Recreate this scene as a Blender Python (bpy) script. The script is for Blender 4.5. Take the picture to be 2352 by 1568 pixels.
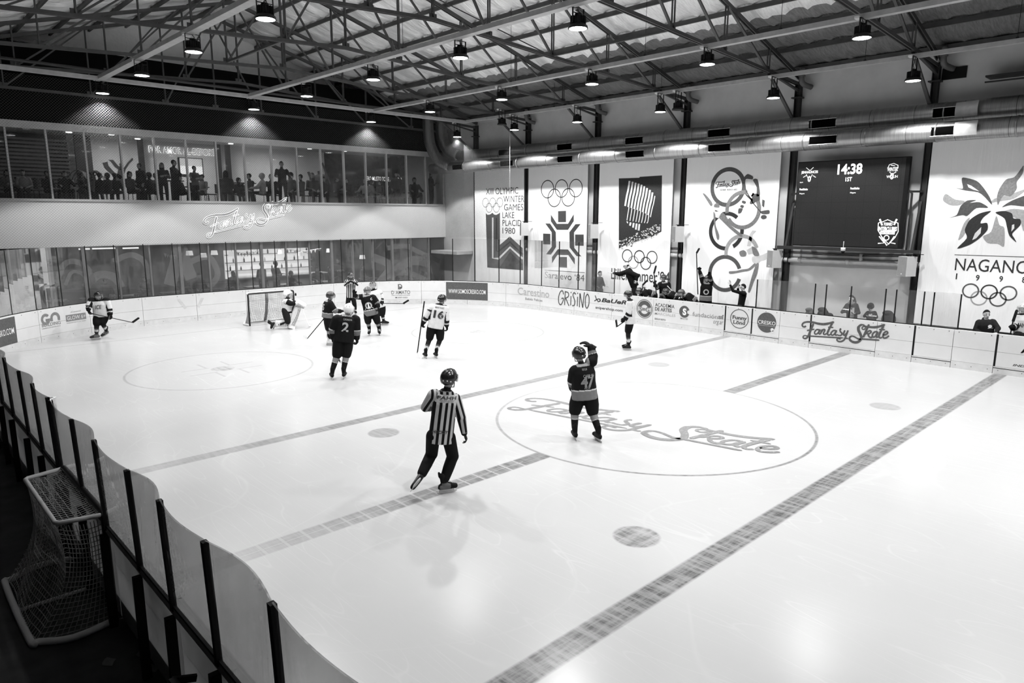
import bpy, bmesh, math, random
import numpy as np
from mathutils import Vector, Matrix
for _o in list(bpy.data.objects): bpy.data.objects.remove(_o)
SC = bpy.context.scene
COL = SC.collection
random.seed(7)
RNG = np.random.default_rng(5)
# ------------------------------------------------------------------ camera (24 mm lens, 10.4 degrees down)
FPX = 1592.9
PITCH, AZ, ROLL, CAMH = math.radians(10.4), math.radians(46.38), math.radians(0.118), 4.2
_f = np.array([math.cos(PITCH)*math.cos(AZ), math.cos(PITCH)*math.sin(AZ), -math.sin(PITCH)])
_r = np.array([math.sin(AZ), -math.cos(AZ), 0.0])
_u = np.cross(_r, _f)
_r, _u = _r*math.cos(ROLL)+_u*math.sin(ROLL), _u*math.cos(ROLL)-_r*math.sin(ROLL)
EYE = np.array([0.0, 0.0, CAMH])
cd = bpy.data.cameras.new('camera'); cam = bpy.data.objects.new('camera', cd); COL.objects.link(cam)
cd.sensor_fit = 'HORIZONTAL'; cd.sensor_width = 36.0; cd.lens = 36.0*FPX/2352.0
cd.clip_start = 0.05; cd.clip_end = 200
cam.matrix_world = Matrix(((_r[0], _u[0], -_f[0], 0), (_r[1], _u[1], -_f[1], 0), (_r[2], _u[2], -_f[2], CAMH), (0, 0, 0, 1)))
SC.camera = cam
# ------------------------------------------------------------------ view, world
SC.view_settings.view_transform = 'Standard'; SC.view_settings.look = 'None'
SC.view_settings.gamma = 1.0; SC.view_settings.use_curve_mapping = False
SC.view_settings.exposure = 0.0
W = bpy.data.worlds.new('night'); SC.world = W; W.use_nodes = True
W.node_tree.nodes['Background'].inputs[0].default_value = (1, 1, 1, 1)
W.node_tree.nodes['Background'].inputs[1].default_value = 0.012
# ------------------------------------------------------------------ lamp positions: rows along the hall, four lamps across
LAMP_POWER = 800.0
ROWS = [26.1, 22.0, 18.0, 14.05, 10.2, 6.4, 2.5, -1.4]
COLS = [(6.6, 8.0), (11.6, 8.0), (16.65, 8.0), (21.55, 7.78)]
ROWS4 = [26.4, 22.5, 18.9, 15.0, 10.8, 6.84, 2.9, -1.0]
def spot_light(name, loc, power, angle=114, blend=.14):
    l = bpy.data.lights.new(name, 'SPOT'); l.spot_size = math.radians(angle); l.spot_blend = blend; l.shadow_soft_size = .13
    l.energy = power; o = bpy.data.objects.new(name, l); o.location = loc; COL.objects.link(o); return o
def area_light(name, loc, size, power, spread=180, shape='DISK', rot=(0, 0, 0), sy=None):
    l = bpy.data.lights.new(name, 'AREA'); l.shape = shape; l.size = size
    if sy: l.size_y = sy
    l.energy = power; l.spread = math.radians(spread)
    o = bpy.data.objects.new(name, l); o.location = loc; o.rotation_euler = rot; COL.objects.link(o); return o
for ci, (lx, lz) in enumerate(COLS):
    for ri in range(8):
        y = ROWS4[ri] if ci == 3 else ROWS[ri]
        spot_light('lamp_light', (lx, y, lz-0.15), LAMP_POWER*(1.3 if ri < 2 else 1.05 if ri < 4 else .92))
# upstairs hall and downstairs cafe have ceiling panels of their own
for x in (5.5, 9.0, 12.5, 16.0): area_light('upstairs_light', (x, 33.0, 7.3), 0.5, 60 if x > 7 else 8, 180, 'SQUARE')
area_light('upstairs_light', (20.5, 33.2, 7.3), 0.4, 14, 180, 'SQUARE')
for x, p in ((6.0, 5), (9.0, 14), (15.0, 60), (17.5, 50), (19.5, 5)): area_light('cafe_light', (x, 33.4, 2.8), 0.5, p, 180, 'SQUARE')

# ------------------------------------------------------------------ helpers: rays of the measured photograph -> points of the place
def ray(px, py): return _f*FPX + _r*(px-1176.0) - _u*(py-784.0)
def on(px, py, axis, val):
    d = ray(px, py); t = (val-EYE[axis])/d[axis]; return EYE + t*d
def ice_pt(px, py, z=0.0): return on(px, py, 2, z)
# ------------------------------------------------------------------ materials
MATS = {}
class NT:
    """small node writer"""
    def __init__(s, name):
        s.m = bpy.data.materials.new(name); s.m.use_nodes = True; s.t = s.m.node_tree; s.n = s.t.nodes; s.l = s.t.links
        s.b = s.n['Principled BSDF']; s.out = s.n['Material Output']
    def put(s, sock, v):
        if isinstance(v, (int, float)): sock.default_value = v if sock.type != 'RGBA' else (v, v, v, 1)
        elif isinstance(v, tuple): sock.default_value = v
        else: s.l.new(v, sock)
    def math(s, op, a, b=0.0, c=0.0, clamp=False):
        n = s.n.new('ShaderNodeMath'); n.operation = op; n.use_clamp = clamp
        s.put(n.inputs[0], a); s.put(n.inputs[1], b); s.put(n.inputs[2], c); return n.outputs[0]
    def coords(s, kind='Object'):
        n = s.n.new('ShaderNodeTexCoord'); return n.outputs[kind]
    def sep(s, v):
        n = s.n.new('ShaderNodeSeparateXYZ'); s.l.new(v, n.inputs[0]); return n.outputs
    def mapping(s, v, scale=(1, 1, 1), rot=(0, 0, 0), loc=(0, 0, 0)):
        n = s.n.new('ShaderNodeMapping'); s.l.new(v, n.inputs[0]); n.inputs['Scale'].default_value = scale
        n.inputs['Rotation'].default_value = rot; n.inputs['Location'].default_value = loc; return n.outputs[0]
    def noise(s, v, scale, detail=3, rough=0.55):
        n = s.n.new('ShaderNodeTexNoise'); s.l.new(v, n.inputs['Vector']); n.inputs['Scale'].default_value = scale
        n.inputs['Detail'].default_value = detail; n.inputs['Roughness'].default_value = rough; return n.outputs['Fac']
    def ramp(s, v, stops, const=False):
        n = s.n.new('ShaderNodeValToRGB'); s.put(n.inputs[0], v); r = n.color_ramp
        if const: r.interpolation = 'CONSTANT'
        while len(r.elements) < len(stops): r.elements.new(0.5)
        for e, (p, c) in zip(r.elements, stops): e.position = p; e.color = (c, c, c, 1)
        return n.outputs[0]
    def mix(s, f, a, b):
        n = s.n.new('ShaderNodeMix'); n.data_type = 'RGBA'; s.put(n.inputs[0], f); s.put(n.inputs[6], a); s.put(n.inputs[7], b); return n.outputs[2]
    def bump(s, h, strength=0.3, dist=0.02):
        n = s.n.new('ShaderNodeBump'); s.put(n.inputs['Height'], h); n.inputs['Strength'].default_value = strength
        n.inputs['Distance'].default_value = dist; s.l.new(n.outputs[0], s.b.inputs['Normal'])
    def set(s, base=None, rough=None, metal=None, spec=None, emit=None, es=None):
        if base is not None: s.put(s.b.inputs['Base Color'], base)
        if rough is not None: s.put(s.b.inputs['Roughness'], rough)
        if metal is not None: s.put(s.b.inputs['Metallic'], metal)
        if spec is not None: s.put(s.b.inputs['Specular IOR Level'], spec)
        if emit is not None:
            s.put(s.b.inputs['Emission Color'], emit); s.b.inputs['Emission Strength'].default_value = es
        return s.m
def plain(name, v, rough=0.6, metal=0.0, var=0.06, scale=6.0, spec=0.4):
    """a grey with slight procedural mottling"""
    if name in MATS: return MATS[name]
    t = NT(name); c = t.coords(); f = t.noise(c, scale, 4)
    t.set(base=t.ramp(f, [(0.25, max(v*(1-var*2), 0.0)), (0.75, min(v*(1+var*2), 1.0))]), rough=rough, metal=metal, spec=spec)
    MATS[name] = t.m; return t.m
def glow(name, v, strength):
    if name in MATS: return MATS[name]
    t = NT(name); t.set(base=0.8, rough=0.5, emit=(v, v, v, 1), es=strength); MATS[name] = t.m; return t.m
def glass(name, tint=0.9, refl=0.06, dirt=0.03, rough=0.03):
    """clear sheet: transparent, a little mirror at grazing angles, a thin film of dirt"""
    if name in MATS: return MATS[name]
    t = NT(name); n, l = t.n, t.l
    tr = n.new('ShaderNodeBsdfTransparent'); tr.inputs[0].default_value = (tint, tint, tint, 1)
    gl = n.new('ShaderNodeBsdfGlossy'); gl.inputs['Roughness'].default_value = rough; gl.inputs[0].default_value = (.9, .9, .9, 1)
    df = n.new('ShaderNodeBsdfDiffuse'); df.inputs[0].default_value = (.75, .75, .75, 1)
    fr = n.new('ShaderNodeFresnel'); fr.inputs[0].default_value = 1.45
    nz = t.noise(t.mapping(t.coords(), (1, 1, .35)), 2.2, 5, .65)
    d = t.math('MULTIPLY', t.math('POWER', nz, 2.0), dirt*4)
    m1 = n.new('ShaderNodeMixShader'); l.new(t.math('MINIMUM', t.math('MULTIPLY', fr.outputs[0], refl/0.04), 0.75), m1.inputs[0])
    l.new(tr.outputs[0], m1.inputs[1]); l.new(gl.outputs[0], m1.inputs[2])
    m2 = n.new('ShaderNodeMixShader'); l.new(d, m2.inputs[0]); l.new(m1.outputs[0], m2.inputs[1]); l.new(df.outputs[0], m2.inputs[2])
    l.new(m2.outputs[0], t.out.inputs[0]); n.remove(t.b)
    MATS[name] = t.m; return t.m
def tone_mat(name='cloth_tones', rough=0.75):
    """cloth whose woven pattern is stored per vertex"""
    if name in MATS: return MATS[name]
    t = NT(name); a = t.n.new('ShaderNodeAttribute'); a.attribute_name = 'tone'
    f = t.noise(t.coords(), 14, 3)
    t.set(base=t.math('MULTIPLY', a.outputs['Fac'], t.math('MULTIPLY_ADD', f, 0.3, 0.85)), rough=rough, spec=0.12)
    t.bump(f, 0.25, 0.01)
    MATS[name] = t.m; return t.m
def stripe_mat():
    """referee shirt: the stored value counts stripes across the cloth; 100 marks plain white cloth, 200 plain black"""
    t = NT('striped_cloth'); a = t.n.new('ShaderNodeAttribute'); a.attribute_name = 'tone'; v = a.outputs['Fac']
    st = t.math('GREATER_THAN', t.math('FRACT', v), 0.48)
    c = t.math('MULTIPLY', t.math('MAXIMUM', st, t.math('GREATER_THAN', v, 50.0)), t.math('LESS_THAN', v, 150.0))
    t.set(base=t.math('MULTIPLY_ADD', c, .42, .005), rough=.75, spec=.12); f = t.noise(t.coords(), 9, 3); t.bump(f, .35, .02); return t.m
# ------------------------------------------------------------------ mesh writer
ORG = {}
class MB:
    def __init__(s): s.v = []; s.f = []; s.t = []
    def add(s, vs, fs):
        b = len(s.v); s.v.extend([tuple(map(float, p)) for p in vs]); s.f.extend([tuple(i+b for i in f) for f in fs]); return s
    def box(s, lo, hi):
        x0, y0, z0 = lo; x1, y1, z1 = hi
        return s.add([(x0, y0, z0), (x1, y0, z0), (x1, y1, z0), (x0, y1, z0), (x0, y0, z1), (x1, y0, z1), (x1, y1, z1), (x0, y1, z1)],
                     [(0, 3, 2, 1), (4, 5, 6, 7), (0, 1, 5, 4), (1, 2, 6, 5), (2, 3, 7, 6), (3, 0, 4, 7)])
    def bar(s, a, b, w, h, up=(0, 0, 1)):
        a = np.array(a, float); b = np.array(b, float); d = b-a; d = d/np.linalg.norm(d); up = np.array(up, float)
        if abs(d@up) > 0.98: up = np.array([1.0, 0, 0]) if abs(d[0]) < .9 else np.array([0, 1.0, 0])
        x = np.cross(d, up); x /= np.linalg.norm(x); y = np.cross(x, d)
        c = [a-x*w/2-y*h/2, a+x*w/2-y*h/2, a+x*w/2+y*h/2, a-x*w/2+y*h/2]
        e = [p+(b-a) for p in c]
        return s.add(c+e, [(0, 3, 2, 1), (4, 5, 6, 7), (0, 1, 5, 4), (1, 2, 6, 5), (2, 3, 7, 6), (3, 0, 4, 7)])
    def tube(s, pts, r, n=8, cap=True):
        pts = [np.array(p, float) for p in pts]; k = len(pts)
        rs = r if hasattr(r, '__len__') else [r]*k
        vs = []; ref = None
        for i, p in enumerate(pts):
            d = pts[min(i+1, k-1)]-pts[max(i-1, 0)]; d = d/(np.linalg.norm(d)+1e-9)
            if ref is None:
                ref = np.array([0, 0, 1.0]) if abs(d[2]) < .9 else np.array([1.0, 0, 0])
            x = np.cross(ref, d); x /= (np.linalg.norm(x)+1e-9); y = np.cross(d, x); ref = y
            for j in range(n):
                a = 2*math.pi*j/n; vs.append(p+rs[i]*(x*math.cos(a)+y*math.sin(a)))
        fs = []
        for i in range(k-1):
            for j in range(n): fs.append((i*n+j, i*n+(j+1) % n, (i+1)*n+(j+1) % n, (i+1)*n+j))
        if cap: fs.append(tuple(range(n-1, -1, -1))); fs.append(tuple((k-1)*n+j for j in range(n)))
        return s.add(vs, fs)
    def ball(s, c, r, n=12, X=(1, 0, 0), Y=(0, 1, 0), Z=(0, 0, 1)):
        c = np.array(c, float); r = np.array(r if hasattr(r, '__len__') else (r, r, r), float)
        X, Y, Z = (np.array(q, float) for q in (X, Y, Z)); m = max(6, n//2+2)
        vs = [c+Z*r[2]]
        for i in range(1, m):
            th = math.pi*i/m
            for j in range(n):
                a = 2*math.pi*j/n
                vs.append(c+X*r[0]*math.sin(th)*math.cos(a)+Y*r[1]*math.sin(th)*math.sin(a)+Z*r[2]*math.cos(th))
        vs.append(c-Z*r[2]); fs = []
        for j in range(n): fs.append((0, 1+j, 1+(j+1) % n))
        for i in range(m-2):
            for j in range(n):
                a = 1+i*n; fs.append((a+j, a+n+j, a+n+(j+1) % n, a+(j+1) % n))
        a = 1+(m-2)*n
        for j in range(n): fs.append((a+j, len(vs)-1, a+(j+1) % n))
        return s.add(vs, fs)
    def caps(s, pts, rs, n=10):
        """round-ended limb through pts"""
        s.tube(pts, rs, n)
        s.ball(pts[0], rs[0], n); s.ball(pts[-1], rs[-1], n)
        for p, r in zip(pts[1:-1], rs[1:-1]): s.ball(p, r*1.0, n)
        return s
    def loft(s, cs, xs, ys, rx, ry, n=16, p=2.4):
        vs = []
        for c, X, Y, a, b in zip(cs, xs, ys, rx, ry):
            for j in range(n):
                t = 2*math.pi*j/n; ct, st = math.cos(t), math.sin(t)
                q = (abs(ct)**p+abs(st)**p)**(-1/p)
                vs.append(np.array(c)+np.array(X)*a*ct*q+np.array(Y)*b*st*q)
        k = len(cs); fs = []
        for i in range(k-1):
            for j in range(n): fs.append((i*n+j, i*n+(j+1) % n, (i+1)*n+(j+1) % n, (i+1)*n+j))
        fs.append(tuple(range(n-1, -1, -1))); fs.append(tuple((k-1)*n+j for j in range(n)))
        return s.add(vs, fs)
    def grid(s, rows):
        h = len(rows); w = len(rows[0]); vs = [p for r in rows for p in r]
        return s.add(vs, [(i*w+j, i*w+j+1, (i+1)*w+j+1, (i+1)*w+j) for i in range(h-1) for j in range(w-1)])
    def mesh(s, name, org, smooth):
        me = bpy.data.meshes.new(name); o = np.array(org, float)
        me.from_pydata([tuple(np.array(p)-o) for p in s.v], [], s.f)
        if s.t:
            a = me.attributes.new('tone', 'FLOAT', 'POINT'); a.data.foreach_set('value', np.array(s.t, dtype=np.float32))
        if smooth: me.polygons.foreach_set('use_smooth', [True]*len(me.polygons))
        me.update(); return me
def _tag(o, label=None, cat=None, group=None, kind=None):
    if label: o['label'] = label
    if cat: o['category'] = cat
    if group: o['group'] = group
    if kind: o['kind'] = kind
    return o
def thing(name, label, cat, loc, group=None):
    o = bpy.data.objects.new(name, None); o.empty_display_size = 0.1; COL.objects.link(o); o.location = tuple(map(float, loc))
    ORG[o.name] = np.array(loc, float); return _tag(o, label, cat, group)
def solo(name, mb, mat, label, cat, loc, group=None, smooth=False, kind=None):
    o = bpy.data.objects.new(name, mb.mesh(name, loc, smooth)); o.data.materials.append(mat); o.location = tuple(map(float, loc))
    COL.objects.link(o); ORG[o.name] = np.array(loc, float); return _tag(o, label, cat, group, kind)
def part(name, mb, mat, parent, label=None, smooth=False, kind=None):
    org = ORG[parent.name]
    o = bpy.data.objects.new(name, mb.mesh(name, org, smooth)); o.data.materials.append(mat); o.parent = parent
    COL.objects.link(o); ORG[o.name] = org; return _tag(o, label, None, None, kind)
def struct(name, mb, mat, smooth=False, label=None, cat=None):
    o = bpy.data.objects.new(name, mb.mesh(name, (0, 0, 0), smooth)); o.data.materials.append(mat); COL.objects.link(o)
    ORG[o.name] = np.zeros(3); return _tag(o, label, cat, None, 'structure')
def dup(root, loc, label=None, group=None, rz=None, scale=None):
    def rec(o, par):
        c = o.copy(); COL.objects.link(c); c.parent = par
        for ch in o.children: rec(ch, c)
        return c
    r = rec(root, None); r.location = loc
    if rz is not None: r.rotation_euler = (0, 0, rz)
    if scale is not None: r.scale = (scale, scale, scale)
    if label: r['label'] = label
    if group: r['group'] = group
    ORG[r.name] = np.array(loc, float); return r
ORD = ['first', 'second', 'third', 'fourth', 'fifth', 'sixth', 'seventh', 'eighth', 'ninth', 'tenth', 'eleventh', 'twelfth', 'thirteenth', 'fourteenth', 'fifteenth',
       'sixteenth', 'seventeenth', 'eighteenth', 'nineteenth', 'twentieth', 'twenty-first', 'twenty-second', 'twenty-third', 'twenty-fourth']
# ------------------------------------------------------------------ a side scene in which modifiers and text are evaluated
TMP = bpy.data.scenes.new('workbench')
def _evaluated(o):
    TMP.collection.objects.link(o); TMP.view_layers[0].update()
    dg = TMP.view_layers[0].depsgraph
    me = bpy.data.meshes.new_from_object(o.evaluated_get(dg), depsgraph=dg)
    TMP.collection.objects.unlink(o); return me
def remesh(mb, voxel, smooth=3, fac=0.5):
    """one continuous surface over everything in mb"""
    me = bpy.data.meshes.new('w'); me.from_pydata(mb.v, [], mb.f); me.update()
    o = bpy.data.objects.new('w', me); m = o.modifiers.new('r', 'REMESH'); m.mode = 'VOXEL'; m.voxel_size = voxel; m.use_smooth_shade = True
    if smooth: q = o.modifiers.new('s', 'SMOOTH'); q.iterations = smooth; q.factor = fac
    r = _evaluated(o); out = MB()
    co = np.empty(len(r.vertices)*3); r.vertices.foreach_get('co', co); out.v = [tuple(p) for p in co.reshape(-1, 3)]
    out.f = [tuple(p.vertices) for p in r.polygons]
    bpy.data.objects.remove(o); bpy.data.meshes.remove(me); bpy.data.meshes.remove(r); return out
_TX = {}
def text2d(body, bold=0.0, shear=0.0, space=1.0):
    if 'M' in body or 'W' in body: bold = min(bold, 0.004)
    k = (body, bold, shear, space)
    if k in _TX: return _TX[k]
    cu = bpy.data.curves.new('t', 'FONT'); cu.body = body; cu.offset = bold; cu.shear = shear; cu.space_character = space; cu.resolution_u = 3
    o = bpy.data.objects.new('t', cu); r = _evaluated(o)
    vs = np.array([v.co[:2] for v in r.vertices]); fs = [tuple(p.vertices) for p in r.polygons]
    lo, hi = vs.min(0), vs.max(0); vs = (vs-lo)/(hi-lo)
    bpy.data.objects.remove(o); bpy.data.meshes.remove(r); _TX[k] = (vs, fs, (hi-lo)[0]/(hi-lo)[1]); return _TX[k]
def write(mb, body, fn, u0, v0, w, h, bold=0.0, shear=0.0, space=1.0):
    """letters of body inside the box (u0, v0, w, h) of a surface mapped by fn(u, v)"""
    vs, fs, asp = text2d(body, bold, shear, space)
    if w is None: w = h*asp
    mb.add([fn(u0+a*w, v0+b*h) for a, b in vs], fs); return mb
def smooth_line(pts, k=5):
    pts = [np.array(p, float) for p in pts]; out = []
    for i in range(len(pts)-1):
        p0 = pts[max(i-1, 0)]; p1 = pts[i]; p2 = pts[i+1]; p3 = pts[min(i+2, len(pts)-1)]
        for j in range(k):
            t = j/k; out.append(.5*((2*p1)+(-p0+p2)*t+(2*p0-5*p1+4*p2-p3)*t*t+(-p0+3*p1-3*p2+p3)*t**3))
    out.append(pts[-1]); return out
def ribbon2d(pts, w, k=5, taper=False):
    """outline (left, right) of a pen stroke"""
    c = smooth_line(pts, k) if k > 1 else [np.array(p, float) for p in pts]; L = []; R = []; n = len(c)
    for i, p in enumerate(c):
        d = c[min(i+1, n-1)]-c[max(i-1, 0)]; d = d/(np.linalg.norm(d)+1e-9); q = np.array([-d[1], d[0]])
        ww = w[min(int(i/k), len(w)-1)] if hasattr(w, '__len__') else w
        if taper and i in (0, n-1): ww *= 0.3
        L.append(p+q*ww/2); R.append(p-q*ww/2)
    return L, R
def stroke(mb, pts, w, fn, k=5, taper=False):
    L, R = ribbon2d(pts, w, k, taper); n = len(L)
    mb.add([fn(*p) for p in L]+[fn(*p) for p in R], [(i, i+1, n+i+1, n+i) for i in range(n-1)]); return mb
def disc(mb, c, r, fn, n=32, r0=0.0, ry=None, a0=0, a1=360):
    ry = ry or r; k = ry/r
    m = max(3, int(n*(a1-a0)/360)); an = [math.radians(a0+(a1-a0)*i/m) for i in range(m+1)]
    if r0 <= 0:
        mb.add([fn(c[0]+r*math.cos(a), c[1]+ry*math.sin(a)) for a in an[:-1] if True], [tuple(range(m))])
    else:
        mb.add([fn(c[0]+r*math.cos(a), c[1]+ry*math.sin(a)) for a in an]+[fn(c[0]+r0*math.cos(a), c[1]+r0*k*math.sin(a)) for a in an],
               [(i, i+1, m+1+i+1, m+1+i) for i in range(m)])
    return mb
def poly(mb, pts, fn): mb.add([fn(*p) for p in pts], [tuple(range(len(pts)))]); return mb
# ================================================================== materials of the place
M_CONC = plain('painted_concrete', 0.64, 0.8, var=0.05, scale=1.3)
M_BAND = plain('band_plaster', 0.70, 0.75, var=0.03, scale=0.8)
M_DARKWALL = plain('black_wall_paint', 0.002, 0.9, var=0.1, scale=1.0, spec=0.1)
M_STEEL = plain('truss_steel', 0.085, 0.5, 0.3, 0.1, 3)
M_COL = plain('column_steel', 0.035, 0.5, 0.2, 0.1, 3)
M_TRAY = plain('galvanised_tray', 0.42, 0.45, 0.2, 0.08, 5)
M_BLACK = plain('black_plastic', 0.008, 0.5, var=0.1, spec=0.2)
M_VOID = plain('dark_opening', 0.002, 1.0, spec=0.0)
M_RUBBER = plain('rubber_floor', 0.035, 0.75, var=0.25, scale=2.5)
M_BOARD = plain('board_polyethylene', 0.66, 0.4, var=0.025, scale=2.0)
M_KICK = plain('kick_plate_polyethylene', 0.6, 0.45, var=0.05, scale=5)
M_INK = plain('printed_black', 0.03, 0.5, var=0.15, scale=20)
M_INKD = plain('printed_dark_grey', 0.085, 0.5, var=0.15, scale=20)
M_INKM = plain('printed_mid_grey', 0.2, 0.5, var=0.15, scale=20)
M_INKL = plain('printed_light_grey', 0.38, 0.5, var=0.1, scale=20)
M_WHITE = plain('white_paint', 0.78, 0.5, var=0.02)
M_FRAME = plain('window_aluminium', 0.5, 0.45, 0.1, 0.05, 4)
M_DARKMETAL = plain('dark_metal', 0.02, 0.45, 0.3)
M_ALU = plain('brushed_blade_steel', 0.55, 0.25, 0.9, 0.04)
M_GLASS = glass('rink_glass', 0.93, 0.02, 0.03)
M_GLASSL = glass('near_rink_glass', 0.72, 0.014, 0.06)
M_WINDOW = glass('shop_window', 0.88, 0.04, 0.02)
M_WINUP = glass('upper_window', 0.9, 0.025, 0.008)
M_TONE = tone_mat()
M_SKIN = plain('skin', 0.42, 0.55, var=0.03)
# foil insulation: crinkled reflective sheet
def foil(name, cs, metal, rg):
    t = NT(name); c = t.coords()
    w = t.noise(t.mapping(c, (0.35, 3.2, 1)), 1.6, 4, .6); w2 = t.noise(t.mapping(c, (1.2, 7, 1)), 3.0, 3, .6)
    h = t.math('ADD', w, t.math('MULTIPLY', w2, 0.35))
    t.set(base=t.ramp(w2, [(.3, cs[0]), (.75, cs[1])]), rough=t.math('MULTIPLY_ADD', w2, 0.3, rg), metal=metal)
    t.bump(h, 0.55, 0.12); return t.m
M_FOIL = foil('foil_insulation', (.8, 1.0), .4, .28)
M_FOILD = foil('perforated_foil', (.14, .26), .3, .5)
def duct_metal():
    t = NT('spiral_duct_steel'); c = t.coords(); xyz = t.sep(c)
    s = t.noise(t.mapping(c, (1, 30, 1)), 2.0, 3)
    ring = t.math('LESS_THAN', t.math('FRACT', t.math('MULTIPLY', xyz[1], 0.8)), 0.014)
    t.set(base=t.mix(ring, t.ramp(s, [(.3, .26), (.7, .4)]), 0.12), rough=t.math('MULTIPLY_ADD', s, .2, .3), metal=0.9)
    t.bump(s, 0.08, 0.01); return t.m
M_DUCT = duct_metal()
def banner_cloth():
    t = NT('banner_vinyl'); c = t.coords(); xyz = t.sep(c)
    f = t.noise(t.mapping(c, (1, 2.6, .32), (0.12, 0, 0)), 1.1, 4, .6)
    t.set(base=0.93, rough=0.6, spec=0.3); t.bump(f, 0.55, 0.11); return t.m
M_BANNER = banner_cloth()
# ------------------------------------------------------------------ rink outline, as distance along the inner face of the boards
SEGS = [('L', (1.62, -4.0), (1.72, 21.6)), ('A', (8.6, 21.6), 6.88, 180, 90), ('L', (8.6, 28.48), (15.0, 28.48)),
        ('A', (15.0, 21.48), 7.0, 90, 0), ('L', (22.0, 21.48), (22.0, -4.0))]
_cum = [0.0]
for g in SEGS:
    _cum.append(_cum[-1]+(math.dist(g[1], g[2]) if g[0] == 'L' else math.radians(g[3]-g[4])*g[2]))
STOT = _cum[-1]
def rink_pt(s):
    for g, a, b in zip(SEGS, _cum[:-1], _cum[1:]):
        if s <= b or g is SEGS[-1]:
            k = (s-a)/(b-a)
            if g[0] == 'L':
                p = np.array(g[1])+(np.array(g[2])-np.array(g[1]))*k; d = (np.array(g[2])-np.array(g[1]))/(b-a)
                return p, np.array([d[1], -d[0]])
            t = math.radians(g[3]+(g[4]-g[3])*k); e = np.array([math.cos(t), math.sin(t)])
            return np.array(g[1])+g[2]*e, -e
BH = 1.07
def board_fn(off):
    def fn(u, v):
        p, n = rink_pt(u); q = p+n*off; return (q[0], q[1], v)
    return fn
def samples(s0, s1, step=0.25):
    n = max(1, int(math.ceil((s1-s0)/step))); return [s0+(s1-s0)*i/n for i in range(n+1)]
def wall_strip(mb, s0, s1, o0, o1, z0, z1, zfn=None, ofn=None):
    """solid strip along the rink outline between offsets o0 < o1 (positive towards the ice)"""
    ss = samples(s0, s1, .1 if ofn else .25); vs = []
    for s in ss:
        p, n = rink_pt(s); k = (s-s0)/(s1-s0); zt = z1+(zfn(k) if zfn else 0)
        db = ofn(k) if ofn else 0
        for o, z, dd in ((o0, z0, 0), (o1, z0, 0), (o1, zt, db), (o0, zt, db)):
            q = p+n*(o+dd); vs.append((q[0], q[1], z))
    m = len(ss); fs = []
    for i in range(m-1):
        for j in range(4): fs.append((i*4+j, i*4+(j+1) % 4, (i+1)*4+(j+1) % 4, (i+1)*4+j))
    fs += [(3, 2, 1, 0), tuple((m-1)*4+j for j in range(4))]
    return mb.add(vs, fs)
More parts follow.
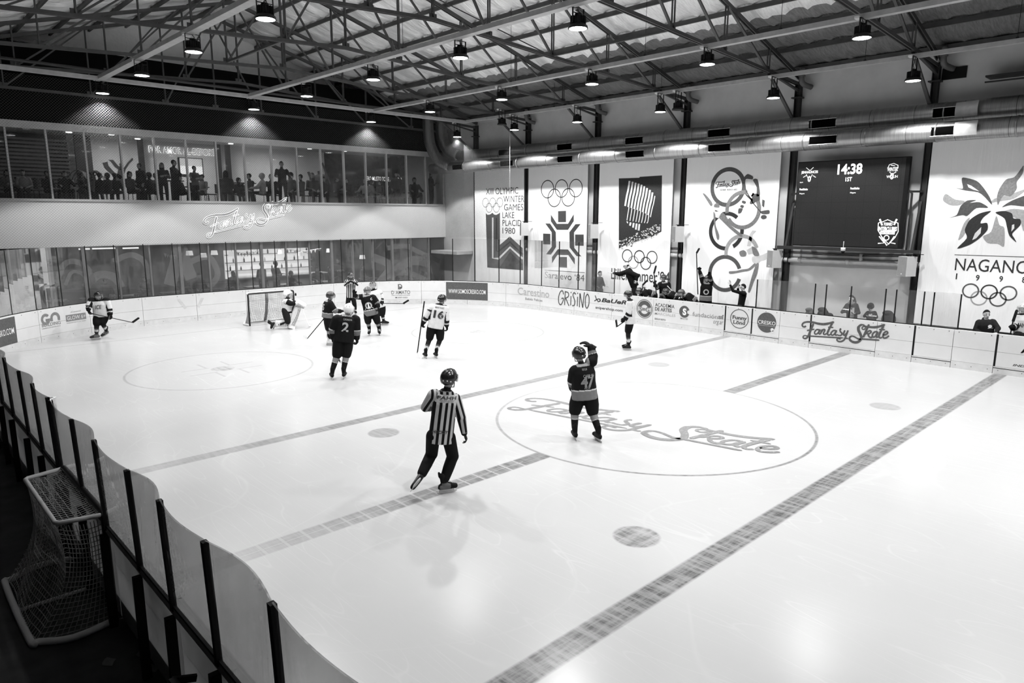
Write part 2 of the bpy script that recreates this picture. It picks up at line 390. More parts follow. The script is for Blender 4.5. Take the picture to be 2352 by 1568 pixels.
# ------------------------------------------------------------------ ice with painted lines under scratches
CX0, CY0 = 11.73, 8.12
def ice_material():
    t = NT('ice_sheet'); c = t.coords(); X, Y, Z = t.sep(c)
    def band(v, c0, hw, soft=0.02):
        d = t.math('ABSOLUTE', t.math('SUBTRACT', v, c0))
        return t.math('SUBTRACT', 1.0, t.math('DIVIDE', t.math('SUBTRACT', d, hw-soft), 2*soft, clamp=True), clamp=True)
    def radius(cx, cy):
        a = t.math('SUBTRACT', X, cx); b = t.math('SUBTRACT', Y, cy)
        return t.math('SQRT', t.math('ADD', t.math('MULTIPLY', a, a), t.math('MULTIPLY', b, b)))
    scr = t.noise(t.mapping(c, (7, 0.8, 1), (0, 0, .15)), 1.6, 6, .7)          # scratches mostly along the rink
    scr2 = t.noise(t.mapping(c, (0.9, 9, 1), (0, 0, .5)), 1.5, 6, .7)
    blot = t.noise(c, 0.35, 3)
    wear = t.math('MULTIPLY', t.math('MULTIPLY_ADD', scr, 4.2, -1.45, clamp=True), t.math('MULTIPLY_ADD', scr2, 3.4, -1.0, clamp=True))
    soft = t.math('MULTIPLY_ADD', wear, 0.45, 0.55)
    xfade = t.math('MULTIPLY_ADD', X, 0.045, 0.1, clamp=True)
    def mul(*a):
        r = a[0]
        for q in a[1:]: r = t.math('MULTIPLY', r, q)
        return r
    parts = []
    inside = t.math('GREATER_THAN', radius(CX0, CY0), 3.2)
    nearfade = t.math('MULTIPLY_ADD', X, 0.2, -0.35, clamp=True)
    parts.append(mul(band(Y, 4.1, .155), t.math('MULTIPLY_ADD', wear, .55, .42), 0.98))
    dash = t.math('GREATER_THAN', t.math('FRACT', t.math('MULTIPLY', X, 3.3)), 0.13)
    mid = t.math('GREATER_THAN', t.math('ABSOLUTE', t.math('SUBTRACT', Y, 8.12)), 0.008)
    chk = t.math('MAXIMUM', t.math('MULTIPLY', dash, mid), t.math('GREATER_THAN', X, 8.0))
    parts.append(mul(band(Y, 8.12, .165), soft, inside, t.math('MULTIPLY_ADD', chk, 0.6, 0.4), nearfade, 0.86))
    parts.append(mul(band(Y, 12.15, .15), soft, t.math('MULTIPLY_ADD', nearfade, .6, .3), 0.78))
    parts.append(mul(band(Y, 25.7, .04), soft, 0.35))
    ringfade = t.math('MULTIPLY_ADD', t.math('ADD', Y, t.math('MULTIPLY', X, .5)), -0.075, 1.6, clamp=True)
    parts.append(mul(band(radius(CX0, CY0), 3.2, .028, .012), t.math('MULTIPLY_ADD', wear, .4, .6), ringfade))
    for cx, cy in ((7.1, 19.0), (16.25, 18.85)):
        parts.append(mul(band(radius(cx, cy), 2.38, .03, .015), soft, 0.34)); parts.append(mul(band(radius(cx, cy), 0.0, .3), wear, 0.5))
        ax = t.math('ABSOLUTE', t.math('SUBTRACT', X, cx)); ay = t.math('ABSOLUTE', t.math('SUBTRACT', Y, cy))
        parts.append(mul(band(ax, .62, .36), band(ay, .32, .03), 0.2)); parts.append(mul(band(ay, .66, .34), band(ax, .32, .03), 0.2))
    parts.append(mul(band(radius(7.12, 5.07), 0, .31), t.math('MULTIPLY_ADD', wear, .8, .2), 0.78))
    parts.append(mul(band(radius(7.15, 11.13), 0, .3), soft, 0.5)); parts.append(mul(band(radius(16.33, 11.09), 0, .3), soft, 0.34))
    parts.append(mul(band(radius(16.35, 5.09), 0, .31), soft, 0.36))
    gx = t.math('LESS_THAN', t.math('ABSOLUTE', t.math('SUBTRACT', X, 11.68)), 1.5)
    crease = mul(t.math('LESS_THAN', radius(11.68, 25.7), 1.85), t.math('LESS_THAN', Y, 25.7), gx)
    parts.append(mul(crease, 0.12))
    m = parts[0]
    for q in parts[1:]: m = t.math('MAXIMUM', m, q)
    def marks(scale, lv, wd, seed, sx=1):
        nz = t.noise(t.mapping(c, (sx, 1, 1), (0, 0, seed), (seed*7, seed*3, 0)), scale, 1.2, .4)
        fr = t.math('ABSOLUTE', t.math('SUBTRACT', t.math('FRACT', t.math('MULTIPLY', nz, lv)), .5))
        return t.math('SUBTRACT', 1.0, t.math('DIVIDE', fr, wd, clamp=True), clamp=True)
    gate = t.math('MULTIPLY_ADD', t.noise(c, .6, 4, .7), 3.0, -1.1, clamp=True)
    arcs = t.math('MULTIPLY', t.math('MAXIMUM', t.math('MAXIMUM', marks(.10, 14, .03, .3, 9), marks(.12, 13, .03, 1.3, 8)), t.math('MAXIMUM', t.math('MULTIPLY', marks(.13, 9, .02, 2.3), .7), marks(.1, 16, .03, .75, 10))), gate)
    streak = t.math('POWER', t.math('MULTIPLY', t.noise(t.mapping(c, (2.2, .35, 1), (0, 0, .25)), 1.3, 7, .72), t.noise(t.mapping(c, (.4, 1.6, 1), (0, 0, .4)), 1.4, 7, .72)), 0.7)
    white = t.math('MULTIPLY_ADD', t.math('MULTIPLY_ADD', arcs, .4, t.math('MULTIPLY', streak, .12)), 0.13, t.math('MULTIPLY_ADD', blot, 0.04, 0.395))
    lines = t.math('MULTIPLY_ADD', scr2, 0.06, 0.02)
    t.set(base=t.mix(m, white, lines), rough=t.math('MULTIPLY_ADD', blot, .12, .18), spec=0.25)
    t.bump(arcs, 0.03, 0.004); return t.m
mb = MB(); ring = [rink_pt(s)[0] for s in samples(0, STOT, .4)]
mb.add([(p[0], p[1], 0.0) for p in ring], [tuple(range(len(ring)-1, -1, -1))])
ICE = struct('floor_ice', mb, ice_material(), label='scratched white ice sheet with painted lines and a centre circle', cat='ice')
mb = MB(); mb.add([(-1.0, -6, -0.02), (26, -6, -0.02), (26, 40, -0.02), (-1.0, 40, -0.02)], [(0, 1, 2, 3)])
struct('floor', mb, M_RUBBER)
# ------------------------------------------------------------------ walls
mb = MB(); mb.box((24.0, -6, -0.1), (24.25, 34, 9.2)); struct('wall_right', mb, M_CONC)
mb = MB(); mb.box((-1.0, 30.5, 2.95), (24.0, 30.85, 4.66)); struct('wall_end', mb, M_BAND)
mb = MB(); mb.box((-1.0, 30.55, 7.42), (24.0, 30.8, 10.1)); struct('wall_end_upper', mb, M_DARKWALL)
mb = MB(); mb.box((-1.0, 32.0, 7.65), (24.0, 32.1, 13.0)); struct('wall_gable', mb, foil('gable_foil', (.9, .98), .1, .5))
mb = MB(); mb.box((-1.3, -6, -0.1), (-1.0, 40, 9.5)); struct('wall_left', mb, M_DARKWALL)
mb = MB(); mb.box((-1.0, 36.0, -.1), (24.25, 36.2, 4.4)); struct('wall_cafe_back', mb, plain('cafe_wall', 0.12, .7, var=.2, scale=1.2))
mb = MB(); mb.box((7.3, 35.0, 4.6), (19.3, 35.2, 7.45)); struct('wall_upstairs_back', mb, plain('upstairs_wall', 0.72, .7, var=.02))
mb = MB(); mb.box((-1.0, 35.25, 4.6), (24.25, 35.4, 7.45)); struct('wall_upstairs_dark', mb, plain('upstairs_dark_wall', 0.05, .7, var=.2))
mb = MB(); mb.box((-1.0, 30.86, 4.35), (24.0, 36.0, 4.6)); struct('floor_upstairs', mb, plain('upstairs_floor', 0.15, .6))
mb = MB(); mb.box((-1.0, 30.82, 7.45), (24.0, 36.0, 7.6)); struct('ceiling_upstairs', mb, plain('upstairs_ceiling', 0.5, .7, var=.02))
mb = MB(); mb.box((-1.0, 30.86, 2.9), (24.0, 36.0, 3.0)); struct('ceiling_cafe', mb, plain('cafe_ceiling', 0.1, .7))
# slatted dark partition upstairs, on the left
for i in range(14):
    pass
# upper window band: frame rails, mullions and a pane each
MUL_UP = [4.51+1.2115*k for k in range(-4, 17)]
mb = MB(); mb.box((-1, 30.42, 7.17), (23.95, 30.6, 7.42)); struct('trim_1', mb, M_FRAME)
mb = MB(); mb.box((-1, 30.42, 4.64), (23.95, 30.6, 4.72)); struct('trim_2', mb, M_FRAME)
for i, x in enumerate(MUL_UP[:-1]):
    a, b = x, MUL_UP[i+1]
    w = MB(); w.box((a-.03, 30.44, 4.72), (a+.03, 30.58, 7.17))
    fr = struct('window_%d' % (i+1), w, M_FRAME)
    p = MB(); p.box((a+.03, 30.50, 4.72), (b-.03, 30.512, 7.17)); part('pane', p, M_WINUP, fr)
mb = MB(); mb.box((23.84, 30.44, 4.72), (23.92, 30.58, 7.17)); struct('trim_3', mb, M_FRAME)
# lower shop windows
MUL_LO = [4.19+1.17*k for k in range(-4, 18)]
for i, x in enumerate(MUL_LO[:-1]):
    a, b = x, MUL_LO[i+1]; wd = .03 if i % 3 else .06
    w = MB(); w.box((a-wd, 30.6, 0), (a+wd, 30.72, 2.95))
    fr = struct('window_%d' % (i+31), w, plain('cafe_window_frame', .2, .5))
    p = MB(); p.box((a+wd, 30.65, 0), (b-.055, 30.662, 2.95)); part('pane', p, M_WINDOW, fr)
# columns against the right wall
for i, y in enumerate([27.75, 23.98, 19.76, 15.39, 11.09, 6.96, 2.8]):
    mb = MB(); mb.box((23.78, y-.09, 0), (23.99, y-.07, 8.6)); mb.box((23.78, y+.07, 0), (23.99, y+.09, 8.6)); mb.box((23.87, y-.07, 0), (23.9, y+.07, 8.6))
    mb.box((23.7, y-.16, 8.05), (24, y+.16, 8.09))
    struct('column_%d' % (i+1), mb, M_COL)
# ================================================================== dasher boards
SEAMS = [1.7+2*k for k in range(0, 12)]+[25.7, 27.75, 29.75, 31.73, 33.7, 35.63, 37.62, 39.62, 41.62, 43.67, 45.7, 47.78, 50.0, 52, 54, 56, 58, 60, 62, 63, 64, 65, 66, 68, 69, 70, 71, 72.3, 74.3, 76.3, 78.3]
ADS_AT = {29.75: 'end of the dark web address sign', 31.73: 'arched building logo and a small plaque', 45.7: 'estate agent lettering with a phone number', 47.78: 'left part of the dark web address sign',
          50.0: 'right part of the dark web address sign', 52: 'grey word over two small words', 54: 'first half of the brush lettering', 56: 'last half of the brush lettering and a slanted sports logo',
          58: 'black web address fading to the right', 60: 'martial arts lettering beside a round seal', 62: 'fine grey foundation name', 63: 'tail of the foundation name', 64: 'round outlined playground logo',
          65: 'solid dark disc', 66: 'beginning of the large script logo', 68: 'middle of the large script logo', 69: 'end of the large script logo', 70: 'nothing on it, right of the large script logo',
          71: 'nothing on it, below the man in the dark hooded jacket', 72.3: 'cut off black lettering at the right edge'}
def _transl():
    t = NT('translucent_board'); tl = t.n.new('ShaderNodeBsdfTranslucent'); mx = t.n.new('ShaderNodeMixShader'); mx.inputs[0].default_value = .3
    t.set(base=.6, rough=.5); f = t.noise(t.coords(), 1.6, 4); t.l.new(t.ramp(f, [(.3, .5), (.7, .85)]), tl.inputs[0]); t.l.new(t.b.outputs[0], mx.inputs[1]); t.l.new(tl.outputs[0], mx.inputs[2]); t.l.new(mx.outputs[0], t.out.inputs[0]); return t.m
M_TRANSL = _transl()
DOORS = (63, 64, 66, 69, 71)
PANELS = {}
def side_word(s):
    return 'near left' if s < 25 else 'far left corner' if s < 36 else 'far end' if s < 43 else 'far right corner' if s < 54 else 'right side'
cnt = {}
for s0, s1 in zip(SEAMS[:-1], SEAMS[1:]):
    w = side_word(s0); cnt[w] = cnt.get(w, 0)+1
    c, n = rink_pt((s0+s1)/2)
    near = s0 < 25
    if s0 in ADS_AT: lab = 'white %s board: %s' % (w, ADS_AT[s0])
    elif near: lab = 'near left board seen from behind, %s from the camera' % ORD[cnt[w]-1]
    else: lab = 'plain white %s board, %s from the left' % (w, ORD[cnt[w]-1])
    t = thing('dasher_board', lab, 'rink board', (c[0], c[1], 0), 'rink boards'); PANELS[s0] = t
    g = 0.006; door = s0 in DOORS
    mb = MB(); wall_strip(mb, s0+g, s1-g, -0.03, 0.0, 0.205, 0.592); wall_strip(mb, s0+g, s1-g, -0.03, 0.0, 0.598, BH); part('facing', mb, M_TRANSL if near else M_BOARD, t)
    mb = MB(); wall_strip(mb, s0+g, s1-g, -0.03, 0.006, 0.0, 0.20); part('kick_plate', mb, M_KICK, t)
    mb = MB(); wall_strip(mb, s0+.002, s1-.002, -0.11 if near else -.09, -0.03, BH-.06, BH+.005); part('top_rail', mb, plain('board_rail_near', .45, .45) if near else plain('board_rail', .6, .45), t)
    mb = MB(); wall_strip(mb, s0, s1, -0.04, -0.0305, 0.0, BH-.06)
    if not near: part('backing', mb, M_BLACK, t)
    if door:
        mb = MB(); wall_strip(mb, s0+.0, s0+.045, -.02, .003, .15, BH); wall_strip(mb, s0, s1, -.02, .008, .150, .168); part('door_gap', mb, M_BLACK, t)
    mb = MB()
    for s in samples(s0+.12, s1-.12, .6):
        p, q = rink_pt(s)
        for z in (0.1, 1.02): mb.ball((p[0]+q[0]*.004, p[1]+q[1]*.004, z), .012, 6)
    part('bolt', mb, M_INKD, t, kind='stuff')
def advert(s, mb, mat, label, name='advert'):
    k = max(q for q in PANELS if q <= s); return part(name, mb, mat, PANELS[k], label)
B = board_fn(0.004); B2 = board_fn(0.007)
def ad_text(s, body, u0, u1, v0, v1, mat, label, bold=0.0, shear=0.0, fn=B):
    mb = MB(); write(mb, body, fn, u0, v0, u1-u0, v1-v0, bold, shear); return advert(s, mb, mat, label)
def strip_patch(mb, u0, u1, v0, v1, fn, n=10):
    for i in range(n):
        a = u0+(u1-u0)*i/n; b = u0+(u1-u0)*(i+1)/n
        mb.add([fn(a, v0), fn(b, v0), fn(b, v1), fn(a, v1)], [(0, 1, 2, 3)])
# --- far left corner
mb = MB(); strip_patch(mb, 28.4, 30.72, .2, 1.03, B); advert(30, mb, M_INKD, 'dark web address sign', 'sign')
ad_text(30, 'WWW.SOMOSCRESKO.COM', 28.5, 30.62, .51, .70, M_WHITE, 'white web address', .02, fn=B2)
mb = MB(); disc(mb, (32.0, .74), .19, B, 24, .095, a0=40, a1=360); strip_patch(mb, 32.0, 32.2, .66, .75, B, 2)
disc(mb, (32.38, .74), .19, B, 24, .095, a0=0, a1=180); strip_patch(mb, 32.19, 32.285, .64, .76, B, 1); strip_patch(mb, 32.475, 32.57, .64, .76, B, 1)
advert(32, mb, M_INKM, 'arched GO letters', 'logo')
ad_text(32, 'BUILDING', 31.82, 32.57, .5, .61, M_INKM, 'grey word', .02); ad_text(32, 'DESARROLLOS INMOBILIARIOS', 31.82, 32.55, .43, .465, M_INKM, 'small grey line')
mb = MB(); strip_patch(mb, 32.79, 33.55, .54, .765, B, 4); advert(33, mb, M_INKM, 'grey plaque', 'sign')
ad_text(33, 'GLOW 6+', 32.83, 33.53, .585, .72, M_BOARD, 'pale word on the plaque', .03, fn=B2); ad_text(33, '¡Conocé!', 33.0, 33.38, .81, .88, M_INKM, 'small grey word')
ad_text(33, 'EMPRENDIMIENTO EN VENTA', 32.8, 33.53, .47, .50, M_INKM, 'small grey line')
mb = MB(); poly(mb, [(36.9, .9), (37.0, .92), (37.25, .55), (37.15, .5)], B); advert(36.8, mb, plain('old_glue_mark', .56, .5), 'faint glue mark', 'glue_mark'); mb = MB(); poly(mb, [(37.8, .9), (37.92, .88), (37.72, .5), (37.62, .55)], B); advert(36.8, mb, plain('old_glue_mark', .56, .5), 'faint glue mark', 'glue_mark')
# --- far right corner
ad_text(46, 'D´AMATO', 46.37, 47.25, .46, .63, M_INKD, 'dark word', .012); ad_text(46, 'PROPIEDADES', 46.38, 47.24, .385, .425, M_INKD, 'small spaced word'); ad_text(46, '●2007-2221', 46.54, 47.12, .27, .325, M_INKD, 'phone number', .02)
mb = MB(); stroke(mb, [(46.71, .70), (46.71, .92)], .05, B, 1); disc(mb, (46.76, .815), .125, B, 20, .085, a0=-90, a1=90); strip_patch(mb, 46.68, 46.78, .69, .73, B, 1); strip_patch(mb, 46.68, 46.78, .90, .935, B, 1)
poly(mb, [(46.73, .74), (46.88, .74), (46.84, .83), (46.80, .79), (46.77, .85)], B); advert(46, mb, M_INKD, 'round letter D emblem', 'logo')
mb = MB(); strip_patch(mb, 48.96, 50.0, .215, 1.035, B, 6); advert(49, mb, M_INKD, 'dark sign', 'sign'); mb = MB(); strip_patch(mb, 50.0, 51.04, .215, 1.035, B, 6); advert(50.2, mb, M_INKD, 'dark sign', 'sign')
ad_text(49, 'WWW.SOMOSCRESKO.COM', 49.08, 50.93, .5, .70, M_WHITE, 'white web address', .02, fn=B2)
# --- right side
ad_text(53, 'Carestino', 52.66, 54.55, .6, .93, M_INKL, 'grey word', .01); ad_text(53, 'Bebés Felices', 53.1, 54.14, .39, .5, M_INKM, 'small grey words', .012)
gr = MB()
def hand(letter, u0, w):
    S = {'G': [[(.9, .75), (.75, .98), (.35, .9), (.05, .5), (.15, .1), (.5, .02), (.85, .3), (.9, .48), (.55, .45)]], 'R': [[(.1, .02), (.2, .95)], [(.12, .95), (.75, .9), (.8, .65), (.25, .5)], [(.3, .5), (.95, .0)]],
         'I': [[(.5, .05), (.55, .7)], [(.5, .9), (.6, .98)]], 'S': [[(.9, .85), (.5, .95), (.25, .75), (.7, .4), (.6, .1), (.1, .05)]], 'N': [[(.1, .0), (.15, .95)], [(.15, .95), (.7, .0)], [(.7, .0), (.95, 1.05)]], 'O': [[(.5, .97), (.1, .7), (.1, .2), (.45, .0), (.85, .3), (.85, .75), (.5, .97)]]}[letter]
    for p in S: stroke(gr, [(u0+a*w, .36+b*.62) for a, b in p], .052, B, 5)
for l, u, w in (('G', 55.09, .33), ('R', 55.43, .3), ('I', 55.73, .16), ('S', 55.87, .24), ('I', 56.1, .16), ('N', 56.27, .3), ('O', 56.6, .25)): hand(l, u, w)
advert(55.2, gr, M_INKD, 'brush lettering', 'advert')
mb = MB()
for a in ([(57.14, .93), (57.2, .8), (57.3, .70)], [(57.1, .7), (57.3, .8), (57.4, .78), (57.4, .72), (57.28, .68)], [(57.39, .82), (57.4, .7)]): stroke(mb, a, .04, B, 4)
advert(57.2, mb, M_INK, 'looped x emblem', 'logo')
ad_text(57.5, 'BaUeR', 57.47, 58.75, .69, .86, M_INK, 'slanted black word', .035, .25); ad_text(57.6, 'snipershop.com', 57.17, 58.57, .36, .5, M_INK, 'black web address', .02)
mb = MB(); disc(mb, (59.6, .62), .37, B, 36, .345); disc(mb, (59.6, .62), .32, B, 36, .30); advert(59.2, mb, M_INKD, 'round seal', 'seal')
mb = MB(); disc(mb, (59.6, .62), .30, B, 32, .16, a0=15, a1=165); disc(mb, (59.6, .62), .3, B, 32, .2, a0=200, a1=340)
advert(59.2, mb, M_INKD, 'dark arcs of the seal', 'seal_arc'); ad_text(59.2, 'S=G', 59.36, 59.84, .5, .7, M_INKM, 'letters of the seal', .04, fn=B2)
ad_text(60.1, 'ACADEMIA', 60.08, 60.94, .765, .9, M_INK, 'black word', .03); ad_text(60.1, 'DE ARTES', 60.08, 60.83, .61, .74, M_INKD, 'dark words', .03); ad_text(60.1, 'MARCIALES', 60.08, 61.0, .45, .545, M_INKL, 'worn grey word', .02)
ad_text(60.1, 'SEGUI RETO', 60.08, 60.58, .26, .325, M_INKD, 'small dark words', .02)
mb = MB(); disc(mb, (61.37, .69), .22, B, 30, .12, a0=20, a1=340); disc(mb, (61.37, .69), .125, B, 24); advert(61.3, mb, M_INKD, 'round dark emblem', 'logo')
ad_text(61.3, 'S', 61.3, 61.46, .56, .82, M_WHITE, 'white letter', .05, fn=B2); ad_text(61.3, '·MASTER·', 61.2, 61.55, .4, .46, M_INKM, 'worn word', .01)
ad_text(62.0, 'fundación', 61.72, 62.73, .565, .725, M_INKM, 'fine grey word'); ad_text(62.7, 'sí', 62.75, 62.98, .575, .735, M_INKM, 'bold grey word', .035); ad_text(62.6, 'org.ar', 62.57, 62.96, .34, .5, M_INKM, 'handwritten grey word', 0, .3)
mb = MB(); disc(mb, (63.56, .665), .345, B, 40, .318, ry=.335); advert(63.3, mb, M_INKD, 'dark ring', 'logo_ring'); ad_text(63.3, 'Funny', 63.3, 63.84, .6, .77, M_INKD, 'rounded word', .04); ad_text(63.3, 'Lönd', 63.34, 63.78, .47, .6, M_INKD, 'rounded word with a hook below', .035)
mb = MB(); disc(mb, (64.55, .65), .335, B, 40, ry=.34); advert(64.2, mb, M_INKD, 'solid dark disc', 'logo_disc'); ad_text(64.2, 'CRESKO', 64.25, 64.86, .585, .71, M_WHITE, 'white word', .006, fn=B2)
mb = MB(); strip_patch(mb, 64.23, 64.87, .54, .547, B2, 3); disc(mb, (64.76, .43), .06, B2, 14); poly(mb, [(64.72, .36), (64.80, .42), (64.84, .34), (64.75, .31)], B2); advert(64.2, mb, M_BOARD, 'white cut of the disc', 'logo_cut')
ad_text(72.4, 'A', 71.56, 71.68, .64, .79, M_INK, 'black slanted letter', .05, .25)
ad_text(72.4, 'AGUA', 71.56, 72.2, .64, .79, M_INK, 'black slanted word', .05, .25); ad_text(72.4, 'INDUSTRIAL', 71.43, 72.25, .27, .33, M_INKD, 'dark slanted word', .03, .25)
# --- script logo traced from the boards (u to the right, v up, metres on the board)
K = 5.843
RAW = [([(125, 165), (105, 178), (80, 170), (75, 145), (100, 120), (150, 111), (215, 117), (290, 135), (360, 142), (430, 132), (503, 112)], [18, 18, 18, 18, 18, 19, 22, 24, 25, 22, 8]),
       ([(225, 135), (200, 190), (180, 240), (160, 290), (135, 325), (105, 335), (85, 320), (95, 298), (122, 295), (143, 303)], [22, 23, 23, 21, 18, 16, 14, 12, 12, 10]), ([(135, 228), (180, 220), (238, 208)], [14]),
       ([(306, 218), (268, 215), (240, 248), (248, 275), (280, 266), (304, 226)], [15]), ([(316, 208), (297, 262), (318, 276)], [17]),
       ([(342, 208), (318, 278)], [16]), ([(326, 255), (357, 214), (378, 220), (358, 268), (380, 280), (402, 262)], [15]),
       ([(478, 128), (440, 195), (412, 262), (426, 288), (450, 280), (468, 262)], [20, 20, 18, 15, 13]), ([(418, 182), (494, 185)], [13]),
       ([(530, 228), (492, 228), (460, 262), (474, 290), (504, 276), (526, 235)], [15]), ([(538, 222), (514, 276), (540, 292)], [17]),
       ([(598, 203), (582, 214), (584, 238), (606, 264), (592, 292), (552, 288), (545, 276)], [18, 14, 15, 15, 13, 12]),
       ([(648, 222), (626, 276), (648, 288), (676, 258)], [17]), ([(690, 222), (664, 290), (640, 345), (602, 372), (560, 372), (538, 350), (556, 335), (592, 345)], [17, 17, 16, 16, 15, 12, 10]),
       ([(165, 300), (400, 314), (630, 326)], [14]), ([(655, 330), (692, 333)], [14]),
       ([(922, 192), (905, 212), (880, 205), (880, 183), (905, 172), (925, 182), (922, 192)], [11]), ([(912, 158), (868, 150), (832, 178), (830, 225), (856, 278), (866, 330), (835, 372), (790, 386), (742, 374), (708, 340), (728, 303), (770, 308), (820, 336), (866, 345)], [15, 20, 26, 26, 25, 24, 24, 24, 22, 18, 14, 14, 16]),
       ([(905, 165), (970, 178), (1040, 183), (1110, 172), (1188, 146)], [14, 20, 22, 20, 8]), ([(972, 143), (945, 200), (918, 260), (892, 318)], [19]),
       ([(920, 282), (955, 242), (985, 228), (1000, 245), (975, 268), (945, 270)], [14]), ([(955, 268), (972, 308), (1002, 320), (1016, 305)], [16]),
       ([(1084, 244), (1046, 246), (1016, 282), (1026, 314), (1056, 302), (1080, 252)], [15]), ([(1092, 240), (1068, 300), (1092, 320)], [17]),
       ([(1168, 160), (1134, 225), (1104, 295), (1118, 326), (1146, 316)], [20, 19, 17, 14]), ([(1104, 212), (1188, 216)], [13]),
       ([(1160, 288), (1198, 280), (1222, 256), (1202, 238), (1166, 268), (1158, 310), (1178, 328), (1214, 316), (1240, 294)], [15]), ([(860, 338), (1000, 348), (1112, 356)], [14])]
def _bl(x, y):
    p = on(1830+x/K, 720+y/K, 0, 21.996); return (53.8026+(21.48-p[1]), p[2])
def _scale():
    a = _bl(600, 250); b = _bl(700, 250); c = _bl(600, 350); return (b[0]-a[0])/100, (a[1]-c[1])/100
_su, _sv = _scale(); _sm = .5*(_su+_sv)
LOGO = [([_bl(*p) for p in pts], [w*_sm for w in ws]) for pts, ws in RAW]
_all = np.array([p for pts, _ in LOGO for p in pts]); LG0, LG1 = _all.min(0), _all.max(0); LGW = LG1[0]-LG0[0]
def logo(fn, width, thick=1.0, skip=(), lift=(0, 0, 0)):
    """script logo scaled to a width; fn(u, v) with u in 0..width; crossing strokes lie a hair above each other"""
    mb = MB(); k = width/LGW; f0 = fn
    for i, (pts, ws) in enumerate(LOGO):
        if i in skip: continue
        fn = lambda u, v, i=i: tuple(np.array(f0(u, v))+np.array(lift)*i)
        stroke(mb, [((p[0]-LG0[0])*k, (p[1]-LG0[1])*k) for p in pts], [w*k*thick for w in ws], fn, 5, True)
    return mb
mb = MB(); allm = logo(lambda u, v: B(LG0[0]+u, LG0[1]+v), LGW, 1.4, lift=(-.0003, 0, 0)); advert(67, allm, M_INKD, 'large dark script logo', 'script_logo')
# painted script logo in the centre circle
def ice_logo_mat():
    t = NT('ice_logo_paint'); f = t.noise(t.mapping(t.coords(), (3, 9, 1), (0, 0, .4)), 2.0, 6, .7)
    t.set(base=t.ramp(f, [(.32, .3), (.5, .15), (.66, .24)]), rough=.3, spec=.3); return t.m
p0 = ice_pt(1172, 930); p1 = ice_pt(1775, 1062); e = p1-p0; el = np.linalg.norm(e[:2]); ex = e/el; ey = np.array([-ex[1], ex[0], 0])
_k = el/LGW
lm = logo(lambda u, v: tuple(p0+ex*u*.985+ey*(v*.95-LGW*_k*.045)+np.array([0, 0, .002])), el*1.0, 1.25, lift=(0, 0, .0002))
part('script_logo', lm, ice_logo_mat(), ICE, 'grey script logo painted in the centre circle')
# ================================================================== glass and posts above the boards
POST = {}
def glass_run(ss, top, mat, lab_post, lab_pane, group, bulge=0.0, lean=0.0, w=0.022, jump=(), go=.06):
    for i, s in enumerate(ss):
        p, n = rink_pt(s); q = p-n*go
        mb = MB(); mb.bar((q[0], q[1], BH-.02), (q[0]-n[0]*lean, q[1]-n[1]*lean, top), w*2, w*1.6, up=(n[0], n[1], 0))
        solo('glass_stanchion', mb, M_BLACK, lab_post % ORD[i], 'post', (q[0], q[1], BH), group+' posts')
    for i, (a, b) in enumerate(zip(ss[:-1], ss[1:])):
        if i in jump: continue
        c, n = rink_pt((a+b)/2); q = c-n*go
        sg = 1 if i % 2 else -.55
        t = thing('plexiglass_sheet', lab_pane % ORD[i], 'glass pane', (q[0], q[1], BH), group)
        mb = MB(); wall_strip(mb, a+.01, b-.01, -go-.006, -go+.006, BH+.005, top+.01, ofn=(lambda k: bulge*sg*math.sin(math.pi*k)-lean) if (bulge or lean) else None); part('sheet', mb, mat, t, smooth=False)
        mb = MB(); wall_strip(mb, a+.01, b-.01, -go-.012, -go+.012, BH+.005, BH+.03); part('gasket', mb, M_BLACK, t)
def s_of_y_right(y): return 53.8026+(21.48-y)
FAR = [26.7+1.005*k for k in range(0, 28)]
FAR = [s for s in FAR if s < 54.2]+[54.02+.02]
FARY = [28.05, 26.47, 24.95, 23.53, 22.28, 21.23, 20.12, 19.09]
glass_run([26.6+1.03*k for k in range(0, 22)], 3.07, M_GLASS, 'tall black glass post behind the far boards, %s from the left', 'tall glass pane behind the far boards, %s from the left', 'tall far glass', w=.014)
glass_run([49.29, 50.37, 51.6, 52.75, 54.02, 55.06, 56.15, 57.1], 3.06, M_GLASS, 'tall black glass post in front of the banners, %s from the left', 'tall glass pane in front of the banners, %s from the left', 'tall corner glass', w=.018)
glass_run([57.12, 58.06], 2.09, M_GLASS, 'low black glass post by the bench, %s from the left', 'low glass pane by the bench, %s from the left', 'bench end glass', w=.014)
glass_run([64.1, 66.05, 66.4, 67.15, 68.13, 68.42, 69.15, 69.4, 70.06], 2.06, M_GLASS, 'low black glass post below the scoreboard, %s from the left', 'low glass pane below the scoreboard, %s from the left', 'low glass below the scoreboard', w=.016)
LY = [-1.7, -.6, .45, 1.5, 2.5, 3.59, 4.64, 5.59, 6.47, 7.59, 8.55, 9.62, 9.8, 10.77, 11.78, 13.05, 14.1, 15.2, 16.3, 17.4, 18.5]
glass_run([y+4.0 for y in LY], 2.0, M_GLASSL, 'black glass post on the near left boards, %s from the camera', 'bowed clear pane on the near left boards, %s from the camera', 'near left glass', bulge=.07, lean=.03, w=.026, go=.1)
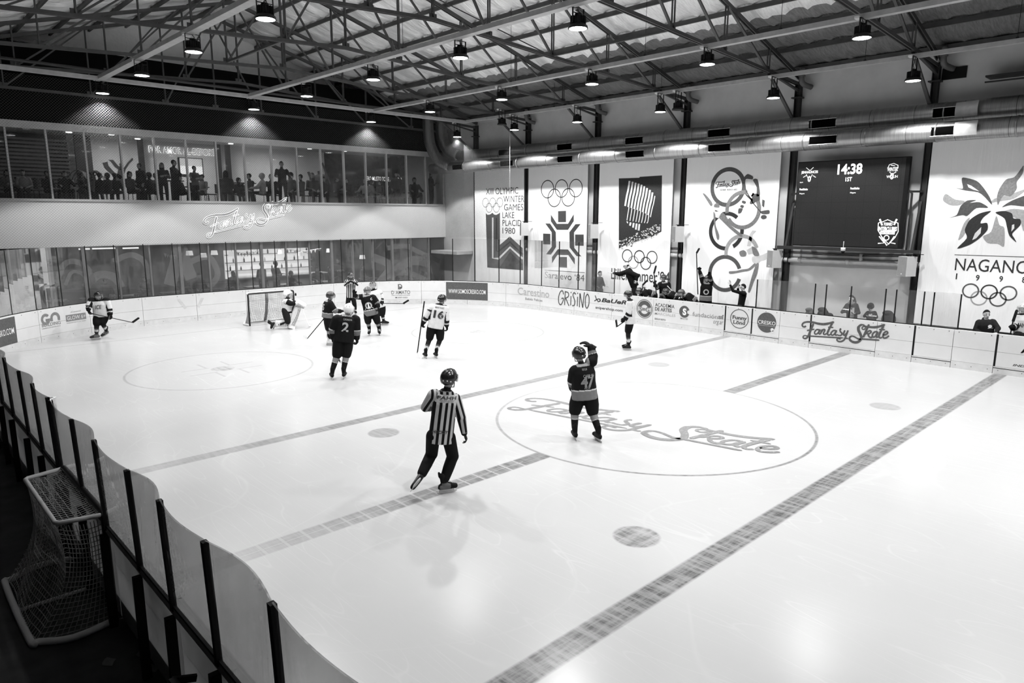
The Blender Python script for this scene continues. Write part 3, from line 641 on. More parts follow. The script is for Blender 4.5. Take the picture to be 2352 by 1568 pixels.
# black steel legs behind the near left boards, and a latch handle
for i, y in enumerate(LY[4:19]):
    p, n = rink_pt(y+4); q = p-n*.135
    mb = MB(); mb.bar((q[0], q[1], -.02), (q[0], q[1], BH-.07), .075, .05, up=(0, 1, 0)); mb.bar((q[0], q[1]-.03, BH-.12), (q[0], q[1]+.03, BH-.12), .05, .07, up=(0, 0, 1))
    solo('board_support', mb, M_BLACK, 'black steel leg behind the near left boards, %s from the camera' % ORD[i], 'post', (q[0], q[1], 0), 'board legs')
for i, y in enumerate((5.0, 8.9)):
    p, n = rink_pt(y+4); q = p-n*.15
    mb = MB(); mb.bar((q[0], q[1], .78), (q[0]-.16, q[1]+.03, .82), .03, .05); mb.bar((q[0]-.16, q[1]+.03, .82), (q[0]-.15, q[1]-.14, .80), .05, .05)
    solo('gate_latch', mb, M_BLACK, ['black gate latch handle on the back of the near boards, right of the stored goal', 'black gate latch handle on the back of the near boards, beyond the stored goal'][i], 'handle', (q[0], q[1], .8), 'gate latches')
# ================================================================== roof
RX = 11.8
def ztop(x): return 12.1-0.277*abs(x-RX)
def zbot(x): return 9.18-0.057*max(0.0, abs(x-RX)-.3)
rows = []
ys = np.arange(-4, 32.1, .13); 
for side in (1, -1):
    xs = [RX+side*1.325*k/8 for k in range(0, 75) if 1.325*k/8 <= 12.25]
    rows = []
    for yy in ys:
        r = []
        for x in xs:
            k = abs(x-RX)/1.325; fr = k-math.floor(k)
            ph = 1.7*math.floor(k)
            sag = .09*math.sin(math.pi*fr)*(1+.35*math.sin(yy*2.1+ph)+.3*math.sin(yy*5.3+2.2*ph))+.02*math.sin(yy*11+3*math.sin(k*3+yy))*math.sin(math.pi*fr)
            seam = .075*max(0, math.sin(yy*2*math.pi/.62+.8*math.sin(k*2.2)))**3
            r.append((x, yy, ztop(x)+.31-sag-seam))
        rows.append(r)
    mb = MB(); mb.grid(rows); struct('ceiling_foil_%d' % (1 if side > 0 else 2), mb, M_FOIL, True)
    if side > 0:
        me = COL.objects['ceiling_foil_1'].data; me.materials.append(M_FOILD)
        for p in me.polygons:
            if p.center[0] > 20.4: p.material_index = 1
# purlins
k = 0
for side in (1, -1):
    for i in range(0, 10):
        x = RX+side*(1.325*i+.0)
        if side < 0 and (i == 0 or x < .5): continue
        mb = MB(); mb.bar((x, -4, ztop(x)+.17), (x, 32, ztop(x)+.17), .07, .13); k += 1
        struct('beam_%d' % k, mb, M_STEEL)
# rolled foil lip along the top of the right wall
mb = MB(); mb.tube([(23.86, y, 8.99+.012*math.sin(y*3)) for y in np.arange(-4, 30.6, .5)], .055, 8); struct('trim_4', mb, plain('bright_foil_lip', .75, .35, .6), True)
NODES = [0, 1.95, 4.55, 7.2, 9.85, 12.15]
TY = [30.2, 27.75, 23.98, 19.76, 15.39, 11.09, 6.96, 2.8]
for ti, y in enumerate(TY):
    end = ti == 0
    t = thing('roof_truss', 'steel roof truss spanning the hall, %s from the far wall' % ORD[ti], 'roof truss', (RX, y, zbot(RX)), 'roof trusses'); t['kind'] = 'structure'
    zb = (lambda x: 8.47) if end else zbot
    zt = (lambda x: ztop(x)-.02)
    for side in (1, -1):
        L = 12.15
        mb = MB()
        for o in (-.045, .045): mb.bar((RX, y+o, zt(RX)), (RX+side*L, y+o, zt(RX+side*L)), .03, .11)
        part('top_chord', mb, M_STEEL, t)
        mb = MB()
        for o in (-.045, .045): mb.bar((RX, y+o, zb(RX)), (RX+side*L, y+o, zb(RX+side*L)), .03, .09)
        part('bottom_chord', mb, M_STEEL, t)
        for j, d in enumerate(NODES[:-1]):
            if d == 0 and side < 0: continue
            x = RX+side*d; mb = MB()
            for o in (-.04, .04): mb.bar((x, y+o, zb(x)), (x, y+o, zt(x)), .035, .03)
            mb.bar((x-.12, y, zb(x)+.07), (x+.12, y, zb(x)+.07), .012, .16); part('vertical_strut', mb, M_STEEL, t)
        for d0, d1 in zip(NODES[:-2], NODES[1:-1]):
            a, b = RX+side*d0, RX+side*d1; mb = MB(); mb.bar((a, y, zt(a)), (b, y, zb(b)), .07, .05); part('diagonal_strut', mb, M_STEEL, t)
        if side > 0 and not end:
            mb = MB(); mb.bar((RX+9.85, y, zb(RX+9.85)), (23.85, y, 7.2), .09, .07); part('knee_brace', mb, M_STEEL, t)
            mb = MB(); mb.bar((RX+9.85, y, zb(RX+9.85)), (23.9, y, 8.3), .08, .06); part('eave_strut', mb, M_STEEL, t)
for i, (xa, y0, y1) in enumerate([(RX+4.55, 23.98, 19.76), (RX-1.95, 23.98, 19.76), (RX+4.55, 15.39, 11.09), (RX-4.55, 19.76, 15.39)]):
    mb = MB(); mb.bar((xa, y0, zbot(xa)+.03), (xa, y1, zbot(xa)+.03), .07, .07); struct('beam_%d' % (k+1+i), mb, M_STEEL)
for i, (xa, xb, y0, y1) in enumerate([(RX+1.95, RX+4.55, 19.76, 23.98), (RX+4.55, RX+1.95, 15.39, 19.76)]):
    mb = MB(); mb.bar((xa, y0, zbot(xa)), (xb, y1, ztop(xb)), .03, .03); struct('beam_%d' % (k+6+i), mb, M_STEEL)
# ------------------------------------------------------------------ cable trays that carry the lamps
def tray(name_lab, a, b, w=.17):
    a = np.array(a, float); b = np.array(b, float); d = (b-a)/np.linalg.norm(b-a); q = np.array([-d[1], d[0], 0])
    mb = MB(); mb.bar(a, b, w, .012)
    for s in (-1, 1): mb.bar(a+q*s*w/2+np.array([0, 0, .05]), b+q*s*w/2+np.array([0, 0, .05]), .012, .11)
    return solo('cable_tray', mb, M_TRAY, name_lab, 'cable tray', a, 'cable trays')
TX = [6.55, 11.4, 16.7, 21.7]
for i, x in enumerate(TX): tray('long galvanised tray under the trusses, %s from the left' % ORD[i], (x, 25.9, 8.4), (x, -3.5, 8.4), [.2, .18, .16, .12][i])
tray('cross tray in front of the dark end wall', (-.6, 25.95, 8.38), (21.75, 25.95, 8.38), .22)
mb = MB(); mb.tube([(-.6, 27.6, 9.0), (21, 27.6, 8.85)], .05, 8); solo('roof_pipe', mb, M_COL, 'thin dark pipe crossing above the cross tray', 'pipe', (-.6, 27.6, 9.0))
for i, (x, y) in enumerate([(21.7, 20.3), (21.7, 15.1), (21.7, 8.2), (21.7, 4.6), (16.7, 12.2), (16.7, 8.3), (11.4, 16.2), (16.7, 17.6)]):
    mb = MB(); mb.tube([(x, y, 8.5), (x, y, ztop(x)+.1)], .006, 5); mb.box((x-.03, y-.03, 8.45), (x+.03, y+.03, 8.55))
    solo('hanger_wire', mb, M_DARKMETAL, 'thin wire holding a tray up to the roof, %s of the eight' % ORD[i], 'wire', (x, y, 8.5), 'hanger wires')
# ------------------------------------------------------------------ high bay lamps
M_LENS = glow('lamp_lens', 1.0, 22.0)
def make_lamp(h, loc, label):
    t = thing('high_bay_lamp', label, 'lamp', loc, 'high bay lamps'); L = np.array(loc)
    mb = MB(); n = 24
    mb.tube([L+(0, 0, .0), L+(0, 0, .05)], [.21, .20], n); mb.tube([L+(0, 0, .05), L+(0, 0, .09)], [.2, .15], n); part('rim', mb, M_DARKMETAL, t, smooth=True)
    mb = MB(); mb.tube([L+(0, 0, .09), L+(0, 0, .22)], .13, 20)
    for j in range(20):
        a = 2*math.pi*j/20; e = np.array([math.cos(a), math.sin(a), 0]); mb.bar(L+e*.13+(0, 0, .08), L+e*.13+(0, 0, .24), .008, .07, up=tuple(e))
    part('heat_sink', mb, M_DARKMETAL, t)
    mb = MB(); mb.tube([L+(0, 0, .22), L+(0, 0, .30)], [.09, .07], 12); part('driver', mb, M_BLACK, t)
    mb = MB(); mb.add([tuple(L+np.array([.185*math.cos(2*math.pi*j/24), .185*math.sin(2*math.pi*j/24), -.002])) for j in range(24)], [tuple(range(23, -1, -1))]); part('lens', mb, M_LENS, t, 'bright white lens')
    mb = MB()
    for s in (-1, 1): mb.bar(L+(s*.17, 0, .1), L+(s*.17, 0, h), .012, .035, up=(0, 1, 0))
    mb.bar(L+(-.17, 0, h), L+(.17, 0, h), .03, .012); mb.bar(L+(-.17, 0, .30), L+(.17, 0, .30), .03, .012); part('bracket', mb, M_DARKMETAL, t)
    mb = MB(); mb.tube([L+(.02, 0, .28), L+(.05, .02, .34), L+(0, .03, .4), L+(.03, 0, h)], .009, 6); part('cable', mb, M_BLACK, t)
    mb = MB(); mb.box(L+(-.2, .02, h-.02), L+(-.02, .12, h+.03)); part('junction_box', mb, M_WHITE, t, 'white junction box')
    return t
LR = ['in the row against the net', 'second row from the net', 'third row from the net', 'fourth row from the net', 'fifth row from the net', 'sixth row from the net', 'the seventh row from the net', 'the eighth row from the net']
LC = ['leftmost tray', 'second tray from the left', 'third tray from the left', 'tray nearest the banners']
lampA = lampB = None
for ci, (lx, lz) in enumerate(COLS):
    for ri in range(6):
        y = ROWS4[ri] if ci == 3 else ROWS[ri]
        lab = 'round lamp under the %s, %s' % (LC[ci], LR[ri])
        if ci < 3:
            if lampA is None: lampA = make_lamp(.4, (lx, y, lz), lab)
            else: dup(lampA, (lx, y, lz), lab)
        else:
            if lampB is None: lampB = make_lamp(.62, (lx, y, lz), lab)
            else: dup(lampB, (lx, y, lz), lab)
# an unlit lamp by the third and the fourth tray
def dark_lamp(loc, lab):
    o = dup(lampB, loc, lab)
    for c in o.children:
        if c.name.startswith('lens'):
            c.data = c.data.copy(); c.data.materials.clear(); c.data.materials.append(M_DARKMETAL); c['label'] = 'unlit dark lens'
dark_lamp((21.6, 14.3, 7.78), 'unlit lamp hanging right beside a lit one near the banners'); dark_lamp((21.2, 22.9, 8.0), 'unlit lamp under the roof left of the banners')
# ------------------------------------------------------------------ protective net hung from the cross tray
def net_mat():
    t = NT('protective_net'); X, Y, Z = t.sep(t.coords()); a = t.math('ADD', X, Y)
    p = t.math('ABSOLUTE', t.math('SUBTRACT', t.math('FRACT', t.math('MULTIPLY', t.math('ADD', a, Z), 12.0)), .5))
    q = t.math('ABSOLUTE', t.math('SUBTRACT', t.math('FRACT', t.math('MULTIPLY', t.math('SUBTRACT', a, Z), 12.0)), .5))
    m = t.math('LESS_THAN', t.math('MINIMUM', p, q), .033)
    t.set(base=.085, rough=.5, spec=.2); t.l.new(m, t.b.inputs['Alpha']); return t.m
M_NET = net_mat()
mb = MB(); mb.add([(-.6, 26.4, 3.1), (21.95, 26.4, 3.1), (21.95, 26.4, 8.36), (-.6, 26.4, 8.36), (21.95, 23.2, 3.1), (21.95, 23.2, 8.3)], [(0, 1, 2, 3), (1, 4, 5, 2)])
t = thing('protective_net', 'fine diamond mesh net hanging in front of the end wall', 'net', (10, 26.6, 8.36)); part('mesh', mb, M_NET, t)
mb = MB(); mb.tube([(21.95, 23.2, 8.3), (21.95, 23.2, 3.1)], .007, 6); part('edge_rope', mb, M_FRAME, t, 'pale edge rope')
# ------------------------------------------------------------------ air ducts along the right wall
def make_duct(pts, r, lab, vents, flap_px):
    t = thing('air_duct', lab, 'air duct', pts[0], 'air ducts')
    mb = MB(); mb.tube(smooth_line(pts, 6), r, 28); part('duct_tube', mb, M_DUCT, t, smooth=True)
    x, z = pts[0][0], pts[0][2]
    for k, y in enumerate(np.arange(-3, 28.4, 1.9)):
        m = MB(); m.tube([(x, y-.02, z), (x, y+.02, z)], r+.012, 28); part('collar', m, M_DUCT, t, smooth=True)
    def patch(y0, y1, a0, a1, rr, out=0):
        rows = []
        for j in range(7):
            a = math.radians(a0+(a1-a0)*j/6); rows.append([(x-rr*math.cos(a)-out*(0 if q else 1), yy, z+rr*math.sin(a)) for q, yy in ((1, y0), (0, y1))])
        return rows
    for px, py in vents:
        y = on(px, py, 0, x-r*.9)[1]
        m = MB(); m.grid(patch(y-.42, y+.42, -28, 22, r+.008)); part('vent_opening', m, M_VOID, t, 'black rectangular opening')
        m = MB(); rim = [(x-(r+.01)*math.cos(math.radians(a)), yy, z+(r+.01)*math.sin(math.radians(a))) for yy, a in ((y-.44, -29), (y-.44, 23), (y+.44, 23), (y+.44, -29), (y-.44, -29))]; m.tube(rim, .012, 5); part('vent_rim', m, M_DUCT, t)
    px, py = flap_px; y = on(px, py, 0, x-r)[1]
    m = MB(); m.grid(patch(y+.28, y-.3, -35, 42, r+.03, .12)); part('damper_flap', m, M_TRAY, t, 'bent sheet flap beside an opening', smooth=True)
    return t
make_duct([(23.55, -4, 7.11), (23.55, 27.6, 7.11), (23.5, 28.6, 7.16), (23.32, 29.3, 7.45), (23.2, 29.65, 8.1), (23.2, 29.7, 9.0), (23.2, 29.7, 9.9)], .30, 'upper of the two round ducts along the banner wall',
          [(1160, 340), (1297, 327), (1457, 311), (1652, 292), (1890, 270), (2183, 240)], (2222, 236))
make_duct([(22.95, -4, 6.53), (22.95, 27.6, 6.53), (22.9, 28.6, 6.58), (22.7, 29.3, 6.9), (22.5, 29.7, 7.6), (22.42, 29.8, 8.5), (22.42, 29.8, 9.9)], .275, 'lower of the two round ducts along the banner wall',
          [(1052, 383), (1164, 373), (1298, 363), (1458, 352), (1652, 341), (1890, 320), (2178, 296)], (2218, 292))
mb = MB(); mb.box((23.4, 3.2, 7.95), (23.95, 5.6, 8.0)); mb.box((23.4, 3.2, 7.8), (23.45, 5.6, 7.84)); solo('wall_rail', mb, M_COL, 'dark rail on the upper wall at the right edge', 'rail', (23.6, 4, 7.9))
for i, y in enumerate([23.98, 19.76, 15.39, 11.09, 6.96]):
    mb = MB(); mb.tube(smooth_line([(23.5, y-.25, 8.95), (23.5, y-.25, 8.6), (23.6, y-.28, 8.45), (23.9, y-.42, 8.37)], 4), .085, 10); mb.tube([(23.5, y-.25, 8.68), (23.5, y-.25, 8.72)], .11, 10)
    t = solo('drain_pipe', mb, plain('drain_grey', .13, .5), 'short bent drain pipe above a dark column, %s from the far corner' % ORD[i], 'pipe', (23.6, y-.25, 8.5), 'roof drain pipes', True)
    if i < 4: continue
    mb = MB(); mb.box((23.96, y-.75, 8.1), (23.995, y-.12, 8.42)); part('wall_hole', mb, M_BLACK, t)
# ================================================================== things on the right wall
XB = 23.74
def zoom(x0, y0, s, X=XB-.012):
    def f(a, b):
        p = on(x0+a/s, y0+b/s, 0, X); return (-p[1], p[2])
    return f
def wall_fn(X): return lambda u, v: (X, -u, v)
def wtext(mb, body, f, fn, a0, b0, a1, b1, hp, bold=0.0, shear=0.0):
    """a0,b0 / a1,b1: left and right ends at mid height in crop pixels, hp: letter height"""
    p = f(a0, b0); q = f(a1, b1); t = f(a0, b0-hp/2); h = 2*(t[1]-p[1]); write(mb, body, fn, p[0], .5*(p[1]+q[1])-h/2, q[0]-p[0], h, bold, shear); return mb
def wring(mb, f, fn, a, b, ry, w, a0=0, a1=360, n=48):
    c = f(a, b); R = f(a, b-ry)[1]-c[1]; k = R/ry; disc(mb, c, R, fn, n, R-w*k, a0=a0, a1=a1); return mb
def wpoly(mb, f, fn, pts, soft=False):
    if soft:
        n = len(pts); q = [np.array(p, float) for p in pts]; out = []
        for i in range(n):
            p0, p1, p2, p3 = q[i-1], q[i], q[(i+1) % n], q[(i+2) % n]
            for j in range(4):
                t = j/4; out.append(.5*((2*p1)+(-p0+p2)*t*.8+((2*p0-5*p1+4*p2-p3)*t*t+(-p0+3*p1-3*p2+p3)*t**3)*.8+(p2-p1)*.2*2*t))
        pts = out
    return poly(mb, [f(*p) for p in pts], fn)
def wstroke(mb, f, fn, pts, w, k=1):
    c = [f(*p) for p in pts]; s = f(pts[0][0], pts[0][1]-10)[1]-c[0][1]; return stroke(mb, c, w*s/10, fn, k)
F1 = wall_fn(XB-.004); F2 = wall_fn(XB-.006); F3 = wall_fn(XB-.008)
def banner(y0, y1, zt, zb, label):
    t = thing('banner', label, 'banner', (XB, (y0+y1)/2, zb), 'wall banners')
    mb = MB(); rows = []
    for i in range(13):
        z = zt+(zb-zt)*i/12; rows.append([(XB-.001+.001*math.sin(j*1.3+i*.2), y0+(y1-y0)*j/24, z) for j in range(25)])
    mb.grid(rows); back = [[(XB+.012, p[1], p[2]) for p in reversed(r)] for r in rows]; mb.grid(back); part('cloth', mb, M_BANNER, t, smooth=True)
    mb = MB(); mb.tube([(XB, y0+.05, zt), (XB, y1-.05, zt)], .02, 8); part('top_rod', mb, M_FRAME, t)
    return t
M_BW = plain('banner_print_white', .7, .55)
def art(t, mb, mat, lab, name='print'): return part(name, mb, mat, t, lab)
# --- first banner
t = banner(27.72, 24.1, 6.7, .75, 'white banner with stepped stripes and three narrow rings, nearest the far corner'); f = zoom(1090, 400, 3.446)
m = MB(); wpoly(m, f, F1, [(88, 308), (100, 320), (115, 320), (128, 315), (140, 304), (152, 318), (170, 322), (190, 312), (200, 302), (200, 558), (278, 492), (380, 585), (383, 760), (100, 738)]); art(t, m, M_INKD, 'stepped dark emblem', 'emblem')
m = MB(); wstroke(m, f, F2, [(143, 343), (143, 664), (190, 668), (280, 578), (380, 668)], 17); art(t, m, M_BW, 'white line of the emblem', 'emblem_line')
m = MB(); wstroke(m, f, F2, [(172, 346), (172, 608), (188, 612), (279, 536), (380, 636)], 15); wpoly(m, f, F2, [(200, 735), (281, 612), (381, 712), (383, 757), (200, 744)]); art(t, m, M_INK, 'black lines of the emblem', 'emblem_line')
m = MB()
for a, b in ((86, 225), (142, 224), (199, 223), (114, 266), (171, 265)): wring(m, f, F1, a, b, 38, 4)
art(t, m, M_INKD, 'five thin rings', 'rings')
m = MB()
for s, a, b, c, d, h in (('XIII OLYMPIC', 90, 135, 345, 130, 50), ('WINTER', 228, 197, 392, 195, 50), ('GAMES', 232, 262, 385, 260, 50), ('LAKE', 220, 323, 313, 323, 48), ('PLACID', 220, 386, 370, 385, 48), ('1980', 220, 447, 320, 447, 48)): wtext(m, s, f, F1, a, b, c, d, h)
art(t, m, M_INK, 'black capital letters', 'lettering')
# --- second banner
t = banner(23.81, 20.15, 6.7, .72, 'white banner with a snowflake of square blocks under five rings'); f = zoom(1220, 380, 3.2)
m = MB()
for a, b in ((119, 174), (222, 169), (327, 166), (169, 238), (271, 234)): wring(m, f, F1, a, b, 68, 7)
art(t, m, M_INK, 'five black rings', 'rings')
m = MB()
for q in ([(197, 335), (255, 333), (255, 415), (197, 416)], [(87, 500), (140, 502), (140, 580), (87, 578)], [(322, 507), (385, 507), (385, 590), (322, 588)], [(205, 672), (262, 672), (263, 751), (205, 748)],
          [(144, 360), (188, 428), (270, 428), (312, 358), (312, 408), (270, 472), (188, 472), (144, 410)], [(103, 426), (138, 426), (180, 490), (182, 598), (145, 654), (108, 652), (150, 598), (150, 490)],
          [(362, 430), (325, 431), (280, 490), (282, 603), (332, 665), (368, 668), (316, 605), (314, 492)], [(152, 718), (152, 672), (195, 615), (270, 617), (320, 682), (320, 728), (272, 658), (192, 656)]): wpoly(m, f, F1, q)
art(t, m, plain('banner_print_dark', .06, .55), 'snowflake of dark blocks', 'emblem')
m = MB(); wstroke(m, f, F1, [(98, 768), (392, 787)], 4); wtext(m, 'Sarajevo ‘84', f, F1, 100, 818, 390, 826, 62); art(t, m, M_INK, 'name and year', 'lettering')
# --- third banner
t = banner(19.5, 15.8, 6.7, .75, 'banner with a dark panel of white wavy stripes and paper scraps'); f = zoom(1390, 390, 3.318)
m = MB(); wpoly(m, f, F1, [(103, 65), (260, 60), (262, 53), (432, 42), (428, 470), (350, 512), (230, 548), (150, 575), (103, 600)]); art(t, m, M_INK, 'dark panel', 'panel')
m = MB()
top = [(185, 84), (209, 90), (232, 98), (255, 105), (277, 113), (298, 124), (319, 138), (341, 153), (360, 172), (378, 198)]
for i, (a, b) in enumerate(top):
    yb = (275, 283, 290, 298, 305, 312, 322, 332, 345, 360)[i]
    q = [(a, b), (a-10, b+(yb-b)*.35), (a-21, b+(yb-b)*.6), (a-34, yb)]
    wstroke(m, f, F2, q, 17 if i < 9 else 9, 5)
    if i < 9:
        xs = a-40+(i > 0)*8
        if i >= 1: wstroke(m, f, F2, [(xs+4, yb), (xs-4, yb+50), (xs-12, min(405, 380+i*4))], 8, 4)
    if 1 <= i <= 5: wstroke(m, f, F2, [(a-38, 392+i*4), (a-44, (402, 425, 440, 455, 462)[i-1])], 17, 1)
rr = random.Random(3)
for i in range(150):
    x = rr.uniform(105, 425); base = 600-(x-103)*.42; y = base-rr.uniform(-25, 62)**1.0; s = rr.uniform(4, 9); an = rr.uniform(0, 6)
    wpoly(m, f, F2, [(x+s*math.cos(an+k*2.1)*(1 if k else 1.5), y+s*math.sin(an+k*2.1)) for k in range(3)])
art(t, m, M_BW, 'white stripes and scraps', 'stripes')
for (a, b), mm, gr in zip(((167, 654), (259, 661), (356, 666), (213, 704), (308, 712)), (M_INKD, M_INK, M_INKD, M_INKL, M_INKD), ('dark', 'black', 'dark', 'pale grey', 'dark')):
    m = MB(); wring(m, f, F1 if mm is M_INKL else F2, a, b, 50, 8); art(t, m, mm, gr+' ring', 'ring')
m = MB(); wtext(m, 'Lillehammer’94', f, F2, 45, 800, 490, 812, 84); art(t, m, M_INK, 'name and year', 'lettering')
# --- fourth banner
t = banner(15.2, 11.47, 6.7, .9, 'banner with five tall interlaced rings and three drawn skaters'); f = zoom(1590, 370, 2.985)
def rg(a, b, ry, w, mat, lab, F=F1, arcs=((0, 360),)):
    m = MB()
    for q in arcs: wring(m, f, F, a, b, ry, w, *q)
    art(t, m, mat, lab, 'ring')
rg(243, 178, 137, 29, M_INKD, 'topmost dark ring', F1); rg(346, 334, 135, 27, M_INKM, 'mid grey ring', F2, ((-150, 60), (78, 190))); rg(231, 479, 134, 27, M_INK, 'black ring', F1, ((50, 280), (300, 370)))
rg(336, 630, 130, 25, M_INKL, 'pale ring', F2, ((20, 190),)); rg(222, 770, 128, 27, M_INKD, 'lowest dark ring', F1, ((20, 345),))
c = f(158, 184); e = f(330, 150); mm = logo(lambda u, v: F2(c[0]+u, c[1]+v), e[0]-c[0], 1.4); art(t, mm, M_INK, 'small script logo', 'script_logo')
m = MB(); wtext(m, 'ICE RINK · BUENOS AIRES', f, F2, 190, 198, 308, 193, 12, .02); art(t, m, M_INKD, 'small capitals', 'lettering')
m = MB()
for q in ([(340, 140), (355, 110), (380, 88), (415, 105), (412, 125), (370, 122), (352, 155)], [(415, 128), (447, 125), (462, 200), (462, 235), (440, 240), (442, 180)], [(425, 225), (460, 232), (462, 268), (445, 275), (405, 295), (395, 282)],
          [(362, 222), (378, 232), (415, 262), (408, 272), (372, 240)], [(466, 345), (525, 335), (527, 360), (480, 362)], [(345, 270), (368, 278), (360, 292), (340, 284)], [(336, 300), (354, 306), (346, 322), (328, 312)], [(318, 325), (345, 325), (335, 352), (315, 358)]): wpoly(m, f, F3, q, True)
wstroke(m, f, F3, [(350, 145), (372, 210), (415, 285), (470, 350)], 7); disc(m, f(490, 383), .11, F3, 16, ry=.075)
wpoly(m, f, F3, [(480, 262), (497, 270), (492, 318), (478, 305)]); art(t, m, M_INKD, 'drawn hockey player', 'drawn_player')
m = MB(); wpoly(m, f, F2, [(365, 130), (412, 122), (445, 150), (440, 230), (405, 240), (370, 190)], True); wpoly(m, f, F2, [(440, 240), (470, 262), (484, 285), (470, 285), (452, 270)]); art(t, m, M_BW, 'white jersey of the drawn player', 'drawn_jersey')
m = MB()
for q in ([(72, 222), (88, 226), (130, 275), (138, 300), (124, 305), (92, 255)], [(152, 296), (175, 285), (186, 305), (182, 318), (150, 315)], [(145, 350), (158, 372), (160, 440), (182, 500), (182, 535), (168, 530), (150, 440)],
          [(205, 352), (235, 380), (262, 435), (300, 470), (345, 508), (330, 518), (262, 465), (200, 405), (184, 385)]): wpoly(m, f, F3, q, True)
art(t, m, M_INKM, 'drawn speed skater', 'drawn_skater')
m = MB(); wpoly(m, f, F2, [(130, 295), (150, 330), (182, 345), (205, 350), (186, 388), (160, 385), (146, 360), (132, 330)], True); wpoly(m, f, F2, [(152, 316), (180, 318), (176, 345), (158, 345)]); art(t, m, M_BW, 'white chest of the drawn skater', 'drawn_chest')
m = MB()
for q in ([(322, 622), (350, 610), (370, 625), (366, 650), (332, 652)], [(408, 585), (440, 600), (460, 645), (430, 650), (415, 630)], [(252, 756), (300, 752), (340, 742), (385, 735), (425, 700), (436, 712), (395, 748), (345, 758), (262, 772)], [(436, 708), (456, 702), (445, 770), (420, 830), (395, 895), (382, 890), (405, 800)]): wpoly(m, f, F3, q, True)
art(t, m, M_INKM, 'drawn figure skater', 'drawn_skater')
m = MB(); wpoly(m, f, F2, [(412, 655), (465, 648), (525, 625), (510, 670), (470, 685), (440, 705), (412, 690)], True); wpoly(m, f, F2, [(372, 610), (405, 590), (420, 630), (385, 640)]); wpoly(m, f, F2, [(375, 580), (395, 500), (412, 475), (438, 478), (415, 500), (400, 580)]); art(t, m, plain('banner_print_pale', .6, .55), 'pale dress of the drawn figure skater', 'drawn_dress')
# --- fifth banner
t = banner(6.82, 2.9, 6.7, .9, 'banner with a flower of dark flame petals at the right edge'); f = zoom(2140, 380, 2.637)
for mat, lab, qs in ((M_INKL, 'pale petals', ([(67, 210), (85, 172), (140, 205), (200, 215), (170, 240), (110, 240)], [(310, 430), (360, 400), (390, 305), (410, 360), (440, 380), (438, 490), (400, 475), (340, 470)], [(160, 450), (195, 350), (230, 315), (215, 380), (190, 430)], [(430, 285), (500, 262), (620, 290), (560, 400), (530, 330)], [(360, 225), (380, 200), (470, 175), (580, 140), (500, 200), (420, 215)])),
                     (M_INKD, 'dark petals', ([(190, 72), (270, 92), (310, 130), (350, 190), (365, 238), (320, 190), (280, 162), (200, 150), (145, 135), (188, 140), (182, 95)], [(103, 317), (150, 300), (175, 245), (215, 212), (270, 210), (230, 226), (290, 222), (342, 255), (270, 258), (215, 305), (185, 300)], [(425, 252), (490, 210), (640, 160), (600, 245), (480, 240)])),
                     (M_INKM, 'grey petal', ([(400, 240), (395, 190), (410, 140), (450, 85), (500, 70), (540, 20), (556, 0), (550, 50), (515, 100), (515, 140), (480, 185), (440, 180), (420, 200)],)),
                     (M_INK, 'black petals', ([(153, 503), (212, 440), (200, 390), (230, 330), (290, 290), (360, 275), (312, 315), (295, 350), (335, 348), (337, 390), (290, 440), (230, 480)], [(385, 285), (440, 275), (485, 290), (495, 320), (535, 325), (537, 360), (488, 412), (500, 440), (512, 465), (470, 425), (455, 370), (440, 320)]))):
    m = MB()
    for q in qs: wpoly(m, f, F1 if mat is M_INKL else F2, q, True)
    art(t, m, mat, lab, 'petals')
m = MB(); wpoly(m, f, F3, [(214, 112), (240, 122), (288, 156), (250, 146), (222, 132)]); wpoly(m, f, F3, [(245, 452), (262, 410), (300, 372), (296, 410), (270, 440)]); wpoly(m, f, F3, [(482, 400), (486, 360), (500, 355), (500, 380)]); art(t, m, M_BW, 'white slits of the petals', 'petal_slits')
m = MB(); wstroke(m, f, F2, [(138, 540), (640, 556)], 3); wtext(m, 'NAGANO', f, F2, 142, 600, 592, 616, 74); 
for s, a, b in (('1', 150, 671), ('9', 278, 680), ('9', 420, 687), ('8', 558, 692)): wtext(m, s, f, F2, a-(4 if s == '1' else 11), b, a+(4 if s == '1' else 11), b, 36, .02)
art(t, m, M_INK, 'name and year', 'lettering')
for (a, b), mm, gr in zip(((235, 758), (347, 765), (464, 773), (285, 803), (400, 810)), (M_INKD, M_INK, M_INKD, M_INKL, M_INKD), ('dark', 'black', 'dark', 'pale grey', 'dark')):
    m = MB(); wring(m, f, F1 if mm is M_INKL else F2, a, b, 45, 8); art(t, m, mm, gr+' ring', 'ring')
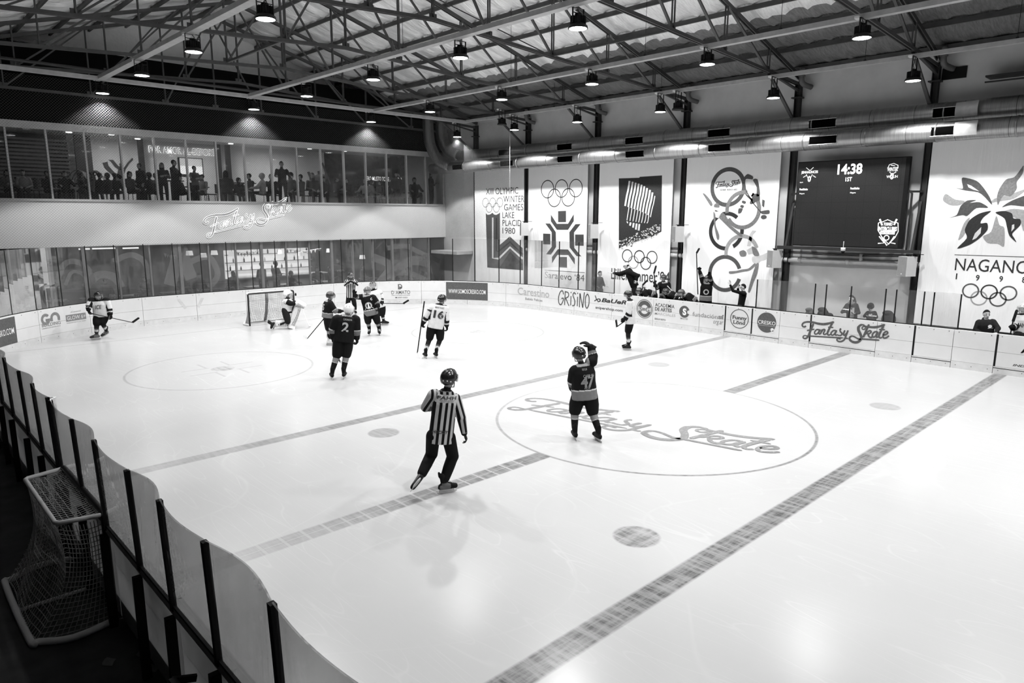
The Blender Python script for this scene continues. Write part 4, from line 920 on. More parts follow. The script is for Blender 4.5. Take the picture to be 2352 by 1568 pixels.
# ------------------------------------------------------------------ loudspeakers on the columns
M_SPK = plain('speaker_white', .6, .5, var=.02); M_GRILL = plain('speaker_grille', .28, .6)
def make_speaker(loc, lab):
    t = thing('loudspeaker', lab, 'loudspeaker', loc, 'wall loudspeakers'); L = np.array(loc, float)
    a = math.radians(35); X = np.array([math.cos(a), -math.sin(a), 0]); Y = np.array([math.sin(a), math.cos(a), 0])      # X away from the wall side, Y along
    def P(x, y, z): return tuple(L+X*x+Y*y+np.array([0, 0, z]))
    m = MB(); m.add([P(-.18, -.2, -.3), P(.18, -.16, -.3), P(.18, .16, -.3), P(-.18, .2, -.3), P(-.18, -.2, .3), P(.18, -.16, .3), P(.18, .16, .3), P(-.18, .2, .3)], [(0, 3, 2, 1), (4, 5, 6, 7), (0, 1, 5, 4), (1, 2, 6, 5), (2, 3, 7, 6), (3, 0, 4, 7)]); part('cabinet', m, M_SPK, t)
    m = MB(); m.add([P(-.186, -.185, -.285), P(-.186, .185, -.285), P(-.186, .185, .285), P(-.186, -.185, .285)], [(0, 1, 2, 3)]); part('grille', m, M_GRILL, t, 'grey front grille')
    m = MB(); m.add([P(-.19, -.02, -.25), P(-.19, .02, -.25), P(-.19, .02, -.21), P(-.19, -.02, -.21)], [(0, 1, 2, 3)]); part('badge', m, M_WHITE, t, 'small white badge')
    m = MB(); m.bar(P(0, 0, .3), P(0, 0, .37), .06, .06); m.bar(P(-.1, 0, .36), P(.34, -.2, .36), .05, .02); m.bar(P(0, -.1, .33), P(0, .1, .33), .03, .05); part('bracket', m, M_DARKMETAL, t)
    return t
spk = None
for (y, z), lab in zip([(23.75, 3.5), (19.5, 3.48), (15.26, 3.45), (11.3, 2.68), (7.06, 2.66)], ['white loudspeaker between the first two banners from the far corner', 'white loudspeaker between the snowflake banner and the striped banner', 'white loudspeaker between the striped banner and the ring banner', 'white loudspeaker at the lower left of the scoreboard', 'white loudspeaker at the lower right of the scoreboard']):
    if spk is None: spk = make_speaker((23.42, y, z), lab)
    else: dup(spk, (23.42, y, z), lab)
# ------------------------------------------------------------------ scoreboard
XS = 23.40
t = thing('scoreboard', 'large black screen showing 14:38 beside the ring banner', 'scoreboard', (XS+.1, 9.0, 3.1)); FS = wall_fn(XS-.006); f = zoom(1810, 350, 3.583, XS-.006)
ya, yb, za, zb_ = 10.69, 7.36, 3.17, 5.93
m = MB(); m.box((XS, yb-.08, za), (XS+.16, ya, zb_)); part('casing', m, M_BLACK, t)
m = MB(); m.box((XS-.004, yb+.03, za+.03), (XS, ya-.02, zb_-.03))
def led():
    q = NT('led_screen'); X, Y, Z = q.sep(q.coords()); g = q.math('MULTIPLY', q.math('GREATER_THAN', q.math('FRACT', q.math('MULTIPLY', Y, 2.0)), .008), q.math('GREATER_THAN', q.math('FRACT', q.math('MULTIPLY', Z, 2.0)), .008))
    n = q.noise(q.coords(), 30, 2); q.set(base=q.math('MULTIPLY', g, q.math('MULTIPLY_ADD', n, .012, .012)), rough=.6, spec=.2, emit=(1, 1, 1, 1), es=.006); return q.m
part('screen', m, led(), t, 'black lit panel')
M_LIT = glow('screen_lit', 1.0, 1.15)
for q in (('14:38', 408, 140, 612, 132, 86, .03), ('1ST', 473, 222, 526, 219, 34, .02), ('0', 162, 218, 188, 217, 48, .03), ('0', 840, 196, 870, 195, 52, .03), ('Penalidades', 95, 304, 162, 302, 17, .02), ('Ninguna', 94, 340, 135, 339, 14, 0),
          ('Penalidades', 513, 296, 588, 294, 18, .02), ('Ninguna', 511, 333, 557, 331, 15, 0), ('Gol 0', 98, 247, 122, 246, 9, 0), ('JENHALINCES', 110, 166, 246, 163, 26, .02), ('WINTER', 818, 140, 904, 137, 32, .02), ('WOLIH', 810, 200, 902, 197, 22, 0)):
    m = MB(); wtext(m, q[0], f, FS, *q[1:]); part('lit_text', m, M_LIT, t, 'lit white characters')
def outline(m, pts, w, closed=True):
    c = [f(*p) for p in pts]+([f(*pts[0])] if closed else []); stroke(m, c, w, FS, 1)
m = MB(); outline(m, [(743, 580), (775, 572), (820, 553), (862, 572), (905, 580), (907, 650), (880, 700), (828, 755), (772, 695), (740, 640)], .022)
for a in ([(755, 548), (775, 600)], [(895, 548), (872, 596)], [(750, 690), (792, 745), (740, 748)], [(875, 690), (838, 742), (884, 750)], [(768, 690), (812, 765), (848, 730)]): outline(m, a, .05 if len(a) == 2 else .03, False)
wtext(m, 'TORNEO', f, FS, 786, 591, 860, 588, 26, .03); wtext(m, 'INTERCLUBES', f, FS, 745, 628, 896, 630, 36, .04)
c0 = f(757, 672); c1 = f(880, 648); poly(m, [c0, (c1[0], c0[1]), c1, (c0[0], c1[1])], FS); cc = f(810, 702); disc(m, cc, .085, FS, 20, .06); part('emblem', m, M_LIT, t, 'white tournament emblem')
m = MB(); wtext(m, 'FANTASY SKATE', zoom(1810, 350, 3.583, XS-.012), wall_fn(XS-.012), 762, 662, 876, 660, 15, .02); part('emblem_word', m, M_BLACK, t, 'dark word on the emblem')
m = MB()
for a in ([(150, 125), (180, 150), (210, 122)], [(150, 180), (175, 235), (200, 180)], [(125, 205), (150, 190)], [(228, 205), (205, 190)], [(820, 130), (835, 100), (870, 90), (905, 105), (905, 130)], [(835, 160), (855, 180), (890, 160)], [(845, 105), (880, 110)]): outline(m, a, .02, False)
part('team_crests', m, glow('screen_lit_dim', 1.0, .55), t, 'white line crests')
m = MB(); m.bar((XS-.02, 11.2, 3.1), (XS-.02, 6.75, 3.1), .1, .1); m.bar((XS+.2, 11.0, 3.1), (XS+.2, 6.9, 3.1), .08, .08)
for y in (10.95, 7.0):
    m.bar((XS+.05, y, 3.1), (23.85, y, 4.6), .07, .07); m.bar((XS, y, 3.1), (23.9, y, 3.1), .07, .07)
m.bar((XS+.1, 10.69, 4.9), (23.85, 11.05, 4.9), .06, .06); m.bar((XS+.1, 7.3, 4.9), (23.85, 6.98, 4.9), .06, .06); m.bar((XS+.14, 7.18, 3.1), (XS+.14, 7.18, 4.85), .05, .05); m.bar((XS+.14, 7.18, 4.85), (XS+.14, 7.3, 4.95), .05, .05)
part('mounting_frame', m, M_COL, t)
m = MB(); L = np.array([XS-.08, 8.97, 3.1]); m.tube([L+(0, 0, .05), L+(0, 0, .26)], .012, 6); m.tube([L+(0, 0, -.05), L+(0, 0, .06)], [.07, .075], 14)
c = solo('security_camera', m, M_WHITE, 'small white dome camera under the middle of the scoreboard', 'camera', L, None, True); m = MB(); m.ball(L+(0, 0, -.06), .06, 14); part('dome', m, M_BLACK, c, 'dark dome', True)
# pipe, cables along the wall
m = MB(); m.tube([(23.89, y, 2.52+.16*(24-y)/17) for y in np.arange(24.2, 3.0, -.5)], .085, 12)
for y in (23.9, 19.45, 15.3, 10.6, 9.0, 6.9): m.tube([(23.89, y-.06, 2.52+.16*(24-y)/17), (23.89, y+.06, 2.52+.16*(24-y)/17)], .1, 12)
m.tube([(23.89, 8.6, 2.65), (23.89, 8.6, 2.95)], .06, 10)
solo('wall_pipe', m, plain('pvc_pipe', .66, .4), 'white pipe running along the wall below the scoreboard', 'pipe', (23.89, 14, 2.6), None, True)
m = MB()
for k in range(3): m.tube([(23.86+.02*k, y, 2.76+.16*(24-y)/17+.03*k-.03*math.sin((y-7)*math.pi/4.2)**2) for y in np.arange(24.2, 5.0, -.3)], .013, 5)
solo('cable_bundle', m, M_BLACK, 'black cables sagging along the wall above the white pipe', 'cable', (23.88, 14, 2.8))
m = MB(); m.box((22.9, 28.2, 2.12), (23.98, 30.4, 2.28)); solo('wall_ledge', m, M_FRAME, 'pale ledge on the wall in the far corner behind the glass', 'ledge', (23.5, 29.3, 2.2))
# ------------------------------------------------------------------ lit script sign on the end wall
f2 = lambda a, b: on(460+a/5.843, 470+b/5.843, 1, 30.46)
p0 = f2(55, 300); p1 = f2(1235, 175); wid = p1[0]-p0[0]
low = f2(140, 462); rise = .205
def neon():
    tb = MB(); k = wid/LGW; mid = MB()
    flat = [([((q[0]-LG0[0])*k, (q[1]-LG0[1])*k) for q in pts], [w*k for w in ws]) for pts, ws in LOGO]
    lo = min(q[1] for pts, _ in flat for q in pts)
    T = lambda u, v: (p0[0]+u, 30.46, low[2]+.06+(v-lo)*1.02+u*rise*.78)
    for pts, ws in flat:
        Lx, Rx = ribbon2d(pts, [w*1.12 for w in ws], 4, True); loop = [T(*q) for q in Lx]+[T(*q) for q in reversed(Rx)]; tb.tube(loop+[loop[0]], .0085, 4)
        stroke(mid, pts, [w*1.35 for w in ws], lambda u, v, j=len(mid.f): (T(u, v)[0], 30.478-j*.00002, T(u, v)[2]), 4, True)
    return tb, mid
tb, mid = neon()
t = thing('neon_sign', 'outlined glowing script sign on the pale band of the end wall', 'neon sign', (p0[0], 30.46, 3.6)); part('neon_tube', tb, glow('neon_white', 1.0, 1.1), t); part('backing', mid, plain('sign_backing', .33, .6), t)
# ================================================================== people
def vec(*a): return np.array(a, float)
def unit(v): v = np.array(v, float); return v/(np.linalg.norm(v)+1e-12)
def lerp(a, b, t): return np.array(a)*(1-t)+np.array(b)*t
M_VISOR = glass('clear_visor', .8, .12, .05, .08)
M_HAIR = plain('dark_hair', .01, .85, var=.2, scale=30, spec=.1)
def segd(V, a, b):
    ab = b-a; t = np.clip(((V-a)@ab)/(ab@ab+1e-9), 0, 1); return t, np.linalg.norm(V-(a+t[:, None]*ab), axis=1)
class Fig:
    """joints read in crop pixels and put at their own distance from the eye"""
    def __init__(s, z, base, ground=0.0, D=None):
        s.z = z; px, py = z[0]+base[0]/z[2], z[1]+base[1]/z[2]
        if D is None: s.base = ice_pt(px, py, ground)
        else:
            d = ray(px, py); t = D/np.hypot(d[0], d[1]); s.base = EYE+d*t; s.base[2] = ground
        s.D = np.hypot(s.base[0], s.base[1]); s.N = vec(s.base[0]/s.D, s.base[1]/s.D, 0); s.R = vec(s.N[1], -s.N[0], 0); s.U = vec(0, 0, 1)
        s.P = {}
    def J(s, a, b, dd=0.0):
        d = ray(s.z[0]+a/s.z[2], s.z[1]+b/s.z[2]); t = (s.D+dd)/(d@s.N); return EYE+d*t
    def dir(s, r, a, u=0.0): return unit(s.R*r+s.N*a+s.U*u)
def hand_mesh(mb, wr, d, n, side, k=1.0, curl=.6, glove=True, w=None):
    """palm, four unequal fingers bent at the knuckles and a thumb from the side of the palm; n: where the palm looks"""
    d = unit(d); n = unit(np.array(n)-d*np.dot(n, d)); w = np.cross(d, n)*side if w is None else unit(w)
    fr, pr = (.019, (.052, .03, .062)) if glove else (.0095, (.043, .017, .05))
    mb.ball(wr+d*.06*k, np.array(pr)*k, 12, X=w, Y=n, Z=d)
    if glove: mb.tube([wr-d*.085*k, wr-d*.02*k, wr+d*.03*k], [.066*k, .055*k, .045*k], 12)
    for i in range(4):
        L = (.03, .034, .032, .026)[i]*k*(1.1 if glove else 1); p = wr+d*.1*k+w*(.034-.0225*i)*k; a = .15; pts = [p-d*.03*k, p]
        for sgm in range(3):
            a += curl*(.55, .85, .6)[sgm]; p = p+(d*math.cos(a)+n*math.sin(a))*L; pts.append(p)
        mb.caps(pts, [fr*k*1.05, fr*k, fr*k*.95, fr*k*.9, fr*k*.8], 8)
    p = wr+d*.035*k+w*.038*k; q = p+unit(d*.55+w*.75+n*.25)*.045*k; r = q+unit(d*.85+w*(.35-.5*curl)+n*(.2+.5*curl))*.04*k
    mb.caps([p, q, r], [fr*1.25*k, fr*1.1*k, fr*.9*k], 8); return mb
def head_mesh(mb, hc, hf, hu, k=1.0):
    hr = np.cross(hf, hu)
    mb.ball(hc+hu*.02*k, (.078*k, .098*k, .105*k), 16, X=hr, Y=hf, Z=hu)
    mb.ball(hc-hu*.055*k+hf*.022*k, (.058*k, .068*k, .068*k), 14, X=hr, Y=hf, Z=hu)
    mb.caps([hc+hf*.09*k+hu*.01*k, hc+hf*.112*k-hu*.028*k], [.011*k, .017*k], 8)
    for s in (-1, 1): mb.ball(hc+hr*s*.08*k-hu*.005*k, (.012*k, .022*k, .034*k), 8, X=hr, Y=hf, Z=hu)
    return mb
def head_tones(V, hc, hf, hu, k, skin):
    hr = np.cross(hf, hu); t = np.full(len(V), skin); q = V-hc
    x, y, z = q@hr, q@hf, q@hu
    for s in (-1, 1):
        e = ((x-s*.032*k)/(.017*k))**2+((z-.018*k)/(.010*k))**2; t[(e < 1) & (y > .03*k)] = skin*.18
        b = ((x-s*.034*k)/(.024*k))**2+((z-.042*k)/(.006*k))**2; t[(b < 1) & (y > .03*k)] = skin*.3
    if skin < .4: t[z < -.105*k] = .015  # dark neck: guard and hair; on referees also neck shadow put into the tone
    m = ((x)/(.026*k))**2+((z+.068*k)/(.007*k))**2; t[(m < 1) & (y > .03*k)] = skin*.4
    return t
def finish(mb, voxel, tone, smooth=3):
    o = remesh(mb, voxel, smooth); V = np.array(o.v); o.t = list(tone(V) if callable(tone) else np.full(len(V), tone)); return o
def hair_cap(hc, hf, hu, k=1.0, long=False, bun=False):
    hr = np.cross(hf, hu); mb = MB(); n = 24; rows = []
    for sc_ in (1.0, .9):
        rr = []
        for i in range(9):
            r = []
            for j in range(n+1):
                u = 2*math.pi*j/n; f = math.cos(u); vm = math.radians(52+22*(1-f)+(26 if f < -.3 else 0)); v = vm*i/8
                r.append(hc+hu*.022*k+(hr*math.sin(u)*.088+hf*f*.108)*math.sin(v)*k*sc_+hu*.118*k*math.cos(v)*sc_)
            rr.append(r)
        rows += rr if sc_ == 1.0 else rr[::-1]
    mb.grid(rows)
    if long:
        b = hc-hf*.05*k
        for s in (-1, -.5, 0, .5, 1): mb.caps([b+hr*s*.06*k+hu*.04*k, b+hr*s*.085*k-hu*.1*k-hf*.03*k, b+hr*s*.08*k-hu*.27*k-hf*.02*k], [.04*k, .042*k, .022*k], 8)
    return mb
def helmet(parent, hc, hf, hu, k, tone, visor='shield', stickers=False, name='helmet'):
    hr = np.cross(hf, hu); n = 32; c = hc+hu*.025*k; rows = []
    def pt(u, v, s): return c+(hr*math.sin(u)*.124+hf*math.cos(u)*.149)*math.sin(v)*k*s+hu*.138*k*math.cos(v)*s*(1+.05*math.cos(3*u)*math.sin(v)**2)
    for s in (1.0, .9):
        rr = []
        for i in range(13):
            r = []
            for j in range(n+1):
                u = 2*math.pi*j/n; f = math.cos(u); vm = math.radians(76+18*(1-f) if f > 0 else 94+ (28 if -.75 < f < .1 else 32)); r.append(pt(u, vm*i/12, s))
            rr.append(r)
        rows += rr if s == 1.0 else rr[::-1]
    mb = MB(); mb.grid(rows)
    for a in (-.35, .35): mb.tube([pt(a, math.radians(v), 1.0) for v in (60, 35, 10, -15, -40, -62)], .011*k, 6)
    h = part(name, mb, plain('helmet_shell_%02d' % int(tone*100), tone, .22, var=.03, spec=.6), parent, None, True)
    mb = MB()
    for s in (-1, 1): mb.tube([c+hr*s*.105*k-hu*.05*k, c+hr*s*.075*k-hu*.13*k+hf*.04*k, c-hu*.15*k+hf*.07*k], .007*k, 6)
    part('chin_strap', mb, M_BLACK, h)
    if visor == 'shield':
        rows = [[pt(math.radians(a), math.radians(v), 1.1) for a in range(-78, 79, 12)] for v in (70, 80, 92, 106, 116)]
        mb = MB(); mb.grid(rows); part('visor', mb, M_VISOR, h, 'clear face shield', True)
    elif visor == 'cage':
        mb = MB()
        for a in range(-66, 67, 12): mb.tube([pt(math.radians(a), math.radians(v), 1.16) for v in (68, 82, 100, 118, 134)], .004*k, 5)
        for v in (72, 84, 96, 108, 122, 134): mb.tube([pt(math.radians(a), math.radians(v), 1.16) for a in range(-72, 73, 12)], .004*k, 5)
        part('face_cage', mb, M_FRAME if visor == 'cage' else M_BLACK, h, 'wire face cage')
    if stickers:
        for u, v in stickers:
            p = pt(u, v, 1.01); q = unit(p-c); mb = MB(); x = unit(np.cross(q, hu)); mb.ball(p, (.012*k, .012*k, .003), 8, X=x, Y=np.cross(q, x), Z=q); part('sticker', mb, M_WHITE, h, 'small white sticker')
    return h
M_LACE = plain('lace_white', .7, .6)
def skate(parent, bot, t, u, k=1.0, tone=.02, accent=.02, vox=.012):
    t = unit(t); u = unit(np.array(u)-t*np.dot(u, t)); w = np.cross(t, u)
    an = bot+u*.185*k-t*.045*k; mb = MB()
    mb.caps([an+u*.09*k-t*.01*k, an], [.06*k, .053*k], 10); mb.ball(bot+u*.115*k-t*.09*k, (.046*k, .05*k, .045*k), 10, X=w, Y=t, Z=u)
    mb.caps([an-u*.03*k, bot+u*.125*k+t*.05*k, bot+u*.105*k+t*.135*k], [.052*k, .047*k, .042*k], 10)
    mb.loft([bot+u*.075*k, bot+u*.11*k], [w, w], [t, t], [.042*k, .045*k], [.14*k, .14*k], 14)
    mb.caps([an+u*.1*k-t*.06*k, an+u*.155*k-t*.075*k], [.03*k, .02*k], 8)
    c = bot+u*.1*k
    def tn(V):
        q = V-c; a = np.full(len(V), tone); s = (np.abs(q@w) > .03*k) & (q@t < .05*k) & (q@u < .08*k); a[s] = accent; return a
    b = part('skate', finish(mb, vox, tn), M_TONE, parent, None, True)
    mb = MB(); cs = [bot+u*.078*k, bot+u*.05*k, bot+u*.028*k]; mb.loft(cs, [w]*3, [t]*3, [.026*k, .01*k, .006*k], [.125*k, .115*k, .13*k], 12); part('blade_holder', mb, plain('holder_white', .55, .4), b, 'pale blade holder', True)
    mb = MB(); pts = [bot-t*.15*k+u*.014*k, bot-t*.12*k, bot+t*.11*k, bot+t*.155*k+u*.02*k]
    for a, c2 in zip(pts[:-1], pts[1:]): mb.bar(a+u*.015*k, c2+u*.015*k, .005, .03*k, up=u)
    part('blade', mb, M_ALU, b, 'steel blade')
    mb = MB()
    for i in range(4):
        p = lerp(an+t*.055*k+u*.03*k, bot+u*.17*k+t*.075*k, i/3.0); mb.tube([p-w*.03*k, p+w*.03*k+t*.008], .004*k, 5)
    part('laces', mb, M_LACE, b, 'white laces'); return an+u*.09*k
def frame_of(P):
    c = lerp(P['hpL'], P['hpR'], .5); up = unit(P['neck']-c); r = P['shR']-P['shL']; r = unit(r-up*(r@up)); return c, up, r, np.cross(up, r)
def torso_loft(mb, P, rx, ry, drop=0.0, n=18):
    c, up, r, f = frame_of(P); L = np.linalg.norm(P['neck']-c); hr = P['hpR']-P['hpL']; hr = unit(hr-up*(hr@up)); hf = np.cross(up, hr)
    ts = [-.02-drop, .18, .45, .75, .93, 1.05]; cs = [c+up*L*q for q in ts]
    xs = [unit(lerp(hr, r, min(max(q, 0), 1))) for q in ts]; ys = [np.cross(up, x) for x in xs]
    mb.loft(cs, xs, ys, rx, ry, n); return mb
def tube_cloth(name, parent, pts, rs, tone, vox=.014, n=12, label=None, mat=None):
    mb = MB(); mb.caps(pts, rs, n); return part(name, finish(mb, vox, tone), mat or M_TONE, parent, label, True)
def on_cloth(cloth, P, h0, side=-1, k=1.0, off=.007):
    """fn(u, v): a point on the back (side -1) or chest (side 1) of a garment; v metres above the hip line, u metres to the reader's right"""
    from mathutils.bvhtree import BVHTree
    c, up, r, f = frame_of(P); org = ORG[cloth.name]; me = cloth.data
    bt = BVHTree.FromPolygons([Vector(v.co) for v in me.vertices], [tuple(p.vertices) for p in me.polygons])
    rd = r if side < 0 else -r; out = f*side
    def fn(u, v):
        p = c+up*v+rd*u+out*.6-org; hit = bt.ray_cast(Vector(p), Vector(-out), 1.2)
        q = np.array(hit[0]) if hit[0] is not None else p-out*.42
        return tuple(q+out*off+org)
    return fn
def cloth_text(cloth, P, body, u, v, w, h, mat, side=-1, bold=0.0, shear=0.0, off=.007, name='lettering', label=None):
    fn = on_cloth(cloth, P, 0, side, off=off); mb = MB(); write(mb, body, fn, u-w/2, v-h/2, w, h, bold, shear); part(name, mb, mat, cloth, label or 'lettering on the jersey')
def arm_tones(P, V, k):
    """parameter along the arms (-1 on the torso) and which arm"""
    best = np.full(len(V), -1.0); ins = np.zeros(len(V)); c, up, r, f = frame_of(P)
    lat = (V-lerp(c, P['neck'], .6))@r
    for sd, sg in (('L', -1), ('R', 1)):
        a, b, e = P['sh'+sd], P['el'+sd], P['wr'+sd]; t1, d1 = segd(V, a, b); t2, d2 = segd(V, b, e)
        l1, l2 = np.linalg.norm(b-a), np.linalg.norm(e-b); t = np.where(d1 < d2, t1*l1, l1+t2*l2)/(l1+l2); d = np.minimum(d1, d2)
        m = (d < .1*k) & ((lat*sg > .14*k) | (t > .3)); best[m] = t[m]
        pt = np.where((d1 < d2)[:, None], a+t1[:, None]*(b-a), b+t2[:, None]*(e-b)); inner = (V-pt)@(r*-sg); ins[m] = inner[m]
    return best, ins
def jersey_tone(P, team, k):
    c, up, r, f = frame_of(P); L = np.linalg.norm(P['neck']-c)
    def fn(V):
        h = ((V-c)@up)/L; arm, ins = arm_tones(P, V, k); lat = np.abs((V-c)@r); t = np.full(len(V), .005)
        if team.startswith('dark'):
            s = arm < 0
            if team == 'dark': t[s & (h < .20)] = .15; t[s & (h >= .20) & (h < .235)] = .55
            t[(arm > .52) & (arm < .545)] = .55; t[(arm > .545) & (arm < .74)] = .13; t[arm > .74] = .005
            t[s & (h > .985) & (lat < .12*k)] = .3
        elif team == 'white':
            t[:] = .58; s = arm < 0; t[(~s) & (ins > .03*k) & (arm > .12)] = .008; t[(arm > .62)] = .008; t[(arm > .78) & (arm < .86)] = .52; t[s & (lat > .215*k) & (h > .25) & (h < .72)] = .008; t[s & (h > 1.0)] = .008
        elif team == 'ref':
            x = (V-c)@r; s = arm < 0; t[:] = x/(.086*k)+20.24
            t[s & (h > .80) & (h < .955) & (np.abs(x) < .17*k)] = 100.0
            t[~s] = ins[~s]/(.075*k)+20.6; t[(arm > .93)] = 200.0; t[s & (h > 1.02)] = 200.0
        return t
    return fn
def person_body(F, P, face, k, skin, hands, label, vox=.012, category='person', group=None):
    mb = MB(); torso_loft(mb, P, np.array([.15, .135, .14, .16, .13, .055])*k, np.array([.105, .095, .1, .105, .075, .05])*k)
    for s in 'LR':
        mb.caps([P['sh'+s], P['el'+s], P['wr'+s]], [.052*k, .043*k, .031*k]); mb.caps([P['hp'+s], P['kn'+s], P['an'+s]], [.082*k, .057*k, .042*k])
    hu = unit(P['head']-P['neck']*1.0+vec(0, 0, .25)); hf = unit(face-hu*(face@hu)); hc = P['head']
    mb.caps([P['neck']-hu*.04, hc-hu*.06*k], [.06*k, .052*k]); head_mesh(mb, hc, hf, hu, k)
    for s, (d, n, curl) in hands.items(): hand_mesh(mb, P['wr'+s], d, n, 1 if s == 'R' else -1, k, curl, False)
    o = finish(mb, vox, lambda V: head_tones(V, hc, hf, hu, k, skin)); b = F.base
    t = solo('person', o, M_TONE, label, category, b, group, True); return t, hc, hf, hu
def hockey_player(z, base, J, label, team='dark', k=1.0, face=(0, 1, 0), feet=(), gloves={}, helm=.015, visor='shield', stickers=False, vox=.013, socks=None, D=None, ground=0.0, legs=True, pants=.005, group=None, skate_tone=(.007, .02)):
    F = Fig(z, base, ground, D); P = {q: F.J(*v) for q, v in J.items()}; F.P = P
    if legs:
        ank = []
        for s, (a, b, dd, t, u) in zip('LR', feet):
            bot = F.J(a, b, dd); 
            if bot[2] < .03 or abs(bot[2]) < .06: bot[2] = 0.0
            tt, uu = F.dir(*t), F.dir(*u); tt = unit(tt); uu = unit(uu-tt*(uu@tt)); P['an'+s] = bot+uu*.2*k-tt*.045*k; ank.append((bot, tt, uu))
    else:
        for s in 'LR': P['an'+s] = P['kn'+s]+vec(0, 0, -.42)
    fd = F.dir(*face)
    root, hc, hf, hu = person_body(F, P, fd, k, .38, {}, label, vox, group=group)
    # trousers with padding, socks, skates
    mb = MB(); c, up, r, f = frame_of(P)
    torso_loft(mb, P, np.array([.185, .175, .10, .05, .04, .03])*k, np.array([.145, .135, .08, .05, .04, .03])*k, .06)
    for s in 'LR': mb.caps([P['hp'+s]-up*.02, lerp(P['hp'+s], P['kn'+s], .55), lerp(P['hp'+s], P['kn'+s], .9)], [.135*k, .138*k, .12*k], 12)
    part('padded_pants', finish(mb, vox+.003, pants), M_TONE, root, None, True)
    if legs:
        for s, (bot, tt, uu) in zip('LR', ank):
            kn, an = P['kn'+s], P['an'+s]+uu*.05*k
            def st(V, kn=kn, an=an):
                t, d = segd(V, kn, an); q = np.full(len(V), .006 if team.startswith('dark') else .012)
                if socks == 'grey': q[(t > .18) & (t < .47)] = .19; q[((t > .15) & (t < .18)) | ((t > .47) & (t < .5))] = .55
                if socks == 'white': q[(t > .5) & (t < .62)] = .07; q[(t > .64) & (t < .9)] = .5
                return q
            tube_cloth('sock', root, [kn+unit(P['hp'+s]-kn)*.04, kn, lerp(kn, an, .35), an], [.08*k, .083*k, .076*k, .06*k], st, vox)
            skate(root, bot, tt, uu, k, skate_tone[0], skate_tone[1], vox)
    mb = MB(); torso_loft(mb, P, np.array([.25, .24, .23, .24, .21, .085])*k, np.array([.185, .175, .165, .165, .13, .085])*k, .09)
    for s in 'LR': mb.caps([lerp(P['sh'+s], P['neck'], .12), P['sh'+s], P['el'+s], lerp(P['el'+s], P['wr'+s], .9)], [.11*k, .108*k, .095*k, .072*k], 12)
    j = part('jersey', finish(mb, vox, jersey_tone(P, team, k), 4), M_TONE, root, None, True)
    for s, (d, n, curl) in gloves.items():
        mb = MB(); hand_mesh(mb, P['wr'+s], F.dir(*d), F.dir(*n), 1 if s == 'R' else -1, k*1.08, curl, True); part('glove', finish(mb, .009 if vox < .014 else .012, .007, 2), M_TONE, root, None, True)
    helmet(root, hc, hf, hu, k, helm, visor, stickers)
    return F, P, root, j
def hockey_stick(F, label, pts, blade_tone=M_BLACK, shaft=M_BLACK, w=.028):
    """pts: butt, heel, toe in crop pixels"""
    b, h, t = (F.J(*q) for q in pts)
    if abs(h[2]) < .12: h[2] = max(h[2], .03); t[2] = max(t[2], .035)
    r = thing('hockey_stick', label, 'hockey stick', h, 'hockey sticks')
    mb = MB(); mb.bar(b, h, w, w*.75); mb.tube([b, lerp(b, h, .12)], w*.68, 8); part('shaft', mb, shaft, r)
    d = unit(t-h); up = unit(unit(b-h)-d*(unit(b-h)@d)); sd = np.cross(d, up); L = np.linalg.norm(t-h); rows = []
    for q in (-1, 1):
        rr = []
        for i in range(9):
            k = i/8; c = lerp(h, t, k)+sd*(.03*k*k)*1.0; w2 = .036-.012*(k > .93); rr.append([c-up*w2*.9+sd*.006*q, c+up*w2+sd*.006*q])
        rows.append(rr)
    mb = MB(); mb.grid(rows[0]); mb.grid([list(reversed(x)) for x in rows[1]])
    ring = [p[0] for p in rows[0]]+[p[1] for p in reversed(rows[0])]; ring2 = [p[0] for p in rows[1]]+[p[1] for p in reversed(rows[1])]; n = len(ring); mb.add(ring+ring2, [(i, (i+1) % n, n+(i+1) % n, n+i) for i in range(n)])
    part('blade', mb, blade_tone, r); return r
